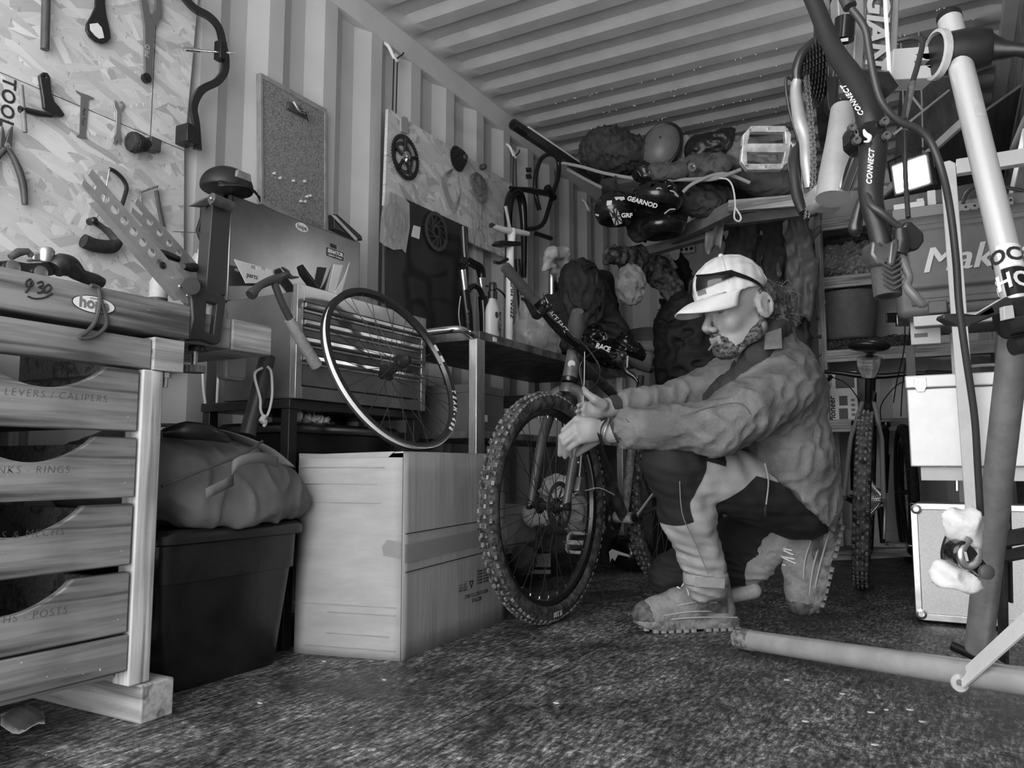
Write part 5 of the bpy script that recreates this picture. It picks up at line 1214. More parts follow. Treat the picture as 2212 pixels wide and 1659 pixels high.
# rotor, fork, head tube
rb = MF @ V((0, 0, .042)); rotm = gm('rotor_steel', .16)
B().prism(circ(rb, .080, hd_, V((0, 0, 1)), 40), sd * .002, [circ(rb, .064, hd_, V((0, 0, 1)), 40)]).obj('brake_rotor', rotm, bike, smooth=0)
for i in range(10):
    a = i * math.pi / 5; B().bar(rb + (hd_ * math.cos(a + .6) + V((0, 0, 1)) * math.sin(a + .6)) * .024, rb + (hd_ * math.cos(a) + V((0, 0, 1)) * math.sin(a)) * .066, .005, .002, up=sd).obj('rotor_arm', rotm, bike, smooth=0)
crown = V((.884, 2.445, .762)); htop = V((.897, 2.475, .905))
forkm = gm('fork_grey', .075, .35, var=.15, sc=20)
for s in (1, -1):
    B().tube(catmull([crown + sd * .022 * s, crown + sd * .058 * s + V((0, -.006, -.022)), crown + sd * .066 * s + V((0, -.015, -.085)), (crown + axF) / 2 + sd * .068 * s, axF + sd * .066 * s], 6), [.020, .0205, .019, .017, .0125], 14).obj('fork_leg', forkm, bike)
    B().lathe([(.012, 0), (.014, .004), (.014, .016), (.006, .02)], axF + sd * .062 * s, sd * s, 12).obj('axle_nut', blackm, bike)
    for t in (.52, .64): B().lathe([(.004, 0), (.003, .006), (0, .007)], crown.lerp(axF, t) + sd * .084 * s, sd * s, 8).obj('cable_boss', alu, bike)
B().lathe([(.030, -.012), (.031, .0), (.026, .02)], crown, htop - crown, 18).obj('fork_crown', forkm, bike)
B().lathe([(.0285, 0), (.030, .004), (.030, .014), (.026, .018)], crown.lerp(htop, .19), htop - crown, 20).obj('lower_headset', blackg, bike)
B().tube([crown.lerp(htop, .28), crown.lerp(htop, .95)], [.027, .0255], 18).obj('head_tube', gm('frame_brown', .10, .32, var=.2, sc=25), bike)
B().lathe([(.012, 0), (.013, .0005), (0, .001)], crown.lerp(htop, .62) - BK * .026 - RT * .004, -BK, 18).obj('head_badge', lgrey, bike)
tp = htop + (htop - crown).normalized()
for i in range(4): B().lathe([(.0255, 0), (.027, .004), (.027, .013), (.0255, .015)], htop + (htop - crown).normalized() * (.0 + .0165 * i), htop - crown, 18).obj('headset_spacer', blackg, bike)
B().tube([ud(1240, 735, 2.68), ud(1246, 700, 2.66), ud(1248, 672, 2.63)], [.024, .03, .02], 14).obj('stem', gm('stem_grey', .09, .4), bike)
B().tube([ud(1222, 735, 2.66), ud(1260, 752, 2.70)], .024, 14).obj('stem_clamp', blackg, bike)
# brake caliper
B().prism([axF + sd * .07 + V((0, .03 + a, .03 + b_)) for a, b_ in ((0, .02), (.03, .0), (.055, .02), (.05, .06), (.02, .065))], sd * .03).obj('brake_caliper', gm('caliper', .2, .35, m=.6), bike, bevel=.004)
B().tube(catmull([axF + sd * .085 + V((0, .06, .07)), axF + sd * .088 + V((0, .075, .16)), axF + sd * .085 + V((0, .08, .25)), ud(1252, 900, 2.6), ud(1258, 870, 2.62)], 5), .0026, 6).obj('cable', lgrey, bike)
B().tube(catmull([axF + sd * .085 + V((0, .03, .04)), axF + sd * .10 + V((0, .10, .05)), axF + sd * .12 + V((0, .16, .055)), axF + sd * .14 + V((0, .24, .03))], 5), .0018, 6).obj('loose_cable', lgrey, bike)
# handlebar, turned to the side
hp = [ud(1090, 575, 2.40), ud(1150, 645, 2.47), ud(1200, 705, 2.56), ud(1238, 742, 2.66), ud(1275, 752, 2.72), ud(1335, 772, 2.79), ud(1400, 796, 2.85)]
B().tube(catmull(hp, 5), [.011, .0112, .0135, .0158, .0155, .0115, .011], 14).obj('handlebar', blackg, bike)
gripm = gm('grip_grey', .045, .75, bump=.3, bsc=150)
for a, b_ in ((0, 1), (6, 5)):
    e = hp[a]; f = hp[a].lerp(hp[b_], .97)
    B().tube([e, e.lerp(f, .06), f], [.0165, .0175, .0165], 16).obj('grip', gripm, bike); B().tube([f, f.lerp(hp[b_], 1) + (f - e).normalized() * .012], .0185, 16).obj('grip_collar', dgrey, bike)
B().tube([hp[6], hp[6] + (hp[6] - hp[5]).normalized() * .018], .014, 14).obj('bar_plug', blackg, bike)
# levers
for pts, r in ((((1172, 668, 2.46), (1160, 680, 2.44), (1152, 672, 2.42), (1136, 650, 2.40), (1127, 645, 2.39)), [.012, .016, .012, .006, .005]), (((1350, 778, 2.78), (1352, 800, 2.76), (1368, 812, 2.75), (1376, 822, 2.74), (1379, 831, 2.74)), [.009, .012, .010, .006, .005])):
    B().tube(catmull([ud(*p) for p in pts], 4), r, 10).obj('brake_lever', blackg, bike)
for p in ((1172, 655, 2.50), (1182, 662, 2.51), (1345, 768, 2.785)): B().ell(ud(*p), .017, 12, 8).obj('lever_clamp', blackm, bike)
B().tube(catmull([ud(1182, 655, 2.49), ud(1176, 640, 2.48), ud(1178, 630, 2.47)], 3), [.006, .005, .004], 8).obj('shift_lever', chrome, bike)
B().tube([ud(1356, 770, 2.77), ud(1354, 795, 2.75)], .006, 8).obj('lever_arm', chrome, bike)
ld_ = (hp[2] - hp[1]).normalized(); B().text('RACE FACE', mtx(ud(1203, 692, 2.545), ld_, ld_.cross(-BK).normalized() * -1), .024, .0006, shear=.2).obj('lettering', white, bike, smooth=0)
ld_ = (hp[5] - hp[4]).normalized(); B().text('RACE', mtx(ud(1302, 751, 2.72), ld_, (-BK).cross(ld_).normalized()), .026, .0006, shear=.2, bold=.001).obj('lettering', white, bike, smooth=0)
for px, r in (([(1180, 676, 2.47), (1205, 700, 2.5), (1235, 725, 2.6), (1262, 745, 2.62), (1285, 775, 2.62), (1296, 800, 2.62), (1288, 830, 2.63), (1268, 845, 2.65)], .0028), ([(1350, 806, 2.75), (1330, 780, 2.7), (1300, 755, 2.68), (1275, 765, 2.64), (1258, 780, 2.62), (1252, 800, 2.62), (1258, 830, 2.62), (1262, 860, 2.62)], .0028), ([(1244, 760, 2.66), (1254, 790, 2.67), (1262, 830, 2.68), (1300, 900, 2.75)], .003), ([(1263, 760, 2.6), (1262, 820, 2.58), (1260, 870, 2.58)], .0015)):
    B().tube(catmull([ud(*p) for p in px], 6), r, 8).obj('cable', black if r > .002 else lgrey, bike)
# frame
BBc = V((.905, 2.90, .305)); stp = V((.915, 3.03, .70)); axR = V((.935, 3.33, .362))
frm = gm('frame_dark', .05, .35, var=.5, sc=30)
hb = crown.lerp(htop, .35); ht_ = crown.lerp(htop, .85)
B().tube([hb, hb.lerp(BBc, .5), BBc], [.024, .021, .022], 14).obj('down_tube', frm, bike)
B().tube([ht_, stp], [.02, .0165], 14).obj('top_tube', frm, bike)
B().tube([BBc, stp, stp + (stp - BBc).normalized() * .06], [.018, .0165, .0165], 14).obj('seat_tube', gm('seat_tube_worn', .17, .4, var=.5, sc=30), bike)
B().tube([stp, stp + (stp - BBc).normalized() * .18], .0145, 12).obj('seat_post', blackm, bike)
B().tube([BBc - sd * .036, BBc + sd * .036], .0215, 18).obj('bottom_bracket', gm('bb_mud', .28, .6, var=.5, sc=40), bike)
hr = (axR - BBc).normalized()
for s in (1, -1):
    B().tube([BBc + sd * .03 * s, BBc.lerp(axR, .5) + sd * .055 * s, axR + sd * .068 * s], [.011, .009, .008], 10).obj('chain_stay', frm, bike)
    B().tube([stp + sd * .02 * s, stp.lerp(axR, .5) + sd * .055 * s, axR + sd * .068 * s], .008, 10).obj('seat_stay', frm, bike)
hR = V((.07, 1, 0)).normalized(); MR = mtx(axR, hR, (0, 0, 1), V((hR.y, -hR.x, 0)))
tyre(bike, MR, .360, .029, 70)
wheel_parts(bike, MR, .31, .027, gm('spoke_grey', .3, .3, m=.8), MATS['rim_black'], blackm, 32, None, .03, .0012)
cr0 = BBc - sd * .045
gear(B(), cr0, hd_, V((0, 0, 1)), .078, 34, .004, sd, [circ(cr0, .05, hd_, V((0, 0, 1)), 30)]).obj('chainring', rubber, bike, smooth=0)
for i in range(4):
    a = i * math.pi / 2 + .5; B().tube([cr0, cr0 + (hd_ * math.cos(a) + V((0, 0, 1)) * math.sin(a)) * .064], [.012, .006], 8).obj('spider_arm', blackm, bike)
# left crank up and back, right crank forward and down with pedal
cl = BBc + sd * .05; B().lathe([(.017, 0), (.018, .01), (.013, .016), (0, .017)], cl - sd * .008, sd, 16).obj('crank_bolt', blackg, bike)
B().tube([cl, cl + hd_ * .10 + V((0, 0, .075)) + sd * .02, cl + hd_ * .135 + V((0, 0, .10)) + sd * .03], [.012, .010, .011], 10).obj('crank_arm', chrome, bike)
pe = BBc - sd * .06 - hd_ * .165 + V((0, 0, -.09)); B().tube([BBc - sd * .05, pe], [.013, .011], 10).obj('crank_arm', gm('crank_muddy', .2, .6, var=.6, sc=40), bike)
def pedal(t, c, u, w, n, sz=(.05, .046), mt=None, nm='pedal'):
    a, b_ = sz; u = V(u).normalized(); w = V(w).normalized(); n = V(n).normalized()
    o8 = [(-a, -b_ * .6), (-a * .7, -b_), (a * .7, -b_), (a, -b_ * .6), (a, b_ * .6), (a * .7, b_), (-a * .7, b_), (-a, b_ * .6)]
    pt = lambda q: c + u * q[0] + w * q[1] - n * .007
    hs = [[pt(q) for q in ((-a * .72, -b_ * .72), (a * .72, -b_ * .72), (a * .78, -b_ * .2), (-a * .78, -b_ * .2))], [pt(q) for q in ((-a * .78, b_ * .2), (a * .78, b_ * .2), (a * .72, b_ * .72), (-a * .72, b_ * .72))]]
    o = B().prism([pt(q) for q in o8], n * .014, hs).obj(nm, mt, t, bevel=.0015)
    B().tube([c - u * a, c + u * (a + .018)], .006, 10).obj('pedal_axle', steel, t)
    for q in ((-.8, -.8), (0, -.86), (.8, -.8), (-.8, .8), (0, .86), (.8, .8)): B().lathe([(.0025, 0), (.002, .004), (0, .0042)], c + u * a * q[0] * .95 + w * b_ * q[1] + n * .007, n, 6).obj('traction_pin', steel, t)
    return o
pedal(bike, pe - sd * .055, -sd, (hd_ * .3 + V((0, 0, .95))), (hd_ * .95 - V((0, 0, .3))), (.045, .042), gm('pedal_grey', .35, .5, var=.3, sc=40))
# ------------------------------------------------------------------ clutter seen through the wheel
cbx = T('small_white_box', 'small white box with a black stripe on the floor behind the front wheel', 'box', uz(1160, 1238)); q = uz(1162, 1240); 
Mb = mtx(q, RT, BK)
B().box((-.07, 0, 0), (.06, .09, .095), Mb).obj('carton', white, cbx, bevel=.003); B().box((-.071, -.0012, .02), (.061, .0, .032), Mb).obj('stripe', ink, cbx)
q = uz(1175, 1200)
for i, (px, py, d, r, lb, v) in enumerate(((1150, 1115, 3.1, (.11, .06, .05), 'folded pale sack on the low trolley shelf', .45), (1240, 1110, 3.15, (.06, .06, .09), 'crumpled grey bag hanging behind the brake caliper', .25), (1205, 1060, 3.3, (.09, .06, .07), 'white cloth bundle behind the spokes of the front wheel', .6), (1130, 1210, 2.95, (.05, .07, .06), 'dark coil of hose behind the tyre', .04))):
    c = ud(px, py, d); blob('bundle', lb, 'bundle', c - V((.16, .16, .16)), c + V((.16, .16, .16)), .008, [('ell', c, r, None, 0)], gm('bundle%d' % i, v, .75, var=.15, sc=10), lambda P, i=i: .016 * np.abs(snoise(P, 26, 20 + i)) - .004, 2)
# crash helmet on the floor
c = uz(1345, 1240) + V((0, .1, .09)); hf = T('floor_helmet', 'black helmet with a white flash lying on the floor behind the wheel', 'helmet', c - V((0, 0, .09)))
s = S(c - V((.16, .16, .1)), c + V((.16, .16, .14)), .005); s.ell(c, (.11, .10, .088), k=0); s.ell(c + V((-.05, -.1, .01)), (.07, .06, .035), k=.02, op='s'); s.obj('shell', gm('helmet_black', .012), hf)
for pts in ([(1315, 1192), (1322, 1186), (1358, 1198), (1362, 1204), (1335, 1198), (1328, 1212), (1322, 1205), (1318, 1215)],): 
    dd = (c - EYE).dot(FW) - .105; B().prism([ud(a, b_, dd) for a, b_ in pts], -BK * .003).obj('flash', white, hf, bevel=.001)
# ------------------------------------------------------------------ kneeling man
skin = gm('skin', .31, .5, var=.05, sc=30, bump=.1, bsc=160)
jack = gm('jacket_cloth', .155, .8, var=.32, sc=7, bump=.25, bsc=140)
hood = gm('hoodie_cloth', .035, .9, var=.2, sc=30, bump=.2, bsc=300)
trl = gm('trouser_light', .36, .8, var=.12, sc=9, bump=.2, bsc=220)
trb = gm('trouser_black', .010, .75, var=.4, sc=12)
capm = gm('cap_cloth', .72, .75, var=.06, sc=12, bump=.1, bsc=250)
hairm = gm('hair_brown', .07, .7, var=.7, sc=60)
boot = gm('boot_suede', .25, .85, var=.22, sc=22, bump=.35, bsc=90)
bootd = gm('boot_dark', .10, .8, var=.5, sc=40)
solem = gm('boot_sole', .20, .9, var=.5, sc=30, bump=.6, bsc=60)
man = T('person', 'kneeling person in a pale cap and worn jacket working on the bicycle', 'person', uz(1600, 1330))
D = ud
# head frame
hs_ = 1.05; ho = D(1610, 668, 2.36)
yw = math.radians(21); pt_ = math.radians(-9)
hf0 = (-RT * math.cos(yw) - BK * math.sin(yw)); hx = (hf0 * math.cos(pt_) + V((0, 0, 1)) * math.sin(pt_)).normalized(); hy = V((0, 0, 1)).cross(hx).normalized(); hz = hx.cross(hy)
MH = mtx(ho, hx * hs_, hy * hs_, hz * hs_); RH = Matrix((hx, hy, hz)).transposed()
def H(x, y, z): return MH @ V((x, y, z))
def HR(r): return tuple(a * hs_ for a in r)
# ---- body: head, neck, trunk, arms and hands in one surface
lw, rw = D(1322, 932, 2.32), D(1322, 880, 2.58)
lsh, lel = D(1690, 835, 2.30), D(1545, 925, 2.20)
rsh, rel = D(1600, 805, 2.66), D(1490, 858, 2.66)
pel, chs_ = D(1725, 1060, 2.52), D(1665, 870, 2.47)
nk = D(1645, 760, 2.44)
allp = [lw, rw, lsh, lel, rsh, rel, pel, chs_, D(1200, 990, 2.3), D(1240, 830, 2.6), H(.16, 0, .15), H(-.12, 0, .1), H(0, .1, .16), H(0, -.1, .16)]
lo_ = V([min(p[i] for p in allp) - .09 for i in range(3)]); hi_ = V([max(p[i] for p in allp) + .09 for i in range(3)])
s = S(lo_, hi_, .0046)
def he(c, r, k=.012, op='u', rot=None): s.ell(H(*c), HR(r), RH if rot is None else RH @ rot, k=k, op=op)
def hc(a, b_, ra, rb, k=.012, op='u'): s.cap(H(*a), H(*b_), ra * hs_, rb * hs_, k=k, op=op)
he((.02, 0, .05), (.100, .076, .088), 0)
he((.055, 0, -.02), (.062, .062, .085), .03)
he((.082, 0, -.10), (.030, .036, .026), .03)
for sg in (1, -1):
    hc((.005, .058 * sg, -.055), (.075, .03 * sg, -.105), .016, .018, .03)
    he((.085, .042 * sg, -.035), (.022, .020, .022), .02)
    he((.113, .034 * sg, .002), (.014, .018, .011), .006, 's')
    he((.100, .034 * sg, -.001), (.011, .014, .0105), .003)
    he((.127, .0135 * sg, -.050), (.0125, .009, .009), .006)
    he((-.004, .078 * sg, -.004), (.021, .008, .034), .004, rot=Matrix.Rotation(.25 * sg, 3, 'Z'))
    he((.002, .088 * sg, .002), (.0125, .007, .022), .003, 's')
    er = [V((-.004 + .0215 * math.cos(t), (.079 - .006 * math.cos(t)) * sg, -.002 + .033 * math.sin(t))) for t in [math.radians(q) for q in range(-60, 241, 30)]]
    for p_, q_ in zip(er, er[1:]): hc(tuple(p_), tuple(q_), .0048, .0048, .003)
    he((-.004, .080 * sg, -.03), (.010, .007, .012), .004)
    hc((.103, .012 * sg, .016), (.097, .05 * sg, .013), .009, .006, .01)
hc((.117, 0, .004), (.143, 0, -.042), .0085, .0125, .010)
hc((.118, -.018, -.073), (.118, .018, -.073), .0075, .0075, .006)
hc((.114, -.015, -.085), (.114, .015, -.085), .0085, .0085, .006)
s.cap(H(-.0, 0, -.06), nk, .058, .062, k=.03)
s.cap(nk, chs_, .075, .12, k=.05).cap(chs_, pel, .12, .13, k=.04)
s.cap(chs_, lsh, .09, .06, k=.04).cap(chs_, rsh, .09, .06, k=.04)
s.cap(lsh, lel, .05, .042, k=.03).cap(lel, lw, .042, .029, k=.02).cap(rsh, rel, .05, .042, k=.03).cap(rel, rw, .042, .029, k=.02)
# left hand: closed over the cable, knuckles towards the wheel
s.cap(lw, D(1275, 928, 2.30), .029, .034, k=.02, sq=(BK, .72))
kn_ = [D(1247, 906, 2.31), D(1243, 921, 2.295), D(1246, 937, 2.285), D(1254, 951, 2.285)]
md_ = [D(1219, 930, 2.325), D(1213, 944, 2.305), D(1219, 957, 2.295), D(1230, 968, 2.30)]
tp_ = [D(1214, 968, 2.36), D(1210, 982, 2.335), D(1221, 987, 2.325), D(1234, 987, 2.335)]
for i in range(4):
    r0 = (.0108, .0112, .0106, .0094)[i]
    s.cap(D(1280, 915 + 10 * i, 2.30), kn_[i], .013, .0125, k=.012).cap(kn_[i], md_[i], r0 + .001, r0, k=.0035).cap(md_[i], tp_[i], r0 - .0005, r0 - .0022, k=.003)
s.cap(D(1292, 948, 2.33), D(1266, 966, 2.36), .015, .0125, k=.012).cap(D(1266, 966, 2.36), D(1246, 982, 2.365), .012, .0085, k=.004)
# right hand: palm towards us, thumb up along the tube
s.cap(rw, D(1290, 884, 2.565), .028, .036, k=.02, sq=(BK, .75))
s.cap(D(1303, 875, 2.545), D(1284, 863, 2.53), .018, .0155, k=.012).cap(D(1284, 863, 2.53), D(1266, 848, 2.54), .0135, .0115, k=.005).cap(D(1266, 848, 2.54), D(1261, 838, 2.55), .011, .0075, k=.004)
for i, (a, b_, c) in enumerate((((1276, 876), (1262, 872), (1249, 876)), ((1274, 888), (1258, 885), (1246, 889)), ((1276, 898), (1260, 898), (1248, 901)), ((1282, 905), (1268, 907), (1257, 908)))):
    s.cap(D(*a, 2.57), D(*b_, 2.60), .0125, .0105, k=.008).cap(D(*b_, 2.60), D(*c, 2.575), .010, .0075, k=.004)
body = s.obj('body', skin, man, smooth=1)
# eyes
for sg in (1, -1):
    B().tube(catmull([H(.104, .045 * sg, -.004), H(.1125, .036 * sg, -.0065), H(.1125, .026 * sg, -.006)], 4), [.0007, .0016, .0008], 6).obj('eyelashes', hairm, man)
    B().tube(catmull([H(.103, .052 * sg, .0125), H(.1145, .036 * sg, .0155), H(.1165, .018 * sg, .012)], 4), [.001, .0036, .002], 6, sx=.7).obj('eyebrow', hairm, man)
# ---- beard and hair
s = S(H(.06, 0, -.06) - V((.16, .16, .16)), H(.06, 0, -.06) + V((.16, .16, .16)), .0042)
he((.085, 0, -.104), (.034, .042, .032), 0); 
for sg in (1, -1): hc((.002, .064 * sg, -.035), (.03, .058 * sg, -.08), .010, .016, .02); hc((.03, .058 * sg, -.08), (.085, .026 * sg, -.108), .016, .018, .02); hc((.124, .003 * sg, -.063), (.108, .032 * sg, -.082), .0065, .007, .008)
he((.117, 0, -.078), (.012, .022, .0095), .004, 's')
s.fold(lambda P: .0018 * snoise(P, 130, 3, 9))
s.obj('beard', gm('beard_grey', .10, .85, var=.85, sc=90, bump=.5, bsc=300), man, smooth=0)
s = S(H(-.06, 0, .0) - V((.17, .17, .17)), H(-.06, 0, .0) + V((.17, .17, .17)), .0045)
he((-.045, 0, .02), (.055, .074, .07), 0); he((-.10, 0, .005), (.052, .052, .055), .03); he((-.085, .01, -.055), (.035, .05, .05), .03); he((-.01, 0, .03), (.06, .081, .038), .02)
s.ell(H(-.004, .080, -.004), HR((.026, .02, .036)), RH, k=0, op='s')
s.fold(lambda P: .006 * np.abs(snoise(P, 55, 5)) + .002 * snoise(P, 120, 6) - .003)
s.obj('hair', hairm, man, smooth=0)
hb_ = B(); rr = random.Random(11)
for i in range(150):
    a = rr.uniform(0, 6.28); b_ = rr.uniform(-1, 1); st0 = H(-.115 + .02 * rr.random(), .05 * math.cos(a) * rr.random(), .0 + .055 * b_)
    v1 = hx * -rr.uniform(.015, .045) + hz * rr.uniform(-.02, .025) + hy * rr.uniform(-.02, .02); v2 = v1 + hx * -rr.uniform(0, .02) + hz * rr.uniform(-.025, .02) + hy * rr.uniform(-.02, .02)
    hb_.tube(catmull([st0, st0 + v1, st0 + v2], 3), [.0011, .0009, .0004], 4, cap=False)
q = hb_.obj('loose_hair', gm('hair_fine', .16, .6), man, fix=False); q['kind'] = 'stuff'
# ---- cap
cpx = Matrix.Rotation(math.radians(6), 3, 'Y')
s = S(H(.03, 0, .06) - V((.17, .17, .17)), H(.03, 0, .06) + V((.17, .17, .17)), .0042)
RC = RH @ cpx; cc_ = H(.045, 0, .068)
s.ell(cc_, HR((.110, .088, .090)), RC, k=0).half(cc_ - (RC @ V((0, 0, 1))) * .020 * hs_, -(RC @ V((0, 0, 1))))
s.ell(cc_ - (RC @ V((0, 0, 1))) * .05, HR((.103, .083, .08)), RC, k=.0, op='s')
s.fold(lambda P: .0016 * snoise(P, 45, 3))
cpo = s.obj('cap', capm, man, smooth=1)
B().ell(cc_ + RC @ V((0, 0, .090)) * hs_, .008 * hs_, 10, 8).obj('cap_button', capm, cpo)
Rx, Ry, Rz = RC @ V((1, 0, 0)), RC @ V((0, 1, 0)), RC @ V((0, 0, 1))
def brim(u, v):
    a = math.radians(-78 + 156 * u); ri = .104 * hs_; w = .085 * hs_ * max(0, math.cos(a * .98)) ** .7
    e = Rx * math.cos(a) * (ri) + Ry * math.sin(a) * .088 * hs_
    return cc_ - Rz * (.018 * hs_) + e + (Rx * w - Rz * (.022 * v * hs_ * max(.2, math.cos(a)) + .040 * hs_ * abs(math.sin(a)) ** 1.5 * v)) * v
bo = B().grid(brim, 30, 8).obj('cap_brim', capm, cpo); solid(bo, .0035)
for ang in (0, 60, 120):                                          # panel seams
    a = math.radians(ang); u_ = Rx * math.cos(a) * .1105 + Ry * math.sin(a) * .0885
    B().tube([cc_ + (u_ * math.cos(t) + Rz * .0905 * math.sin(t)) * hs_ for t in [math.pi * (i + .5) / 25 * .98 for i in range(25)] if math.sin(t) > -.1], .0009, 5).obj('seam', gm('cap_seam', .55, .8), cpo)
# sunglasses on the cap
sgm = gm('sunglass', .01, .08)
sg_ = T('sunglasses', 'dark wraparound sunglasses pushed up on the pale cap', 'sunglasses', cc_ + Rx * .1 + Rz * .03)
def capp(x, az, el, off=1.04): 
    a, e = math.radians(az), math.radians(el); return cc_ + (Rx * .110 * math.cos(e) * math.cos(a) + Ry * .088 * math.cos(e) * math.sin(a) + Rz * .090 * math.sin(e)) * hs_ * off
for sgn in (1, -1):
    B().grid(lambda u, v: capp(0, sgn * (7 + 62 * u), 3 + 8 * u + (27 - 10 * u) * v * (1 - .3 * u), 1.09), 12, 6).obj('lens', sgm, sg_)
    B().tube([capp(0, sgn * (6 + 15.7 * i), 30 - 3.2 * i, 1.1) for i in range(5)], .003, 6).obj('brow_bar', sgm, sg_)
    B().tube(catmull([capp(0, sgn * 66, 18, 1.1), capp(0, sgn * 88, 3, 1.08), capp(0, sgn * 106, -10, 1.06), capp(0, sgn * 120, -20, 1.05)], 4), [.005, .0035, .003, .003], 8, sx=1.6).obj('temple', sgm, sg_)
B().prism([capp(0, a, e, 1.02) for a, e in ((4, -4), (22, -4), (22, 3), (4, 3))], Rx * .002).obj('cap_logo', mgrey, cpo)
# ---- hoodie
s = S(V([min(nk[i], chs_[i], D(1520, 940, 2.5)[i]) - .22 for i in range(3)]), V([max(nk[i], chs_[i]) + .22 for i in range(3)]), .0065)
s.cap(D(1680, 702, 2.36), D(1640, 772, 2.31), .034, .042, k=0).cap(D(1640, 772, 2.31), D(1578, 845, 2.36), .042, .042, k=.02).cap(D(1578, 845, 2.36), D(1530, 930, 2.42), .042, .036, k=.03)
s.cap(D(1682, 705, 2.37), D(1690, 720, 2.50), .036, .036, k=.02).cap(D(1690, 720, 2.50), D(1620, 790, 2.58), .036, .04, k=.02).cap(D(1620, 790, 2.58), D(1545, 860, 2.52), .04, .036, k=.03)
s.cap(D(1650, 790, 2.44), D(1620, 880, 2.46), .085, .12, k=.03)
s.cap(D(1625, 720, 2.43), D(1632, 752, 2.43), .074, .06, k=.01, op='s')
s.fold(lambda P: .004 * snoise(P, 40, 7))
s.obj('hoodie', hood, man, smooth=1)
# ---- jacket
allp = [lsh, lel, D(1330, 930, 2.32), rsh, rel, D(1330, 870, 2.6), D(1790, 1120, 2.5), pel, chs_, D(1690, 700, 2.5)]
lo_ = V([min(p[i] for p in allp) - .2 for i in range(3)]); hi_ = V([max(p[i] for p in allp) + .2 for i in range(3)])
s = S(lo_, hi_, .0068)
s.cap(D(1680, 845, 2.40), D(1712, 1010, 2.42), .118, .125, k=0).cap(D(1670, 838, 2.56), D(1706, 1010, 2.60), .115, .125, k=.08)
s.cap(D(1705, 1010, 2.42), D(1735, 1100, 2.42), .125, .105, k=.06).cap(D(1705, 1010, 2.6), D(1735, 1090, 2.6), .125, .105, k=.06)
s.cap(D(1700, 980, 2.36), D(1728, 1105, 2.36), .07, .07, k=.05)
s.cap(D(1688, 745, 2.37), D(1708, 815, 2.33), .035, .085, k=.04).cap(D(1692, 735, 2.5), D(1698, 800, 2.52), .04, .095, k=.05).cap(D(1700, 790, 2.42), D(1715, 850, 2.44), .075, .1, k=.05)
s.cap(D(1675, 762, 2.32), D(1600, 860, 2.30), .026, .03, k=.03).cap(D(1600, 860, 2.31), D(1570, 930, 2.36), .03, .04, k=.03)
s.half(D(1700, 1060, 2.36), -RT * .64 - UP * .77)
s.cap(lsh, D(1600, 895, 2.22), .092, .080, k=.05).cap(D(1600, 895, 2.22), lel, .080, .075, k=.03).cap(lel, D(1345, 926, 2.315), .074, .055, k=.03)
s.cap(rsh, rel, .085, .064, k=.05).cap(rel, D(1345, 872, 2.585), .060, .046, k=.03)
ax1 = (D(1345, 926, 2.315) - lel).normalized(); ax2 = (D(1345, 872, 2.585) - rel).normalized()
for p, a in ((D(1338, 927, 2.318), ax1), (D(1338, 872, 2.585), ax2)):
    u_, w_, _ = basis(a); s.box(p + a * .10, (.10, .1, .1), Matrix((a, u_, w_)).transposed(), rd=.002, k=.004, op='s')
    s.cap(p - a * .02, p + a * .1, .040 if a is ax1 else .034, None, k=.004, op='s')
# jacket open at the front: remove what lies under the hoodie drape
s.cap(D(1648, 740, 2.44), D(1560, 870, 2.46), .07, .07, k=.02, op='s')
along = RT
def jf(P):
    a = P[0] * RT.x + P[1] * RT.y; z = P[2]; b_ = P[0] * BK.x + P[1] * BK.y
    n1 = snoise((a, b_, z), 11, 21, 6); n2 = snoise((a * 1.5 + z * .8, b_ * .8, z * .8 - a * .5), 16, 5, 5); n3 = snoise((a, b_, z), 40, 8, 5)
    r1 = 1 - np.abs(np.tanh(1.6 * n2))
    return -.011 * r1 + .0035 * n1 + .0015 * n3 + .003
s.fold(jf)
jk = s.obj('jacket', jack, man, smooth=1)
# cuffs (ribbed), stitched edge, cuff tab, collar flap and drawcord
for p, a, r in ((D(1338, 928, 2.318), ax1, .040), (D(1338, 873, 2.585), ax2, .033)):
    B().tube([p - a * .05, p + a * .004, p + a * .03, p + a * .036], [r, r, r * .94, r * .8], 22).obj('rib_cuff', hood, jk)
u_, w_, _ = basis(ax1)
for i in range(16):
    an = math.radians(95 + 170 * i / 15); c = D(1342, 927, 2.318); rd = u_ * math.cos(an) + w_ * math.sin(an)
    B().tube([c + rd * .0555 - ax1 * .004, c + rd * .0575 + ax1 * .005], .0011, 5).obj('stitch', gm('stitch', .5, .8), jk)
tabp = D(1372, 912, 2.245)
B().lathe([(.008, 0), (.009, .003), (.005, .006), (0, .006)], D(1366, 908, 2.255), -BK, 14).obj('cuff_button', dgrey, jk)
B().lathe([(.006, 0), (.006, .003), (.002, .004)], D(1368, 933, 2.25), -BK, 12).obj('snap', alu, jk)
B().tube(catmull([D(1352, 905, 2.25), D(1362, 914, 2.245), D(1375, 905, 2.245), D(1382, 890, 2.25)], 4), .0018, 6).obj('tab_edge', gm('jacket_edge', .10, .8), jk)
fl_ = [D(1652, 720, 2.31), D(1687, 708, 2.31), D(1689, 753, 2.262), D(1650, 756, 2.268)]
B().prism(fl_, -BK * .006).obj('collar_flap', jack, jk, bevel=.002)
B().tube(catmull([D(1692, 688, 2.36), D(1683, 676, 2.36), D(1674, 690, 2.35), D(1684, 705, 2.34), D(1690, 690, 2.34)], 5), .0035, 8).obj('toggle_cord', lgrey, jk)
B().tube(catmull([D(1652, 1000, 2.285), D(1660, 1040, 2.285), D(1655, 1090, 2.275)], 5), .0045, 8, sx=.5).obj('drawcord', lgrey, jk)
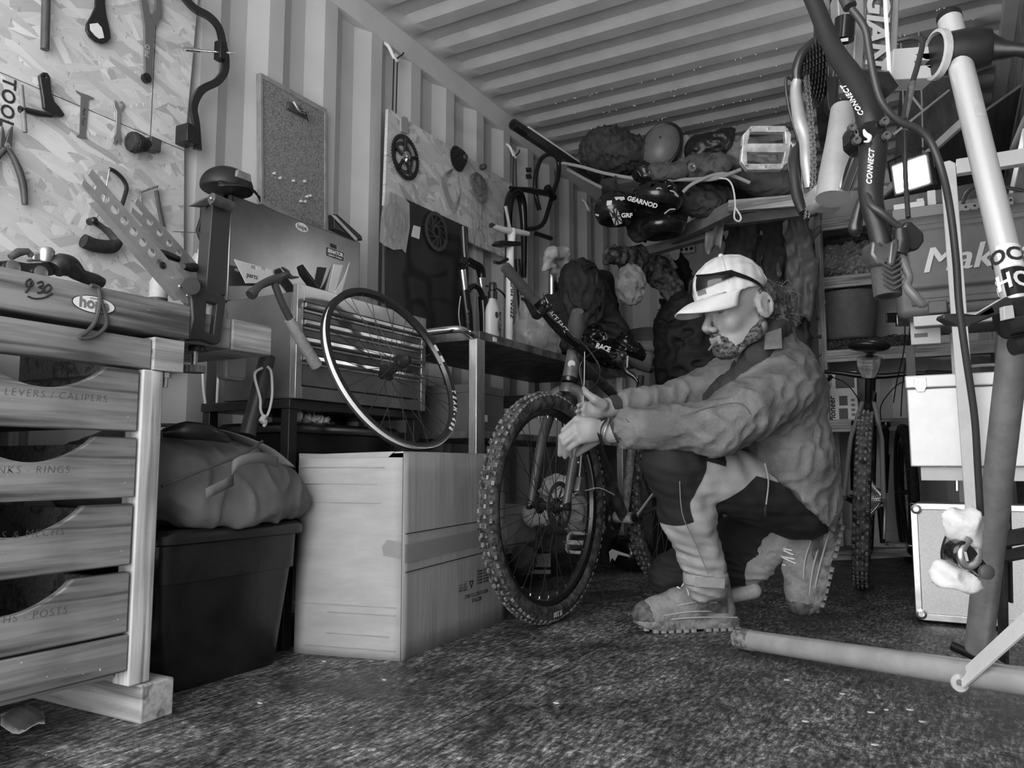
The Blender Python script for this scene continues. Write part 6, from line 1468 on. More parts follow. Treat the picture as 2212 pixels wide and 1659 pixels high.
B().tube(catmull([D(1655, 1090, 2.275), D(1652, 1102, 2.272), D(1653, 1116, 2.27)], 3), [.004, .006, .003], 8).obj('cord_end', black, jk)
B().tube(catmull([D(1690, 760, 2.225), D(1740, 800, 2.25), D(1765, 860, 2.30), D(1750, 960, 2.29)], 6), .0016, 5).obj('back_seam', MATS['jacket_edge'], jk)
B().tube(catmull([D(1470, 900, 2.165), D(1540, 878, 2.14), D(1600, 872, 2.125), D(1625, 900, 2.125)], 6), .0014, 5).obj('elbow_seam', MATS['jacket_edge'], jk)
# bracelets
for i, (px, rr_) in enumerate(((1298, .036), (1304, .036), (1310, .037), (1315, .0375))):
    c = D(px, 932, 2.315); a = ax1; u_, w_, _ = basis(a)
    B().tube([c + (u_ * math.cos(t) + w_ * math.sin(t)) * rr_ + a * .006 * math.sin(2 * t + i) for t in [k * math.pi / 12 for k in range(24)]], .0022 if i < 3 else .0042, 6, closed=True).obj('bracelet', black if i < 3 else alu, man)
cring = D(1249, 889, 2.575); B().tube([cring + (UP * math.cos(t) + BK * math.sin(t)) * .0095 for t in [k * math.pi / 10 for k in range(20)]], .0016, 6, closed=True).obj('ring', chrome, man)
# roll-up cigarette
B().tube([H(.116, .012, -.079), H(.135, .014, -.087), H(.158, .018, -.104)], [.0036, .0036, .003], 8).obj('cigarette', mgrey, man)
# ---- trousers
Lh, Lk, La = D(1722, 1082, 2.46), D(1452, 1002, 2.30), D(1524, 1240, 2.36)
Rh_, Rk, Ra = D(1735, 1100, 2.64), D(1452, 1245, 2.66), D(1632, 1222, 2.60)
allp = [Lh, Lk, La, Rh_, Rk, Ra]
lo_ = V([min(p[i] for p in allp) - .16 for i in range(3)]); hi_ = V([max(p[i] for p in allp) + .16 for i in range(3)])
s = S(lo_, hi_, .0064)
s.cap(Lh, Lk, .118, .080, k=0).cap(Lk, Lk.lerp(La, .45), .080, .072, k=.03).cap(Lk.lerp(La, .45), La, .072, .060, k=.03)
s.ell(D(1722, 1085, 2.54), (.125, .125, .115), k=.05)
s.cap(Rh_, Rk, .11, .074, k=.04).cap(Rk, Ra, .072, .058, k=.03)
s.cap(La - V((0, 0, -.03)), La + V((0, 0, -.025)), .062, .064, k=.01)
def legfold(P):
    a = P[0] * RT.x + P[1] * RT.y; z = P[2]; b_ = P[0] * BK.x + P[1] * BK.y
    low = np.clip((.36 - z) / .2, 0, 1)
    return .003 * snoise((a, b_, z), 30, 4) + low * .009 * np.abs(snoise((a * .4 + z * 1.2, b_ * .4, z * 1.4), 22, 12)) - .003
s.fold(legfold).half((0, 0, .012), (0, 0, -1))
def zones(c):
    def seg(a, b_):
        a = np.array(a); b_ = np.array(b_); ab = b_ - a; t = (c - a) @ ab / (ab @ ab); tc = np.clip(t, 0, 1); q = c - a - tc[:, None] * ab; return t, q, np.linalg.norm(q, axis=1)
    upv = np.array(UP); rtv = np.array(RT); mn = np.minimum; mx = np.maximum
    tT, qT, dT = seg(Lh, Lk); tS, qS, dS = seg(Lk, La); tR, qR, dR = seg(Rh_, Rk); tQ, qQ, dQ = seg(Rk, Ra)
    axT = np.array((Lk - Lh).normalized()); upT = upv - axT * (upv @ axT); upT /= np.linalg.norm(upT)
    v = qT @ upT / .095; u = qS @ rtv / .07; L = .40
    # signed fields in metres: positive where the cloth is pale
    zT = mx(mn(mn((tT - .2) * L, (.74 - tT) * L), (v - .32) * .09), mn(mn((tT - .52 - .16 * (.32 - v)) * L, (.88 - tT) * L), (.32 - v) * .09))
    zS = mx((tS - .44) * L, mn((u - .05) * .07, (tS - .12) * L))
    zQ = (tQ - .84) * .3; zR = mn((tR - .84) * L, qR @ rtv)
    w = np.stack([dT / .1, dS / .07, dR / .095, dQ / .065]); z = np.stack([zT, zS, zR, zQ])
    e = np.exp(-(w - w.min(0)) * 9); return (e * z).sum(0) / e.sum(0)
tmat, nt, bs = base('trouser_panels', .8)
at = nt.nodes.new('ShaderNodeAttribute'); at.attribute_name = 'zone'
mr = node(nt, 'ShaderNodeMapRange'); mr.inputs[1].default_value = -.0012; mr.inputs[2].default_value = .0012; nt.links.new(at.outputs['Fac'], mr.inputs[0])
n1 = node(nt, 'ShaderNodeTexNoise', Scale=9.0, Detail=6.0); nt.links.new(coords(nt), n1.inputs['Vector'])
nt.links.new(mixc(nt, mr.outputs[0], ramp(nt, n1.outputs['Fac'], [(.3, .007), (.7, .016)]), ramp(nt, n1.outputs['Fac'], [(.3, .30), (.7, .42)])), bs.inputs['Base Color'])
n2 = node(nt, 'ShaderNodeTexNoise', Scale=220.0, Detail=3.0); nt.links.new(coords(nt), n2.inputs['Vector']); bumpn(nt, bs, n2.outputs['Fac'], .15)
to = s.obj('trousers', tmat, man, smooth=1, attr=zones)
B().lathe([(.0645, -.018), (.067, -.012), (.067, .012), (.0645, .018)], La + V((0, 0, -.012)), (0, 0, 1), 28, cap=False).obj('ankle_cuff', trl, to); solid(bpy.data.objects['ankle_cuff'], .003)
B().prism([D(1500, 1246, 2.265), D(1566, 1250, 2.275), D(1565, 1271, 2.275), D(1500, 1267, 2.265)], -BK * .003).obj('cuff_tab', trl, to, bevel=.001)
B().tube(catmull([D(1468, 1035, 2.22), D(1474, 1110, 2.225), D(1500, 1170, 2.25), D(1530, 1240, 2.265)], 6), .0015, 5).obj('seam', gm('trouser_seam', .22, .8), to)
# knee pad strap behind
s = S(D(1605, 1280, 2.60) - V((.12, .12, .06)), D(1605, 1280, 2.60) + V((.12, .12, .06)), .005); s.cap(D(1575, 1290, 2.60), D(1628, 1276, 2.58), .022, .026, k=0).obj('shin_pad', lgrey, man)
# ---- boots (local frame: x to the toe, z up from the sole)
def bootm(name, M, bend=0):
    b0 = T(name, '', 'boot', M @ V((.12, 0, 0)))
    s = S((-.06, -.08, -.01), (.28, .08, .19), .0045)
    s.ell((.20, 0, .04), (.062, .046, .040), k=0).ell((.13, 0, .05), (.10, .044, .05), k=.03).cap((.01, 0, .05), (.015, 0, .12), .048, .045, k=.03).cap((.06, 0, .085), (.13, 0, .07), .042, .036, k=.03).ell((-.005, 0, .035), (.042, .042, .04), k=.02)
    s.cap((.015, 0, .11), (.012, 0, .2), .034, .036, k=.004, op='s').half((0, 0, .012), (0, 0, -1)).half((.005, 0, .150), (-.25, 0, 1))
    s.fold(lambda P: .0012 * snoise(P, 30, 3) + .0008 * np.abs(snoise(P, 90, 4)))
    up_ = s.obj('upper', boot, b0, smooth=1, M=M)
    out = [(-.048, 0), (-.045, .03), (-.02, .042), (.06, .036), (.13, .044), (.20, .047), (.245, .032), (.262, 0), (.245, -.032), (.20, -.047), (.13, -.044), (.06, -.036), (-.02, -.042), (-.045, -.03)]
    zs = lambda x: .010 * max(0, (x - .20) / .06) ** 1.5
    cm = catmull([V((x, y, 0)) for x, y in out], 4, True); n = len(cm); vs = []
    for h, sc in ((0.004, .97), (.010, 1.02), (.026, 1.02), (.032, .97)): vs += [V((.1 + (p.x - .1) * sc, p.y * sc, h + zs(p.x))) for p in cm]
    fs = [(i * n + j, i * n + (j + 1) % n, (i + 1) * n + (j + 1) % n, (i + 1) * n + j) for i in range(3) for j in range(n)] + [tuple(range(n))[::-1], tuple(range(3 * n, 4 * n))]
    so = B().add(vs, fs).xf(M).obj('sole', solem, b0, smooth=50)
    for i in range(13):
        x = -.035 + .0225 * i
        if .055 < x < .085: continue
        for sg in (1, -1):
            yy = .036 if x < .23 else .02
            B().box((x - .008, sg * yy - .010, -.003 + zs(x)), (x + .008, sg * yy + .010, .008 + zs(x)), None).xf(M).obj('lug', solem, so, bevel=.002)
    s = S((.15, -.07, .0), (.28, .07, .1), .0045); s.ell((.205, 0, .040), (.0645, .0485, .043), k=0).half((.215, 0, .03), (-1, 0, .25)).half((0, 0, .026), (0, 0, -1)); s.obj('toe_cap', bootd, b0, smooth=1, M=M)
    for sg in (1, -1):
        B().grid(lambda u, v: V((.0 + .085 * u, sg * (.0525 - .002 * u - .004 * v), .048 + .04 * v * (1 - .75 * u))), 6, 4).xf(M).obj('side_panel', bootd, b0)
        for zz, x0_, x1_ in ((.05, .0, .2), (.075, .03, .15), (.034, -.03, .24)): B().tube(catmull([V((x0_, sg * .047, zz)), V(((x0_ + x1_) / 2, sg * .049, zz + .004)), V((x1_, sg * (.045 - .008 * (x1_ > .2)), zz - .006))], 6), .0022, 6).xf(M).obj('piping', gm('boot_piping', .42, .8), b0)
    for i in range(5):
        x = .075 + .024 * i; z = .128 - .012 * i
        B().tube(catmull([V((x, -.034, z - .016)), V((x + .006, 0, z + .006)), V((x + .012, .036, z - .022))], 4), .0027, 6).xf(M).obj('lace', white, b0)
        B().tube(catmull([V((x, .036, z - .016)), V((x + .006, 0, z + .008)), V((x + .012, -.034, z - .022))], 4), .0027, 6).xf(M).obj('lace', white, b0)
    for sg in ((1, -1) if not bend else ()): B().tube(catmull([V((.06, 0, .137)), V((.07, .034 * sg, .13)), V((.09, .051 * sg, .10)), V((.075, .049 * sg, .085)), V((.06, .03 * sg, .128))], 5), .0022, 6).xf(M).obj('bow', lgrey, b0)
    return b0
hd2 = (-RT * .97 - BK * .16).normalized()
heel = uz(1562, 1362) + BK * .03; heel.z = .004
M1 = mtx(heel, hd2 * 1.06, V((0, 0, 1)).cross(hd2) * 1.1, V((0, 0, 1.12)))
b1 = bootm('boot', M1); b1['label'] = 'muddy suede walking boot planted flat in front, toe to the left'
tdir = (-UP * .955 - RT * .26 - BK * .05).normalized(); up2 = (-RT * .955 + UP * .28 - BK * .06); up2 = (up2 - tdir * up2.dot(tdir)).normalized()
toe = uz(1766, 1350) + BK * .035; toe.z = .018
org2 = toe - tdir * .268
M2 = mtx(org2, tdir * 1.02, up2.cross(tdir) * 1.1, up2 * 1.25)
b2 = bootm('boot', M2, 1); b2['label'] = 'muddy walking boot of the kneeling leg, standing on its toes'
for b0 in (b1, b2): b0['group'] = 'walking boots of the kneeling man'
# scrunched cuff of the rear leg reaching the boot
s = S(Ra - V((.14, .14, .14)), M2 @ V((.01, 0, .12)) + V((.14, .14, .14)), .005); s.cap(Ra, M2 @ V((.012, 0, .12)), .055, .046, k=0).fold(lambda P: .006 * np.abs(snoise(P, 55, 9)) - .002); s.obj('rear_cuff', trl, man, smooth=1)
# ------------------------------------------------------------------ timber shelving across the back
ys_ = 4.95
sh = T('back_shelving', 'rough timber shelving across the back wall', 'shelving', (1.75, 5.1, 0))
xa = uy(1775, 700, ys_).x
for x in (xa, 2.28):
    for y in (ys_, 5.38): B().box((x - .022, y, 0), (x + .022, y + .045, 2.1)).obj('upright', woodZ, sh, bevel=.002)
for py, px in ((592, 1840), (752, 1860), (905, 1870), (470, 1800)):
    z = uy(px, py, ys_).z - .012
    B().box((xa - .02, ys_ + .002, z - .06), (2.3, ys_ + .03, z + .012)).obj('shelf_front', woodS, sh, bevel=.002)
    B().box((xa - .02, ys_ + .03, z - .012), (2.3, 5.42, z + .006)).obj('shelf_board', woodS, sh)
zz1, zz2, zz3 = [uy(px, py, ys_).z for py, px in ((592, 1840), (752, 1860), (905, 1870))]
# rubber trug
c = uy(1838, 720, 5.08); c.z = zz2 + .068; tg = T('trug', 'flexible grey rubber trug with two loop handles on the back shelf', 'bucket', c)
B().lathe([(.125, 0), (.135, .01), (.165, .27), (.172, .28), (.165, .28), (.130, .02), (.0, .018)], c, (0, 0, 1), 32).obj('bucket', gm('trug_grey', .16, .55, var=.12, sc=20), tg, smooth=50)
for i in range(7): B().lathe([(.136 + .004 * i, 0), (.138 + .004 * i, .003), (.1365 + .004 * i, .006)], c + V((0, 0, .03 + .034 * i)), (0, 0, 1), 32, cap=False).obj('rib', MATS['trug_grey'], tg)
for s in (1, -1): B().tube(catmull([c + V((s * .165, -.05, .27)), c + V((s * .17, -.045, .31)), c + V((s * .175, 0, .335)), c + V((s * .17, .045, .31)), c + V((s * .165, .05, .27))], 5), .009, 8).obj('handle', MATS['trug_grey'], tg)
tag(B().prism([uy(1790, 645, 5.05), uy(1808, 612, 5.05), uy(1870, 640, 5.05), uy(1868, 660, 5.05)], (0, .03, 0)).obj('black_folder', black), 'flat black folder sticking up out of the rubber trug', 'folder')
s = S((xa, ys_ + .02, zz2), (2.2, 5.35, zz2 + .12), .011); s.box((xa + .24, 5.14, zz2 + .03), (.25, .15, .038), rd=.03, k=0).fold(lambda P: .012 * snoise(P, 60, 3)).half((0, 0, zz2 + .001), (0, 0, -1))
tag(s.obj('shaggy_mat', gm('mat_dark', .06, .95, var=.8, sc=90, bump=.8, bsc=120), smooth=0), 'rough dark shaggy mat lying on the shelf under the trug', 'mat')
# heap of clothing
c = uy(1830, 555, 5.1); c.z = zz1
blob('clothing_heap', 'heap of shiny grey waterproof clothing on the upper back shelf', 'clothing', c + V((-.3, -.16, -.02)), c + V((.32, .2, .32)), .009, [('ell', c + V((-.08, 0, .08)), (.16, .12, .10), None, 0), ('ell', c + V((.1, 0, .08)), (.16, .12, .10), None, .04), ('ell', c + V((0, 0, .17)), (.2, .1, .06), None, .04)], gm('waterproof', .2, .35, var=.3, sc=8), lambda P: .02 * np.abs(snoise(P, 24, 3)) + .006 * snoise(P, 60, 2) - .008, 1, zz1 + .002)
c2 = c + V((-.02, .03, .2))
blob('dark_jacket', 'black folded jacket on top of the clothing heap', 'clothing', c2 - V((.3, .2, .1)), c2 + V((.3, .2, .16)), .01, [('ell', c2 + V((0, 0, .03)), (.22, .12, .05), None, 0)], bkm, lambda P: .014 * np.abs(snoise(P, 26, 13)) - .004, 1)
# printed carton
c = uy(1820, 895, 5.0); c.z = zz3 + .002
pc = T('speaker_box', 'white printed box with dark product pictures on the lower back shelf', 'box', c)
x0, x1 = uy(1788, 850, 5.0).x, uy(1852, 850, 5.0).x; z1 = uy(1790, 805, 5.0).z
B().box((x0, 5.0, zz3 + .002), (x1, 5.12, z1)).obj('carton', white, pc, bevel=.002)
w_ = x1 - x0; h_ = z1 - zz3
for a, b_, c_, d_ in ((.28, .66, .92, .97), (.38, .3, .66, .5), (.36, .02, .66, .24)): B().box((x0 + w_ * a, 4.998, zz3 + h_ * b_), (x0 + w_ * c_, 5.0, zz3 + h_ * d_)).obj('picture', dgrey, pc, bevel=.001)
B().text('Pioneer', mtx((x0 + w_ * .14, 4.998, zz3 + h_ * .22), (0, 0, 1), (-1, 0, 0)), .05, .0004, bold=.001, shear=.2).obj('lettering', ink, pc, smooth=0)
B().text('TS-G1320', mtx((x0 + w_ * .12, 4.998, zz3 + h_ * .85), (0, 0, 1), (-1, 0, 0)), .022, .0004).obj('lettering', ink, pc, smooth=0)
for j in range(4): B().box((x0 + w_ * .78, 4.998, zz3 + h_ * (.08 + .1 * j)), (x0 + w_ * .9, 5.0, zz3 + h_ * (.13 + .1 * j))).obj('picture', mgrey, pc)
# hanging coats
def coat(name, label, px0, px1, py0, py1, y, mat, seed, bulge=.05):
    s = S((uy(px0, py0, y).x - .1, y - .16, uy(px0, py1, y).z - .06), (uy(px1, py0, y).x + .1, y + .16, uy(px1, py0, y).z + .1), .012)
    a, b_ = uy((px0 + px1) / 2, py0 + 20, y), uy((px0 + px1) / 2, py1 - 20, y); w = abs(uy(px1, py0, y).x - uy(px0, py0, y).x) / 2
    s.cap(a, a.lerp(b_, .6), w * .8, w, k=0, sq=((0, 1, 0), .42)).cap(a.lerp(b_, .6), b_, w, w * .92, k=.03, sq=((0, 1, 0), .42))
    s.fold(lambda P: .02 * np.abs(np.sin(P[0] * 46 + 2 * np.sin(P[2] * 5 + seed))) + .01 * snoise(P, 20, seed) - .012)
    return tag(s.obj(name, mat, smooth=1), label, 'coat', 'coats hanging at the back')
coat('hanging_coat', 'long grey overcoat hanging left of the back shelving', 1560, 1640, 455, 760, 4.75, gm('coat_grey', .10, .8, var=.2, sc=8), 1)
coat('hanging_coat', 'dark coat hanging behind the man between two coats', 1625, 1700, 460, 800, 4.8, gm('coat_dark', .06, .85, var=.2, sc=8), 2)
coat('hanging_coat', 'shiny brown waterproof jacket hanging nearest the shelving', 1695, 1765, 450, 690, 4.6, gm('coat_shiny', .15, .5, var=.25, sc=7), 3)
coat('hanging_coat', 'black garment hanging in the corner left of the pale cap', 1440, 1500, 555, 720, 4.8, gm('coat_black', .010, .85), 4)
coat('hanging_coat', 'dark trousers hanging under the brown waterproof jacket', 1690, 1760, 640, 930, 4.72, gm('coat_dark', .06), 5)
tag(B().tube([uy(1425, 520, 4.8), uy(1775, 452, 4.8)], .018, 10).obj('coat_rail', woodS), 'round wooden rail that carries the hanging coats', 'rail')
# black padded things behind the man
c = ud(1490, 715, 4.25); 
blob('kit_bag', 'bulky black kit bag behind the drum and the man', 'bag', c - V((.3, .3, .45)), c + V((.3, .3, .3)), .014, [('ell', c, (.2, .2, .22), None, 0), ('ell', c - V((0, 0, .2)), (.22, .22, .18), None, .05)], bkm, lambda P: .018 * np.abs(snoise(P, 14, 8)) - .005)
tag(B().lathe([(.14, 0), (.15, .02), (.15, .45), (.13, .48), (0, .48)], (c.x, c.y, 0), (0, 0, 1), 28).obj('dark_barrel', gm('barrel_dark', .03, .5)), 'dark barrel on the floor carrying the black kit bag', 'barrel')
# ------------------------------------------------------------------ second bicycle seen from behind
b2k = T('parked_bike', 'parked mountain bike with muddy rear tyre and paper-wrapped seat post', 'bicycle', uz(1850, 1262))
aR = ud(1866, 1085, 3.28); aR.z = .368; aF = ud(1878, 1060, 4.35); aF.z = .368
h2 = (aF - aR); h2.z = 0; h2.normalize(); sd2 = V((h2.y, -h2.x, 0)); lean = (V((0, 0, 1)) + sd2 * .07).normalized(); sd2 = (sd2 - lean * sd2.dot(lean)).normalized()
M2b = mtx(aR, h2, lean, sd2)
L2 = lambda x, y, z: M2b @ V((x, z, y))                        # along, side, up
tyre(b2k, M2b, .366, .031, 76, (gm('tyre_clay', .11, .9, var=.8, sc=30), gm('knobs_clay', .26, .9, var=.7, sc=50)))
wheel_parts(b2k, M2b, .31, .03, MATS['spoke_black'], MATS['rim_black'], blackm, 24, None, .03, .0012)
MFb = M2b @ Matrix.Translation((1.08, 0, 0)); tyre(b2k, MFb, .364, .029, 50); wheel_parts(b2k, MFb, .31, .03, MATS['spoke_black'], MATS['rim_black'], blackm, 16, None, .03, .0012)
fr2 = gm('frame_black2', .03, .3, var=.4, sc=20)
bb2 = L2(.43, 0, -.05); stt2 = L2(.30, 0, .42); hd2t = L2(.93, 0, .52); hd2b = L2(.97, 0, .38)
B().tube([bb2, stt2], .018, 12).obj('seat_tube', fr2, b2k); B().tube([bb2, hd2b], .024, 12).obj('down_tube', fr2, b2k); B().tube([stt2, hd2t], .02, 12).obj('top_tube', fr2, b2k); B().tube([hd2b, hd2t], .026, 12).obj('head_tube', fr2, b2k)
for s in (1, -1):
    B().tube([bb2 + sd2 * .03 * s, aR + sd2 * .075 * s], .011, 10).obj('chain_stay', fr2, b2k)
    B().tube([stt2 + sd2 * .025 * s, L2(.14, .062 * s, .25), aR + sd2 * .075 * s], .010, 10).obj('seat_stay', gm('stay_grey', .3, .35), b2k)
    B().tube([L2(.99, .075 * s, .33), L2(1.03, .075 * s, .17)], .017, 12).obj('stanchion', blackg, b2k); B().tube([L2(1.02, .075 * s, .2), L2(1.08, .075 * s, 0)], [.024, .018], 12).obj('fork_lower', blackg, b2k)
    B().lathe([(.02, 0), (.022, .01), (.02, .025), (0, .027)], L2(.985, .075 * s, .345), lean, 14).obj('fork_cap', blackg, b2k)
B().tube([L2(.99, -.085, .34), L2(.975, 0, .36), L2(.99, .085, .34)], .022, 12).obj('fork_crown', blackg, b2k)
sp_ = stt2 + (stt2 - bb2).normalized() * .22
B().tube([stt2, sp_], .0155, 12).obj('seat_post', blackm, b2k)
s = S(sp_ - V((.2, .2, .08)), sp_ + V((.2, .2, .1)), .006)
s.cap(sp_ - h2 * .12 + lean * .03, sp_ + h2 * .13 + lean * .022, .06, .018, k=0, sq=(lean, .4)).cap(sp_ - h2 * .11 - sd2 * .04 + lean * .026, sp_ - h2 * .11 + sd2 * .04 + lean * .026, .045, .045, k=.02, sq=(lean, .45)); s.obj('saddle', gm('saddle_black', .02, .3), b2k)
pw = [sp_ - lean * .01, sp_ - (stt2 - bb2).normalized() * .05, sp_ - (stt2 - bb2).normalized() * .10]
B().tube(pw, [.055, .052, .03], 9).obj('paper_wrap', gm('paper_wrap', .45, .8, var=.3, sc=30), b2k, smooth=0)
for j in range(4): B().text('RESERVED', mtx(sp_ - h2 * .054 - lean * (.025 + .016 * j) - sd2 * .0, sd2, lean), .014, .0008).obj('lettering', dgrey, b2k, smooth=0)
hc_ = hd2t + lean * .09
B().tube([hd2t, hc_], .02, 12).obj('stem', blackm, b2k)
B().tube(catmull([hc_ - sd2 * .37 + lean * .01 - h2 * .05, hc_ - sd2 * .2 + lean * .015 - h2 * .01, hc_ - sd2 * .06, hc_ + sd2 * .06, hc_ + sd2 * .2 + lean * .015 - h2 * .01, hc_ + sd2 * .37 + lean * .01 - h2 * .05], 5), [.0115, .0115, .0155, .0155, .0115, .0115], 12).obj('handlebar', blackm, b2k)
for s in (1, -1):
    B().tube([hc_ + sd2 * .25 * s + lean * .015 - h2 * .02, hc_ + sd2 * .385 * s + lean * .01 - h2 * .055], .018, 12).obj('grip', gripm, b2k)
    B().tube(catmull([hc_ + sd2 * .2 * s - lean * .01, hc_ + sd2 * .23 * s - lean * .03 + h2 * .03, hc_ + sd2 * .32 * s - lean * .035 + h2 * .03], 4), [.012, .01, .005], 8).obj('brake_lever', black, b2k)
    B().tube(catmull([hc_ + sd2 * .2 * s - lean * .01, hc_ + sd2 * .12 * s - lean * .05 - h2 * .03, hc_ + sd2 * .05 * s - lean * .15, hd2b + sd2 * .05 * s], 5), .003, 6).obj('cable', black, b2k)
for x in (.17, .15): B().lathe([(.016, 0), (.016, .01)], hc_ + sd2 * x + lean * .012, sd2, 14).obj('clamp_ring', lgrey, b2k)
B().tube([bb2 - sd2 * .05, bb2 + sd2 * .05], .02, 12).obj('bottom_bracket', blackm, b2k)
for i in range(8): gear(B(), aR + sd2 * (.03 + .0045 * i), h2, lean, .075 - .006 * i, 30 - 3 * i, .002, sd2, []).obj('sprocket', steel, b2k, smooth=0)
pr_ = bb2 + sd2 * .075 - lean * .165 + h2 * .02; B().tube([bb2 + sd2 * .06, pr_], [.014, .011], 10).obj('crank_arm', blackm, b2k)
pedal(b2k, pr_ + sd2 * .06, sd2, h2, lean, (.048, .045), gm('pedal_worn', .25, .5, var=.3))
B().prism([aR + sd2 * .075 + h2 * a - lean * b_ for a, b_ in ((0, 0), (.05, .03), (.06, .11), (.02, .17), (-.01, .16), (.02, .08))], sd2 * .012).obj('derailleur', gm('mech', .15, .35, m=.6), b2k, bevel=.003)
# dark tyre hanging behind, right of the parked bicycle
c = ud(1957, 1060, 4.2); mt_ = mtx(c, BK, (0, 0, 1)); tyre_t = T('spare_wheel', 'dark wheel leaning behind the parked bicycle', 'wheel', c - V((0, 0, .36)))
MS = mtx(V((c.x, c.y, .362)), (RT * .35 + BK * .93).normalized(), (0, 0, 1)); tyre(tyre_t, MS, .36, .027, 40, (rubber, rubber)); wheel_parts(tyre_t, MS, .305, .026, MATS['spoke_black'], MATS['rim_black'], blackm, 20, None, .03, .0012)
# floor batten behind
tag(B().bar(ud(1790, 1222, 4.2) * 1.0, ud(2000, 1212, 4.0), .05, .045).obj('floor_batten', woodS), 'pale timber batten lying across the floor behind the bikes', 'timber')
o = bpy.data.objects['floor_batten']; o.location.z = 0

# more soft clutter between the table and the man
c = ud(1306, 738, 3.68)
blob('bin_bag', 'shiny black crumpled bin bag between the handlebar and the drum', 'bag', c - V((.22, .22, .2)), c + V((.22, .22, .2)), .008, [('ell', c, (.13, .12, .09), None, 0), ('ell', c + V((.08, .03, -.06)), (.1, .1, .07), None, .04)], gm('binbag', .008, .16), lambda P: .018 * np.abs(snoise(P, 24, 31)) - .006, 1)
c = ud(1362, 615, 3.9)
blob('pale_bag', 'pale canvas bag hanging among the dark kit above the drum', 'bag', c - V((.14, .14, .2)), c + V((.14, .14, .16)), .008, [('ell', c, (.08, .07, .11), None, 0)], gm('canvas_pale', .22, .8, var=.2), lambda P: .010 * np.abs(snoise(P, 30, 33)) - .003, 1)
c = ud(1255, 615, 3.75)
blob('black_jacket', 'black quilted jacket slung over the left of the rucksack', 'clothing', c - V((.16, .2, .3)), c + V((.18, .2, .2)), .01, [('ell', c, (.10, .13, .13), None, 0), ('ell', c - V((0, 0, .12)), (.11, .12, .14), None, .05)], bkm, lambda P: .016 * np.abs(snoise(P, 22, 35)) - .004, 1)
# ------------------------------------------------------------------ right side: white rack, cases, boxes
wr_ = gm('rack_white', .75, .45, var=.06, sc=10)
yr = 2.80
rkr = T('white_rack', 'white steel upright rack against the right wall', 'rack', (2.1, 2.9, 0))
xp = uy(2048, 340, yr).x
B().prism([uy(2030, 352, yr), uy(2052, 346, yr), uy(2064, 352, yr), V((xp + .040, yr, .0)), V((xp - .005, yr, .0))], (0, .045, 0)).obj('post', wr_, rkr, bevel=.002)
zb = uy(2048, 345, yr).z
B().box((xp + .022, yr + .005, zb - .048), (2.34, yr + .04, zb)).obj('top_beam', wr_, rkr, bevel=.002)
B().box((xp - .13, yr + .16, .455), (2.34, yr + .19, .50)).obj('shelf_beam', wr_, rkr, bevel=.002)
B().box((xp - .13, yr + .19, .485), (2.34, 3.35, .50)).obj('shelf', lgrey, rkr)
B().box((xp - .13, yr + .24, .985), (2.34, yr + .27, 1.02)).obj('shelf_beam', wr_, rkr, bevel=.002)
B().box((xp - .13, yr + .27, 1.0), (2.34, 3.4, 1.02)).obj('shelf', gm('shelf_grey', .22, .6), rkr)
for y in (3.36,):
    B().box((xp - .02, y, 0), (xp + .02, y + .04, 1.5)).obj('post', wr_, rkr, bevel=.002)
    B().box((2.30, y, 0), (2.34, y + .04, 1.5)).obj('post', wr_, rkr, bevel=.002)
B().box((2.30, yr, 0), (2.34, yr + .04, 1.5)).obj('post', wr_, rkr, bevel=.002)
# power tool case
yc = 3.06; mk = T('tool_case', 'large grey moulded power tool case with white lettering', 'case', (2.1, yc + .06, 1.02))
x0 = uy(1932, 600, yc).x; z0, z1 = 1.021, uy(2000, 462, yc).z
casem = gm('case_teal', .15, .45, var=.12, sc=12)
s = S((x0 - .02, yc - .03, z0 - .01), (2.36, yc + .18, z1 + .03), .006)
s.box(((x0 + 2.335) / 2, yc + .07, (z0 + z1) / 2), ((2.335 - x0) / 2, .07, (z1 - z0) / 2), rd=.03, k=0)
s.box(((x0 + 2.335) / 2, yc - .005, (z0 + z1) / 2 + .02), ((2.335 - x0) / 2 - .045, .012, (z1 - z0) / 2 - .075), rd=.008, k=.01)
s.obj('shell', casem, mk, smooth=1)
for zz in (z0 + .05, z1 - .05): B().box((x0 + .05, yc - .014, zz - .012), (2.33, yc + .01, zz + .012)).obj('rib', casem, mk, bevel=.005)
for x in (x0 + .10, x0 + .32): B().box((x, yc - .018, z0 + .005), (x + .06, yc + .0, z0 + .05)).obj('latch', casem, mk, bevel=.005)
mc = (uy(1992, 568, yc - .0185) + uy(2212, 545, yc - .0185)) / 2
for dx, dy in ((-.0025, 0), (0, .0017), (.0025, .0034)): B().text('Makita', mtx((uy(1990, 568, yc).x + dx, yc - .0205 - dy, uy(2040, 562, yc - .0185).z), (1, 0, 0), (0, 0, 1)), .125, .0008, shear=.28, align='LEFT').obj('lettering', white, mk, smooth=0)
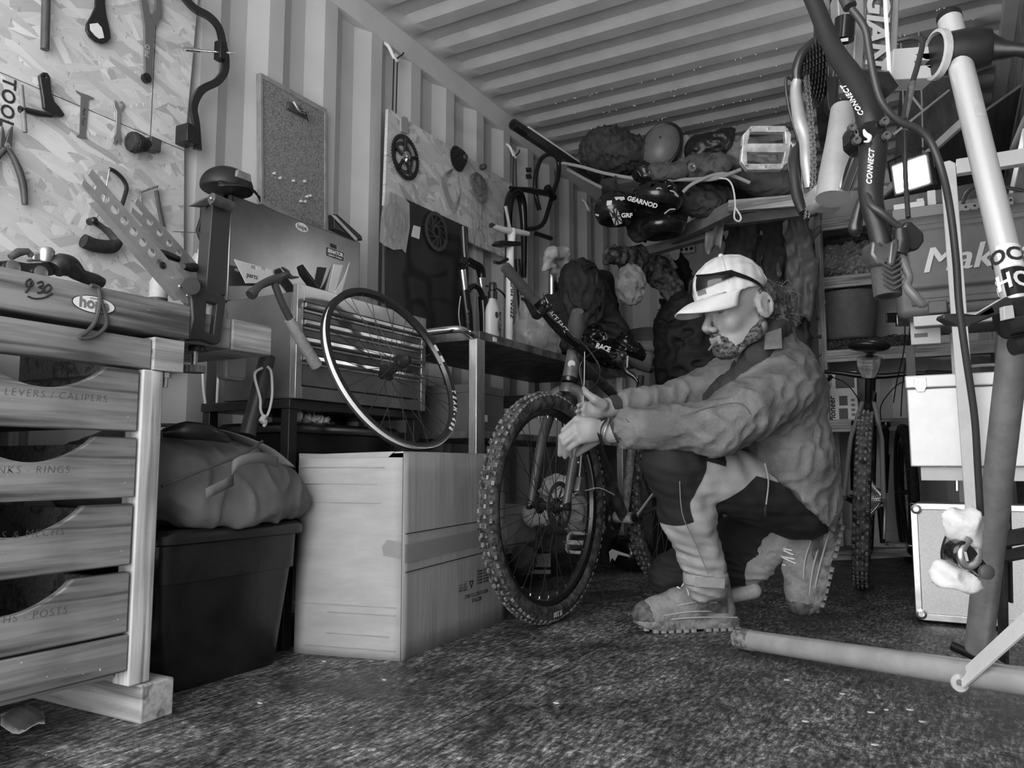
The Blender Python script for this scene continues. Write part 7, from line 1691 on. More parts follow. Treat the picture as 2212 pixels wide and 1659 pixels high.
# items above the case
tag(B().box((x0 + .0, yc + .08, z1 + .002), (2.33, yc + .3, z1 + .055)).obj('grey_carton', gm('gcarton', .3, .6), bevel=.004), 'flat grey carton on top of the tool case', 'carton')
o = T('power_strip', 'perforated grey power strip lying above the tool case', 'power strip', uy(2110, 450, yc + .05))
a, b_ = uy(2070, 458, yc + .05), uy(2190, 440, yc + .05)
B().bar(a, b_, .04, .045).obj('body', gm('strip_grey', .35, .5), o, bevel=.004)
for i in range(12): B().lathe([(.004, 0), (.004, .002)], a.lerp(b_, .06 + .08 * i) + V((0, -.021, .008 if i % 2 else -.006)), (0, -1, 0), 8).obj('hole', ink, o)
tag(B().tube(catmull([uy(2080, 440, yc + .03), uy(2088, 418, yc + .03), uy(2110, 402, yc + .03), uy(2150, 402, yc + .03), uy(2212, 412, yc + .03)], 6), .0065, 8).obj('flex_cable', dgrey), 'grey cable arching above the power strip', 'cable')
for i in range(3): 
    cq = uy(2100 + 18 * i, 478 - 4 * i, yc + .09); tag(B().tube([cq + V((.035 * math.cos(t), .01 * math.sin(3 * t), .02 * math.sin(t))) for t in [k * math.pi / 10 for k in range(20)]], .005, 6, closed=True).obj('coiled_cable', black), ('left', 'middle', 'right')[i] + ' coil of black cable tucked above the tool case', 'cable', 'coils above the tool case')
for i, (px, py, w_, h_) in enumerate(((1940, 440, 80, 12), (1975, 425, 14, 30), (2000, 420, 16, 44))):
    p = uy(px + 12, py, 3.2); k_ = 2.95 / 1700; zt = z1 + .056; y_ = 3.15 + .07 * (i > 0); tag(B().box((max(p.x - w_ * k_ / 2, x0 + .005), y_, zt), (p.x + w_ * k_ / 2, y_ + .05, zt + h_ * k_)).obj('white_offcut', white, bevel=.002), ('long white plastic trim lying under the work lamp', 'short upright white block under the work lamp', 'tall white strip beside the rack post')[i], 'offcut')
# meter box
o = T('meter_box', 'pale socket box with two dark windows under the tool case', 'box', (0, 0, 0)); o.location = uy(1985, 745, 3.2); ORG[o.name] = V(o.location)
p0, p1 = uy(1968, 745, 3.2), uy(2030, 680, 3.2)
B().box((p0.x, 3.2, p0.z), (p1.x, 3.26, p1.z)).obj('case', white, o, bevel=.003)
for q in (.25, .7): B().box((p0.x + .012, 3.197, p0.z + (p1.z - p0.z) * q), (p0.x + .055, 3.2, p0.z + (p1.z - p0.z) * (q + .14))).obj('window', mgrey, o)
B().box((p0.x - .02, 3.22, .50), (p0.x + .01, 3.26, p0.z)).obj('mount', dgrey, o)
# aluminium trunk
alm = gm('trunk_alloy', .85, .4, m=.2, var=.03, sc=14)
yb = 2.93; x0 = uy(1957, 810, yb).x; z0, z1 = .501, uy(1960, 812, yb).z
tk = T('metal_trunk', 'bright aluminium trunk with a handle on the white rack', 'trunk', (2.1, yb + .15, z0))
B().box((x0, yb, z0), (2.33, yb + .33, z1 - .045)).obj('body', alm, tk, bevel=.004)
B().box((x0 - .004, yb - .005, z1 - .042), (2.334, yb + .335, z1)).obj('lid', alm, tk, bevel=.004)
ha = uy(2085, 800, yb); hb2 = uy(2180, 796, yb)
B().tube(catmull([V((ha.x, yb + .1, z1)), V((ha.x + .004, yb + .1, z1 + .03)), V((hb2.x - .004, yb + .1, z1 + .03)), V((hb2.x, yb + .1, z1))], 5), .006, 8).obj('handle', chrome, tk)
lq = uy(1988, 828, yb - .006); B().prism([lq + V((a, 0, b_)) for a, b_ in ((-.018, .018), (.018, .018), (.018, -.012), (.01, -.028), (-.01, -.028), (-.018, -.012))], (0, -.004, 0)).obj('latch', alu, tk, bevel=.001)
for a, b_ in ((-.009, .003), (.009, .003), (0, -.016)): B().lathe([(.004, 0), (.003, .003), (0, .003)], lq + V((a, -.005, b_)), (0, -1, 0), 8).obj('rivet', steel, tk)
# flight case
yb = 2.90; x0 = uy(1965, 1090, yb).x; z1 = uy(1962, 1086, yb).z
fc = T('flight_case', 'pale aluminium briefcase standing on the floor by the white post', 'case', (2.1, yb + .05, 0))
Mt = Matrix.Identity(4)
B().box((x0 + .012, yb + .004, .022), (2.32, yb + .12, z1 - .012)).obj('panel', gm('case_weave', .85, .5, var=.08, sc=300, bump=.3, bsc=400), fc)
for a, b_ in (((x0, .010), (2.33, .034)), ((x0, z1 - .022), (2.33, z1)), ((x0, .010), (x0 + .022, z1)), ((2.31, .01), (2.33, z1))): B().box((a[0], yb, a[1]), (b_[0], yb + .125, b_[1])).obj('edge_trim', alu, fc, bevel=.003)
for z in (.03, z1 - .02):
    B().lathe([(.016, 0), (.016, .003), (.009, .006), (.006, .003), (0, .003)], (x0 + .018, yb - .001, z), (0, -1, 0), 18).obj('corner_stud', alu, fc)
for x in (x0 + .03, 2.28): B().lathe([(.01, 0), (.012, .01)], (x, yb + .06, 0), (0, 0, 1), 12).obj('foot', black, fc)
# hook under the shelf
tag(B().tube(catmull([uy(2068, 995, 2.99), uy(2048, 998, 2.97), uy(2040, 1010, 2.97), uy(2052, 1022, 2.97), uy(2066, 1030, 2.97), uy(2068, 1060, 2.97)], 5), .006, 8).obj('wire_hook', alu), 'bent shiny wire hook hanging under the trunk shelf', 'hook')
# ------------------------------------------------------------------ LED work lamp
lp = T('work_lamp', 'bright LED work lamp hanging beside the white post', 'lamp', ud(1965, 375, 3.4))
lc = ud(1966, 377, 3.4); lax = V((-.50, -.84, -.16)).normalized(); lu = V((0, 0, 1)).cross(lax).normalized(); lv = lax.cross(lu)
ML = mtx(lc, lu, lv, lax)
emit = bpy.data.materials.new('lamp_glow'); emit.use_nodes = True; nt = emit.node_tree; nt.nodes.clear()
em = nt.nodes.new('ShaderNodeEmission'); em.inputs[1].default_value = 34; ou = nt.nodes.new('ShaderNodeOutputMaterial'); nt.links.new(em.outputs[0], ou.inputs[0])
B().box((-.09, -.072, -.04), (.09, .072, -.004), ML).obj('housing', dgrey, lp, bevel=.004)
B().box((-.075, -.058, -.004), (.075, .058, -.001), ML).obj('led_panel', emit, lp, smooth=0)
B().tube([lc + lu * -.1 - lax * .02, lc - lu * .1 + V((0, 0, .09)), lc + V((0, 0, .1)), lc + lu * .1 + V((0, 0, .09)), lc + lu * .1 - lax * .02], .006, 8).obj('bracket', black, lp)
for dx in (-12, 28): B().tube([ud(1966 + dx, 348, 3.4), ud(1966 + dx - 2, 240, 3.4), ud(1960 + dx, 130, 3.42), V((ud(1960 + dx, 130, 3.42).x, ud(1960 + dx, 130, 3.42).y, 2.384))], .0035, 6).obj('hanging_cord', gm('cord_grey', .35, .7), lp)
# high right shelf: dark board with pale front edge, rope
hsx = T('high_shelf', 'dark board shelf with pale front edge under the roof at right', 'shelf', ud(2000, 300, 3.6))
a, b_ = ud(1905, 425, 4.15), ud(2085, 262, 3.2); B().bar(a, b_, .03, .035).obj('front_edge', wr_, hsx, bevel=.002)
B().prism([a + V((0, 0, -.02)), b_ + V((0, 0, -.02)), V((2.34, b_.y, b_.z + .1)), V((2.34, a.y + .3, a.z + .1))], (0, 0, .012)).obj('board', gm('board_brown', .09, .6, var=.35, sc=6, stretch=(3, .4, 1)), hsx)
B().prism([ud(1950, 140, 3.9), ud(2110, 100, 3.6), ud(2095, 260, 3.4), ud(1930, 400, 4.0)], BK * .012).obj('leaning_board', MATS['board_brown'], hsx)
for px in ([(1925, 165), (1960, 195), (1995, 240)], [(2050, 195), (2000, 235), (1930, 290)]): B().tube([ud(a_, b__, 3.3) for a_, b__ in px], .005, 6).obj('tied_rope', rpm, hsx)
sb = T('dark_batten', 'dark batten fixed under the roof at the right wall, with an added glow behind', 'light fitting', ud(2050, 68, 3.65))
ba, bb_ = ud(2120, 30, 3.55), ud(1985, 105, 3.75); B().bar(ba, bb_, .05, .04).obj('body', gm('batten', .03), sb, bevel=.003)
bn = (bb_ - ba).normalized().cross(V((0, 0, 1))).normalized(); bn = bn if bn.y > 0 else -bn
em2 = emit.copy(); em2.name = 'added_fill_glow'; em2.node_tree.nodes['Emission'].inputs[1].default_value = 75
B().bar(ba.lerp(bb_, .05) + bn * .034, ba.lerp(bb_, .95) + bn * .034, .012, .036).obj('diffuser', em2, sb, smooth=0)  # glowing strip added to brighten the back shelves, turned away from view
B().tube([(ba + bb_) / 2 + V((0, 0, .02)), V(((ba + bb_) / 2)[:2] + (2.384,))], .008, 8).obj('hanger', black, sb)
rsx = T('ratchet_strap', 'black ratchet strap with steel buckle hanging from the shelf', 'strap', ud(1905, 850, 3.05))
B().box((-.034, -.006, -.022), (.034, .012, .022), mtx(ud(1955, 692, 3.05), RT, BK)).obj('buckle', steel, rsx, bevel=.002)
for dx in (-28, 24): B().box((-.024, -.004, -.02), (.024, .004, .02), mtx(ud(1955 + dx, 690 + dx * .15, 3.05), RT, BK)).obj('pawl', black, rsx, bevel=.003)
for px in ([(1955, 705), (1952, 760), (1938, 820), (1930, 870)], [(1966, 700), (1960, 760), (1950, 830), (1946, 900)]): B().tube(catmull([ud(a_, b__, 3.05) for a_, b__ in px], 5), .007, 8, sx=.3).obj('webbing', black, rsx)
B().tube([ud(1960, 680, 3.05), ud(1975, 600, 3.08), V((ud(1975, 600, 3.08).x, ud(1975, 600, 3.08).y + .05, 1.0))], .004, 6).obj('tail', black, rsx)
tag(B().tube(catmull([V((2.335, 4.0, 1.78)), V((2.30, 3.7, 1.75)), V((2.31, 3.3, 1.72)), V((2.33, 3.0, 1.70))], 5), .016, 10).obj('wall_rope', rpm), 'thick grey rope lying on the rail of the right wall', 'rope')
tag(B().box((2.27, 2.86, 1.50), (2.345, 4.6, 1.56)).obj('wall_rail', wr_, bevel=.003), 'white rail fixed along the right plywood wall', 'rail')
# bar clamp hung on the stand (dark sliding clamp)
bc = T('bar_clamp', 'dark heavy bar clamp standing in front of the flight case', 'clamp', ud(2165, 1430, 1.75))
B().bar(ud(2160, 915, 1.62), ud(2168, 1430, 1.62), .009, .024, up=BK).obj('bar', gm('clamp_iron', .05, .5, m=.4, var=.3), bc, bevel=.001)
B().bar(ud(2110, 1175, 1.6), ud(2230, 1155, 1.5), .03, .03).obj('jaw', MATS['clamp_iron'], bc, bevel=.003)
B().bar(ud(2118, 1212, 1.6), ud(2230, 1190, 1.5), .03, .022).obj('jaw', MATS['clamp_iron'], bc, bevel=.003)
B().prism([ud(a, b_, 1.59) for a, b_ in ((2140, 1120), (2155, 1112), (2190, 1145), (2185, 1160), (2150, 1165), (2135, 1140))], BK * .03).obj('slide', MATS['clamp_iron'], bc, bevel=.003)
B().lathe([(.012, 0), (.012, .008), (.006, .012), (0, .012)], ud(2165, 1135, 1.585), -BK, 12).obj('rivet', steel, bc)
B().bar(ud(2172, 940, 1.625), ud(2180, 1300, 1.625), .005, .02, up=BK).obj('guide', MATS['clamp_iron'], bc)
# ------------------------------------------------------------------ repair stand in the right foreground
sal = gm('stand_alloy', .82, .3, m=.5)
sdul = gm('stand_dull', .30, .45, m=.6, var=.12, sc=30)
rs = T('repair_stand', 'silver tube repair stand with black clamp head in right foreground', 'repair stand', ud(2150, 1400, 1.6))
tA, tB = ud(2052, 45, 1.52), ud(2207, 690, 1.26)
B().tube([tA, tB], .0218, 24).obj('upper_tube', sal, rs)
B().lathe([(.0225, 0), (.0225, .012), (.018, .016), (0, .017)], tA, tA - tB, 20).obj('tube_cap', black, rs)
lA, lB = ud(2196, 690, 1.27), ud(2114, 1400, 1.56)
B().tube([lA, lB], [.023, .025], 24).obj('lower_tube', sdul, rs)
td = (tB - tA).normalized()
# stickers on the tube
M0 = mtx(tA.lerp(tB, .855) - BK * .0224, (-RT * .12 + UP * 0 + RT * 1.1).normalized(), -td if False else (RT.cross(-BK)).normalized())
tn = (-BK - td * (-BK).dot(td)).normalized(); tu = (RT - td * RT.dot(td)); tu = (tu - tn * tu.dot(tn)).normalized()
def wrap(t0, t1, a0, a1, mt, nm, r=.0222):
    o_ = lambda u, v: tA.lerp(tB, t0 + (t1 - t0) * v) + (tn * math.cos(math.radians(a0 + (a1 - a0) * u)) + tu * math.sin(math.radians(a0 + (a1 - a0) * u))) * r
    return B().grid(o_, 12, 4).obj(nm, mt, rs)
wrap(.80, .865, -70, 60, white, 'sticker'); wrap(.868, .945, -70, 60, blackg, 'sticker')
wrap(.33, .39, -25, 35, lgrey, 'worn_sticker')
def wraptext(txt, t, a_start, size, mt, r=.0226):
    for i, ch in enumerate(txt):
        a = math.radians(a_start + i * math.degrees(size * .72 / r)); n_ = tn * math.cos(a) + tu * math.sin(a); e_ = -tn * math.sin(a) + tu * math.cos(a)
        B().text(ch, mtx(tA.lerp(tB, t) + n_ * r, e_, n_.cross(e_)), size, .0004, bold=.001).obj('lettering', mt, rs, smooth=0)
wraptext('ROCK', .833, -132, .034, ink); wraptext('SHOX', .906, -136, .038, white)
# clamp head
ch_ = ud(2072, 105, 1.50)
B().tube([ud(2020, 120, 1.50), ud(2040, 118, 1.50), ud(2105, 108, 1.48), ud(2140, 103, 1.47)], [.036, .040, .042, .034], 20).obj('clamp_barrel', black, rs)
B().tube(catmull([ud(2130, 105, 1.47), ud(2165, 108, 1.45), ud(2200, 108, 1.43), ud(2240, 112, 1.42)], 4), [.03, .018, .012, .016], 14).obj('clamp_lever', black, rs)
B().lathe([(.046, -.006), (.046, .006), (.040, .008), (.040, -.008)], ud(2024, 118, 1.50), -RT, 24, cap=False).obj('clamp_ring', lgrey, rs); solid(bpy.data.objects['clamp_ring'], .004)
arm_ = B().prism([ud(a, b_, 1.52) for a, b_ in ((1930, 105), (2022, 98), (2022, 168), (1926, 172))], BK * .05, [[ud(a, b_, 1.52) for a, b_ in ((1976, 133), (1982, 130), (2020, 129), (2020, 139), (1980, 142))]]).obj('clamp_arm', gm('arm_pale', .55, .4), rs, bevel=.003)
# joint and quick release levers
B().tube([ud(2170, 690, 1.25), ud(2235, 680, 1.25)], .032, 18).obj('joint', black, rs)
B().prism([ud(a, b_, 1.22) for a, b_ in ((2036, 686), (2040, 678), (2080, 676), (2108, 680), (2175, 640), (2188, 646), (2190, 668), (2150, 682), (2100, 702), (2060, 700))], BK * .022).obj('quick_lever', gm('lever_black', .03, .45), rs, bevel=.004)
B().prism([ud(a, b_, 1.2) for a, b_ in ((2158, 665), (2178, 662), (2182, 690), (2160, 694))], -BK * .012).obj('clamp_pad', lgrey, rs, bevel=.001)
for p in ((2180, 705), (2195, 745)): B().tube([ud(p[0] - 8, p[1] + 4, 1.2), ud(p[0] + 40, p[1] - 6, 1.2)], .014, 14).obj('clamp_bolt', blackm, rs)
# floor leg with foot and brace
gA = uz(1625, 1408); gA.z = .030; gB = ud(2250, 1478, 1.44)
B().tube([gA, gB], .0265, 22).obj('floor_leg', gm('leg_alloy', .62, .33, m=.5, var=.1, sc=12), rs)
gd = (gA - gB).normalized(); B().tube([gA - gd * .004, gA + gd * .055], .0285, 12).obj('rubber_foot', gm('foot_worn', .2, .6, var=.6, sc=50), rs, smooth=0)
B().bar(ud(2077, 1470, 1.56), ud(2240, 1322, 1.40), .006, .034, up=BK).obj('brace', gm('brace_pale', .66, .4, var=.05), rs, bevel=.001)
B().lathe([(.0175, 0), (.0175, .006)], ud(2072, 1474, 1.565), -BK, 20).obj('brace_end', MATS['brace_pale'], rs); B().lathe([(.006, 0), (.005, .004), (0, .005)], ud(2072, 1474, 1.558), -BK, 14).obj('pivot_bolt', mgrey, rs)
B().tube([ud(2058, 1395, 1.9), ud(2110, 1418, 1.85)], .012, 10).obj('lock_pin', black, rs)
# ------------------------------------------------------------------ bicycle hanging in the stand
hb = T('hanging_bike', 'mountain bike clamped in the repair stand, handlebar hanging down vertically', 'bicycle', ud(1850, 640, 1.1))
bp = [ud(1735, -50, 1.22), ud(1765, 20, 1.19), ud(1800, 105, 1.15), ud(1840, 165, 1.10), ud(1868, 215, 1.07), ud(1880, 260, 1.05), ud(1886, 320, 1.04), ud(1882, 380, 1.03), ud(1882, 430, 1.02), ud(1893, 480, 1.01), ud(1905, 530, 1.0), ud(1913, 590, 1.0), ud(1918, 640, .995)]
B().tube(catmull(bp, 5), [.0125, .0125, .0135, .0150, .0172, .018, .018, .0165, .0145, .0130, .0125, .0125, .0125], 20).obj('handlebar', gm('bar_black', .013, .42), hb)
B().tube(catmull(bp[10:], 5), [.0165, .0172, .0172, .0165], 20).obj('grip', gripm, hb)
for i in range(9):
    for j in range(2):
        c = bp[10].lerp(bp[12], .08 + .1 * i); B().tube([c - BK * .0168 - RT * .012 * (1 if j else -1) + UP * .004, c - BK * .0178 - UP * .003], .0016, 5).obj('grip_pattern', dgrey, hb)
fpl = [(1850, 262), (1862, 247), (1905, 240), (1918, 262), (1915, 292), (1905, 308), (1870, 312), (1852, 296)]
B().prism([ud(a, b_, 1.06) for a, b_ in fpl], BK * .05).obj('stem', blackg, hb, bevel=.004)
B().prism([ud(a, b_, 1.025) for a, b_ in ((1845, 280), (1870, 262), (1908, 255), (1916, 275), (1912, 300), (1880, 306), (1850, 300))], BK * .02).obj('stem_faceplate', blackg, hb, bevel=.004)
for p in ((1838, 278), (1908, 265), (1848, 306), (1912, 296)): B().lathe([(.0055, 0), (.0055, .006), (.003, .006), (.003, .003), (0, .003)], ud(*p, 1.022), -BK, 12).obj('stem_bolt', gm('bolt_dark', .2, .35, m=.8), hb)
B().tube(catmull([ud(1866, 280, 1.020), ud(1870, 290, 1.018), ud(1878, 296, 1.018), ud(1876, 305, 1.02), ud(1866, 306, 1.02)], 4), [.0012, .003, .0035, .002, .001], 8).obj('logo', white, hb)
for txt, p, q in (('CONNECT', (1828, 195), (1856, 238)), ('CONNECT', (1879, 378), (1882, 342))):
    a, b_ = ud(*p, 1.052 if p[0] < 1850 else 1.004), ud(*q, 1.043 if p[0] < 1850 else 1.01); d_ = (b_ - a).normalized(); m_ = (a + b_) / 2
    fl = 1 if p[0] < 1850 else 1
    up_ = (-BK).cross(d_).normalized(); B().text(txt, mtx(m_, -d_ if p[0] < 1850 else d_, -up_ if p[0] < 1850 else up_), .0098, .0006, bold=.0001, shear=.15, sp=1.1).obj('lettering', white, hb, smooth=0)
# frame tubes seen end-on
fgr = gm('frame_silver', .36, .35, m=.3, var=.08, sc=20)
B().tube([ud(1822, 235, 1.30), ud(1818, 300, 1.28), ud(1805, 380, 1.26), ud(1800, 430, 1.25)], [.020, .024, .026, .027], 18).obj('fork_leg', fgr, hb)
B().tube([ud(1862, 310, 1.14), ud(1830, 400, 1.22)], .012, 12).obj('stanchion', chrome, hb)
B().prism([ud(a, b_, 1.27) for a, b_ in ((1762, 395), (1790, 385), (1838, 400), (1838, 440), (1770, 436))], BK * .06).obj('fork_arch', fgr, hb, bevel=.01)
B().prism([ud(a, b_, 1.62) for a, b_ in ((1808, -20), (1870, -20), (1872, 60), (1868, 160), (1842, 160), (1846, 80), (1825, 40), (1812, 45))], BK * .04).obj('top_tube', fgr, hb, bevel=.01)
B().prism([ud(a, b_, 1.60) for a, b_ in ((1886, -20), (1930, -20), (1920, 160), (1870, 162))], BK * .03).obj('down_tube', gm('tube_dirty', .12, .55, var=.7, sc=45), hb, bevel=.006)
B().prism([ud(a, b_, 1.61) for a, b_ in ((1930, -20), (1945, -20), (1938, 158), (1918, 160))], BK * .05).obj('seat_tube', gm('tube_grey', .3, .4), hb, bevel=.004)
dv = (ud(1885, 0, 1.595) - ud(1880, 150, 1.595)).normalized()
B().text('GIANT', mtx(ud(1893, 82, 1.592), -dv, (-BK).cross(-dv).normalized()), .062, .0008, bold=.002, shear=.1).obj('lettering', gm('decal_grey', .5, .5), hb, smooth=0)
B().tube([ud(1826, 40, 1.58), ud(1822, 88, 1.58)], .020, 16).obj('shock', blackg, hb); B().prism([ud(a, b_, 1.55) for a, b_ in ((1816, 84), (1832, 82), (1832, 89), (1816, 91))], -BK * .001).obj('shock_label', white, hb)
B().tube([ud(1840, 170, 1.5), ud(1905, 180, 1.5), ud(1925, 200, 1.5)], [.02, .024, .018], 14).obj('linkage', blackm, hb)
B().tube([ud(1912, -20, 1.5), ud(1913, 20, 1.5), ud(1922, 165, 1.5)], .004, 6).obj('cable_tie', white, hb)
# chain, cassette and stays, edge-on
cc0 = ud(1750, 150, 1.52); e0 = ray(1750, 150).normalized(); ex = (e0.cross(UP).normalized() + e0 * .16).normalized(); eu = (UP + BK * .0).normalized(); ev = ex.cross(eu).normalized()
for i in range(9): gear(B(), cc0 + ex * (-.021 + .0048 * i), ev, eu, .026 + .0058 * i, 13 + 3 * i, .0016, ex, [circ(cc0 + ex * (-.021 + .0048 * i), .012, ev, eu, 12)]).obj('sprocket', gm('sprocket_dark', .07, .35, m=.7), hb, smooth=0)
chp = catmull([ud(1742, 165, 1.47), ud(1745, 200, 1.45), ud(1752, 270, 1.44), ud(1757, 340, 1.43), ud(1755, 400, 1.42), ud(1746, 440, 1.42), ud(1742, 472, 1.42)], 9)
for i in range(0, len(chp) - 1):
    a, b_ = chp[i], chp[i + 1]; w = .0035 if i % 2 else .0022
    for sg in (1, -1): B().bar(a.lerp(b_, -.08) + ex * w * sg, a.lerp(b_, 1.08) + ex * w * sg, .0012, .008, up=BK).obj('chain_link', gm('chain_steel', .3, .4, m=.8, var=.5, sc=90), hb, smooth=0)
B().tube(catmull([ud(1768, 85, 1.5), ud(1735, 115, 1.5), ud(1722, 150, 1.5), ud(1722, 175, 1.5)], 5), [.010, .011, .010, .009], 12).obj('stay_bend', blackm, hb)
B().tube(catmull([ud(1722, 170, 1.5), ud(1719, 200, 1.5), ud(1728, 260, 1.48), ud(1741, 300, 1.47), ud(1744, 350, 1.46), ud(1750, 405, 1.46)], 5), [.009, .011, .013, .013, .013, .010], 12).obj('chain_stay', fgr, hb)
B().tube(catmull([ud(1716, 175, 1.5), ud(1700, 168, 1.5), ud(1698, 195, 1.5), ud(1708, 250, 1.5), ud(1726, 310, 1.5)], 5), .003, 8).obj('gear_cable', black, hb)
B().prism([ud(a, b_, 1.48) for a, b_ in ((1783, 165), (1813, 162), (1806, 225), (1800, 245), (1790, 235))], BK * .02).obj('chain_device', blackm, hb, bevel=.003)
# rim and tyre of the edge-on rear wheel
ctr = ud(1790, 20, 1.75); e1 = ray(1790, 20).normalized(); e2 = (UP - e1 * UP.dot(e1)).normalized(); e1 = (e1 * .99 + e1.cross(e2) * .05).normalized(); MRb = mtx(ctr, e1, e2)
B().lathe([(.285, -.012), (.30, -.012), (.30, .012), (.285, .012)], (0, 0, 0), (0, 0, 1), 60, cap=False).xf(MRb).obj('rear_rim', MATS['rim_black'], hb)
for s_ in spokes([], 20, .288, .022, .028): s_.xf(MRb).obj('spoke', MATS['spoke_grey'], hb)
# pedal and crank
pedal(hb, ud(1653, 322, 1.50), RT, (UP * .93 + RT * .08), -BK, (.046, .042), gm('pedal_alloy', .42, .42, m=.5, var=.3, sc=40))
B().tube([ud(1707, 320, 1.50), ud(1720, 318, 1.50)], .013, 14).obj('pedal_boss', alu, hb)
B().tube(catmull([ud(1722, 318, 1.5), ud(1716, 360, 1.48), ud(1722, 420, 1.46), ud(1735, 460, 1.44)], 4), [.014, .013, .011, .008], 12).obj('crank_arm', blackm, hb)
# brake hose loops and lever at the grip
hose = gm('hose_black', .03, .4)
for px, r in (([(1820, -20, 1.05), (1836, 15, 1.04)], .009), ([(1840, 20, 1.03), (1868, 60, 1.02), (1878, 110, 1.02), (1888, 165, 1.02), (1905, 220, 1.02), (1940, 260, 1.02), (1985, 280, 1.02), (2012, 310, 1.02), (2035, 370, 1.02), (2052, 450, 1.03), (2065, 560, 1.04), (2072, 660, 1.05), (2085, 760, 1.06), (2105, 900, 1.08), (2112, 1010, 1.1), (2118, 1112, 1.12)], .0048), ([(1940, 88, 1.3), (1975, 82, 1.28), (1992, 92, 1.26), (1985, 130, 1.22), (1972, 175, 1.18), (1960, 215, 1.13), (1952, 262, 1.08)], .0042), ([(1868, 400, 1.03), (1880, 440, 1.0), (1905, 460, .99), (1935, 485, .99), (1945, 490, .99)], .0045), ([(1954, 275, 1.1), (1956, 380, 1.1), (1962, 470, 1.08)], .0035), ([(1868, 380, 1.05), (1876, 430, 1.04), (1900, 470, 1.03)], .0045)):
    B().tube(catmull([ud(*p) for p in px], 6), r, 10).obj('brake_hose', hose, hb)
B().tube([ud(1972, 180, 1.17), ud(1953, 258, 1.085)], .0047, 8).obj('hose_spring', steel, hb)
B().ell(ud(1956, 273, 1.07), .005, 10, 8).obj('hose_end', chrome, hb)
lev = gm('lever_alloy', .10, .3, m=.5, var=.3)
B().prism([ud(a, b_, .98) for a, b_ in ((1886, 518), (1906, 530), (1930, 520), (1932, 545), (1912, 572), (1895, 570), (1882, 548))], BK * .03).obj('lever_clamp', lev, hb, bevel=.003)
B().prism([ud(a, b_, .975) for a, b_ in ((1925, 522), (1940, 512), (1944, 535), (1932, 575), (1920, 572))], BK * .025).obj('shifter_body', lev, hb, bevel=.003)
B().prism([ud(a, b_, 1.0) for a, b_ in ((1958, 476), (1972, 478), (1998, 502), (1999, 520), (1985, 540), (1965, 542), (1950, 520), (1950, 490))], BK * .028).obj('master_cylinder', blackm, hb, bevel=.006)
B().tube([ud(1945, 494, .985), ud(1948, 520, .985), ud(1940, 548, .985)], [.008, .010, .011], 12).obj('lever_barrel', black, hb)
B().tube(catmull([ud(1945, 545, .99), ud(1955, 575, .985), ud(1965, 600, .98), ud(1960, 620, .975), ud(1975, 640, .97), ud(1990, 656, .97), ud(1998, 655, .97)], 5), [.008, .008, .006, .0075, .0085, .008, .005], 12, sx=.7).obj('brake_lever', gm('lever_grey', .12, .4), hb)
B().tube(catmull([ud(1862, 430, 1.05), ud(1852, 470, 1.05), ud(1848, 495, 1.05), ud(1858, 500, 1.05)], 4), [.006, .008, .010, .006], 10).obj('shift_lever', blackm, hb)
# rag-wrapped spare lever hanging low on the hose
rg = T('wrapped_lever', 'brake lever wrapped in white paper towel hanging on the long hose', 'brake lever', ud(2085, 1270, 1.1))
c = ud(2085, 1135, 1.1); tw = gm('paper_towel', .58, .8, var=.06, sc=20, bump=.3, bsc=60)
s = S(c - V((.1, .1, .12)), c + V((.1, .1, .08)), .004)
s.cap(ud(2052, 1115, 1.1), ud(2085, 1135, 1.1), .008, .026, k=0).cap(ud(2085, 1135, 1.1), ud(2112, 1170, 1.09), .026, .012, k=.02).fold(lambda P: .009 * np.abs(snoise(P, 34, 3)) - .002); s.obj('towel', tw, rg, smooth=1)
c = ud(2075, 1245, 1.1); s = S(c - V((.1, .1, .07)), c + V((.1, .1, .08)), .004)
s.cap(ud(2045, 1240, 1.1), ud(2095, 1255, 1.09), .022, .018, k=0).fold(lambda P: .009 * np.abs(snoise(P, 34, 6)) - .002); s.obj('towel', tw, rg, smooth=1)
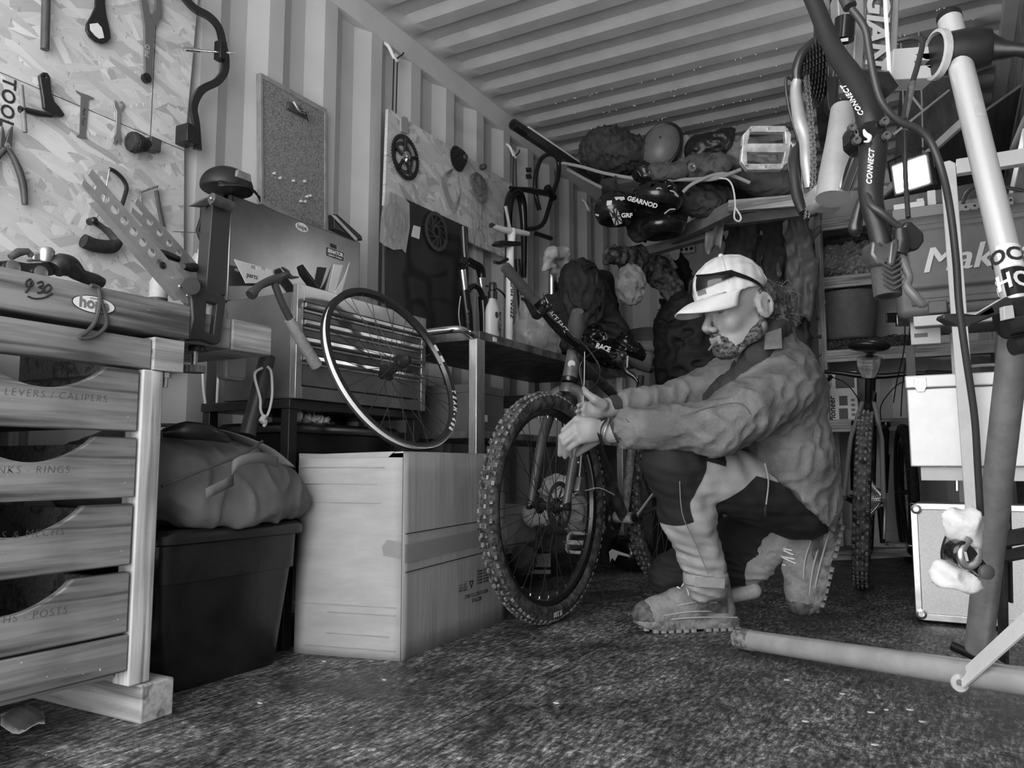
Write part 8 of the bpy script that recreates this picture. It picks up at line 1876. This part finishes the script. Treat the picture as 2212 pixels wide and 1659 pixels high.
B().tube(catmull([ud(2092, 1165, 1.07), ud(2075, 1195, 1.06), ud(2085, 1222, 1.06), ud(2108, 1215, 1.06), ud(2112, 1190, 1.07)], 5), .006, 10).obj('clamp_band', alu, rg)
B().prism([ud(a, b_, 1.06) for a, b_ in ((2062, 1180), (2085, 1165), (2108, 1185), (2140, 1225), (2145, 1248), (2128, 1252), (2100, 1228), (2070, 1222), (2058, 1200))], BK * .03).obj('lever_body', blackg, rg, bevel=.006)
B().lathe([(.010, 0), (.010, .006), (.005, .009), (0, .009)], ud(2128, 1235, 1.055), -BK, 14).obj('pivot_cap', dgrey, rg)
B().prism([ud(a, b_, 1.052) for a, b_ in ((2082, 1192), (2087, 1192), (2092, 1212), (2087, 1212))], -BK * .001).obj('logo', lgrey, rg)
B().tube(catmull([ud(2068, 1145, 1.11), ud(2050, 1160, 1.11), ud(2040, 1195, 1.11), ud(2045, 1225, 1.11)], 4), .0055, 8).obj('lever_blade', blackm, rg)
# ------------------------------------------------------------------ litter on the floor
rr = random.Random(3); lm = gm('litter', .5, .8, var=.3, sc=50)
for i, (px, py) in enumerate(((1915, 1535), (1880, 1540), (1820, 1500), (1965, 1535), (1990, 1560), (1700, 1470), (1890, 1610), (830, 1470), (1200, 1520), (1740, 1560), (700, 1430), (560, 1520))):
    c = uz(px, py); n = 5; pts = [c + V((rr.uniform(.003, .009) * math.cos(6.28 * k / n), rr.uniform(.002, .007) * math.sin(6.28 * k / n), .0008)) for k in range(n)]
    tag(B().prism(pts, (0, 0, .002)).obj('wood_chip', lm, smooth=0), ('pale wood chip on the floor ' + ('nearest the bright brace, left of two', 'left of the chip by the brace', 'under the middle of the silver floor leg', 'right of the pair below the brace', 'furthest right below the brace', 'beside the foot of the silver leg', 'close to the bottom edge at right', 'in front of the big cardboard box', 'in the middle of the open floor', 'between the silver leg and bottom edge', 'at the left corner of the cardboard box', 'in front of the large black tub')[i]), 'debris', 'chips of debris on the floor')
for o in list(bpy.data.objects):
    if '_o' in o.keys(): del o['_o']
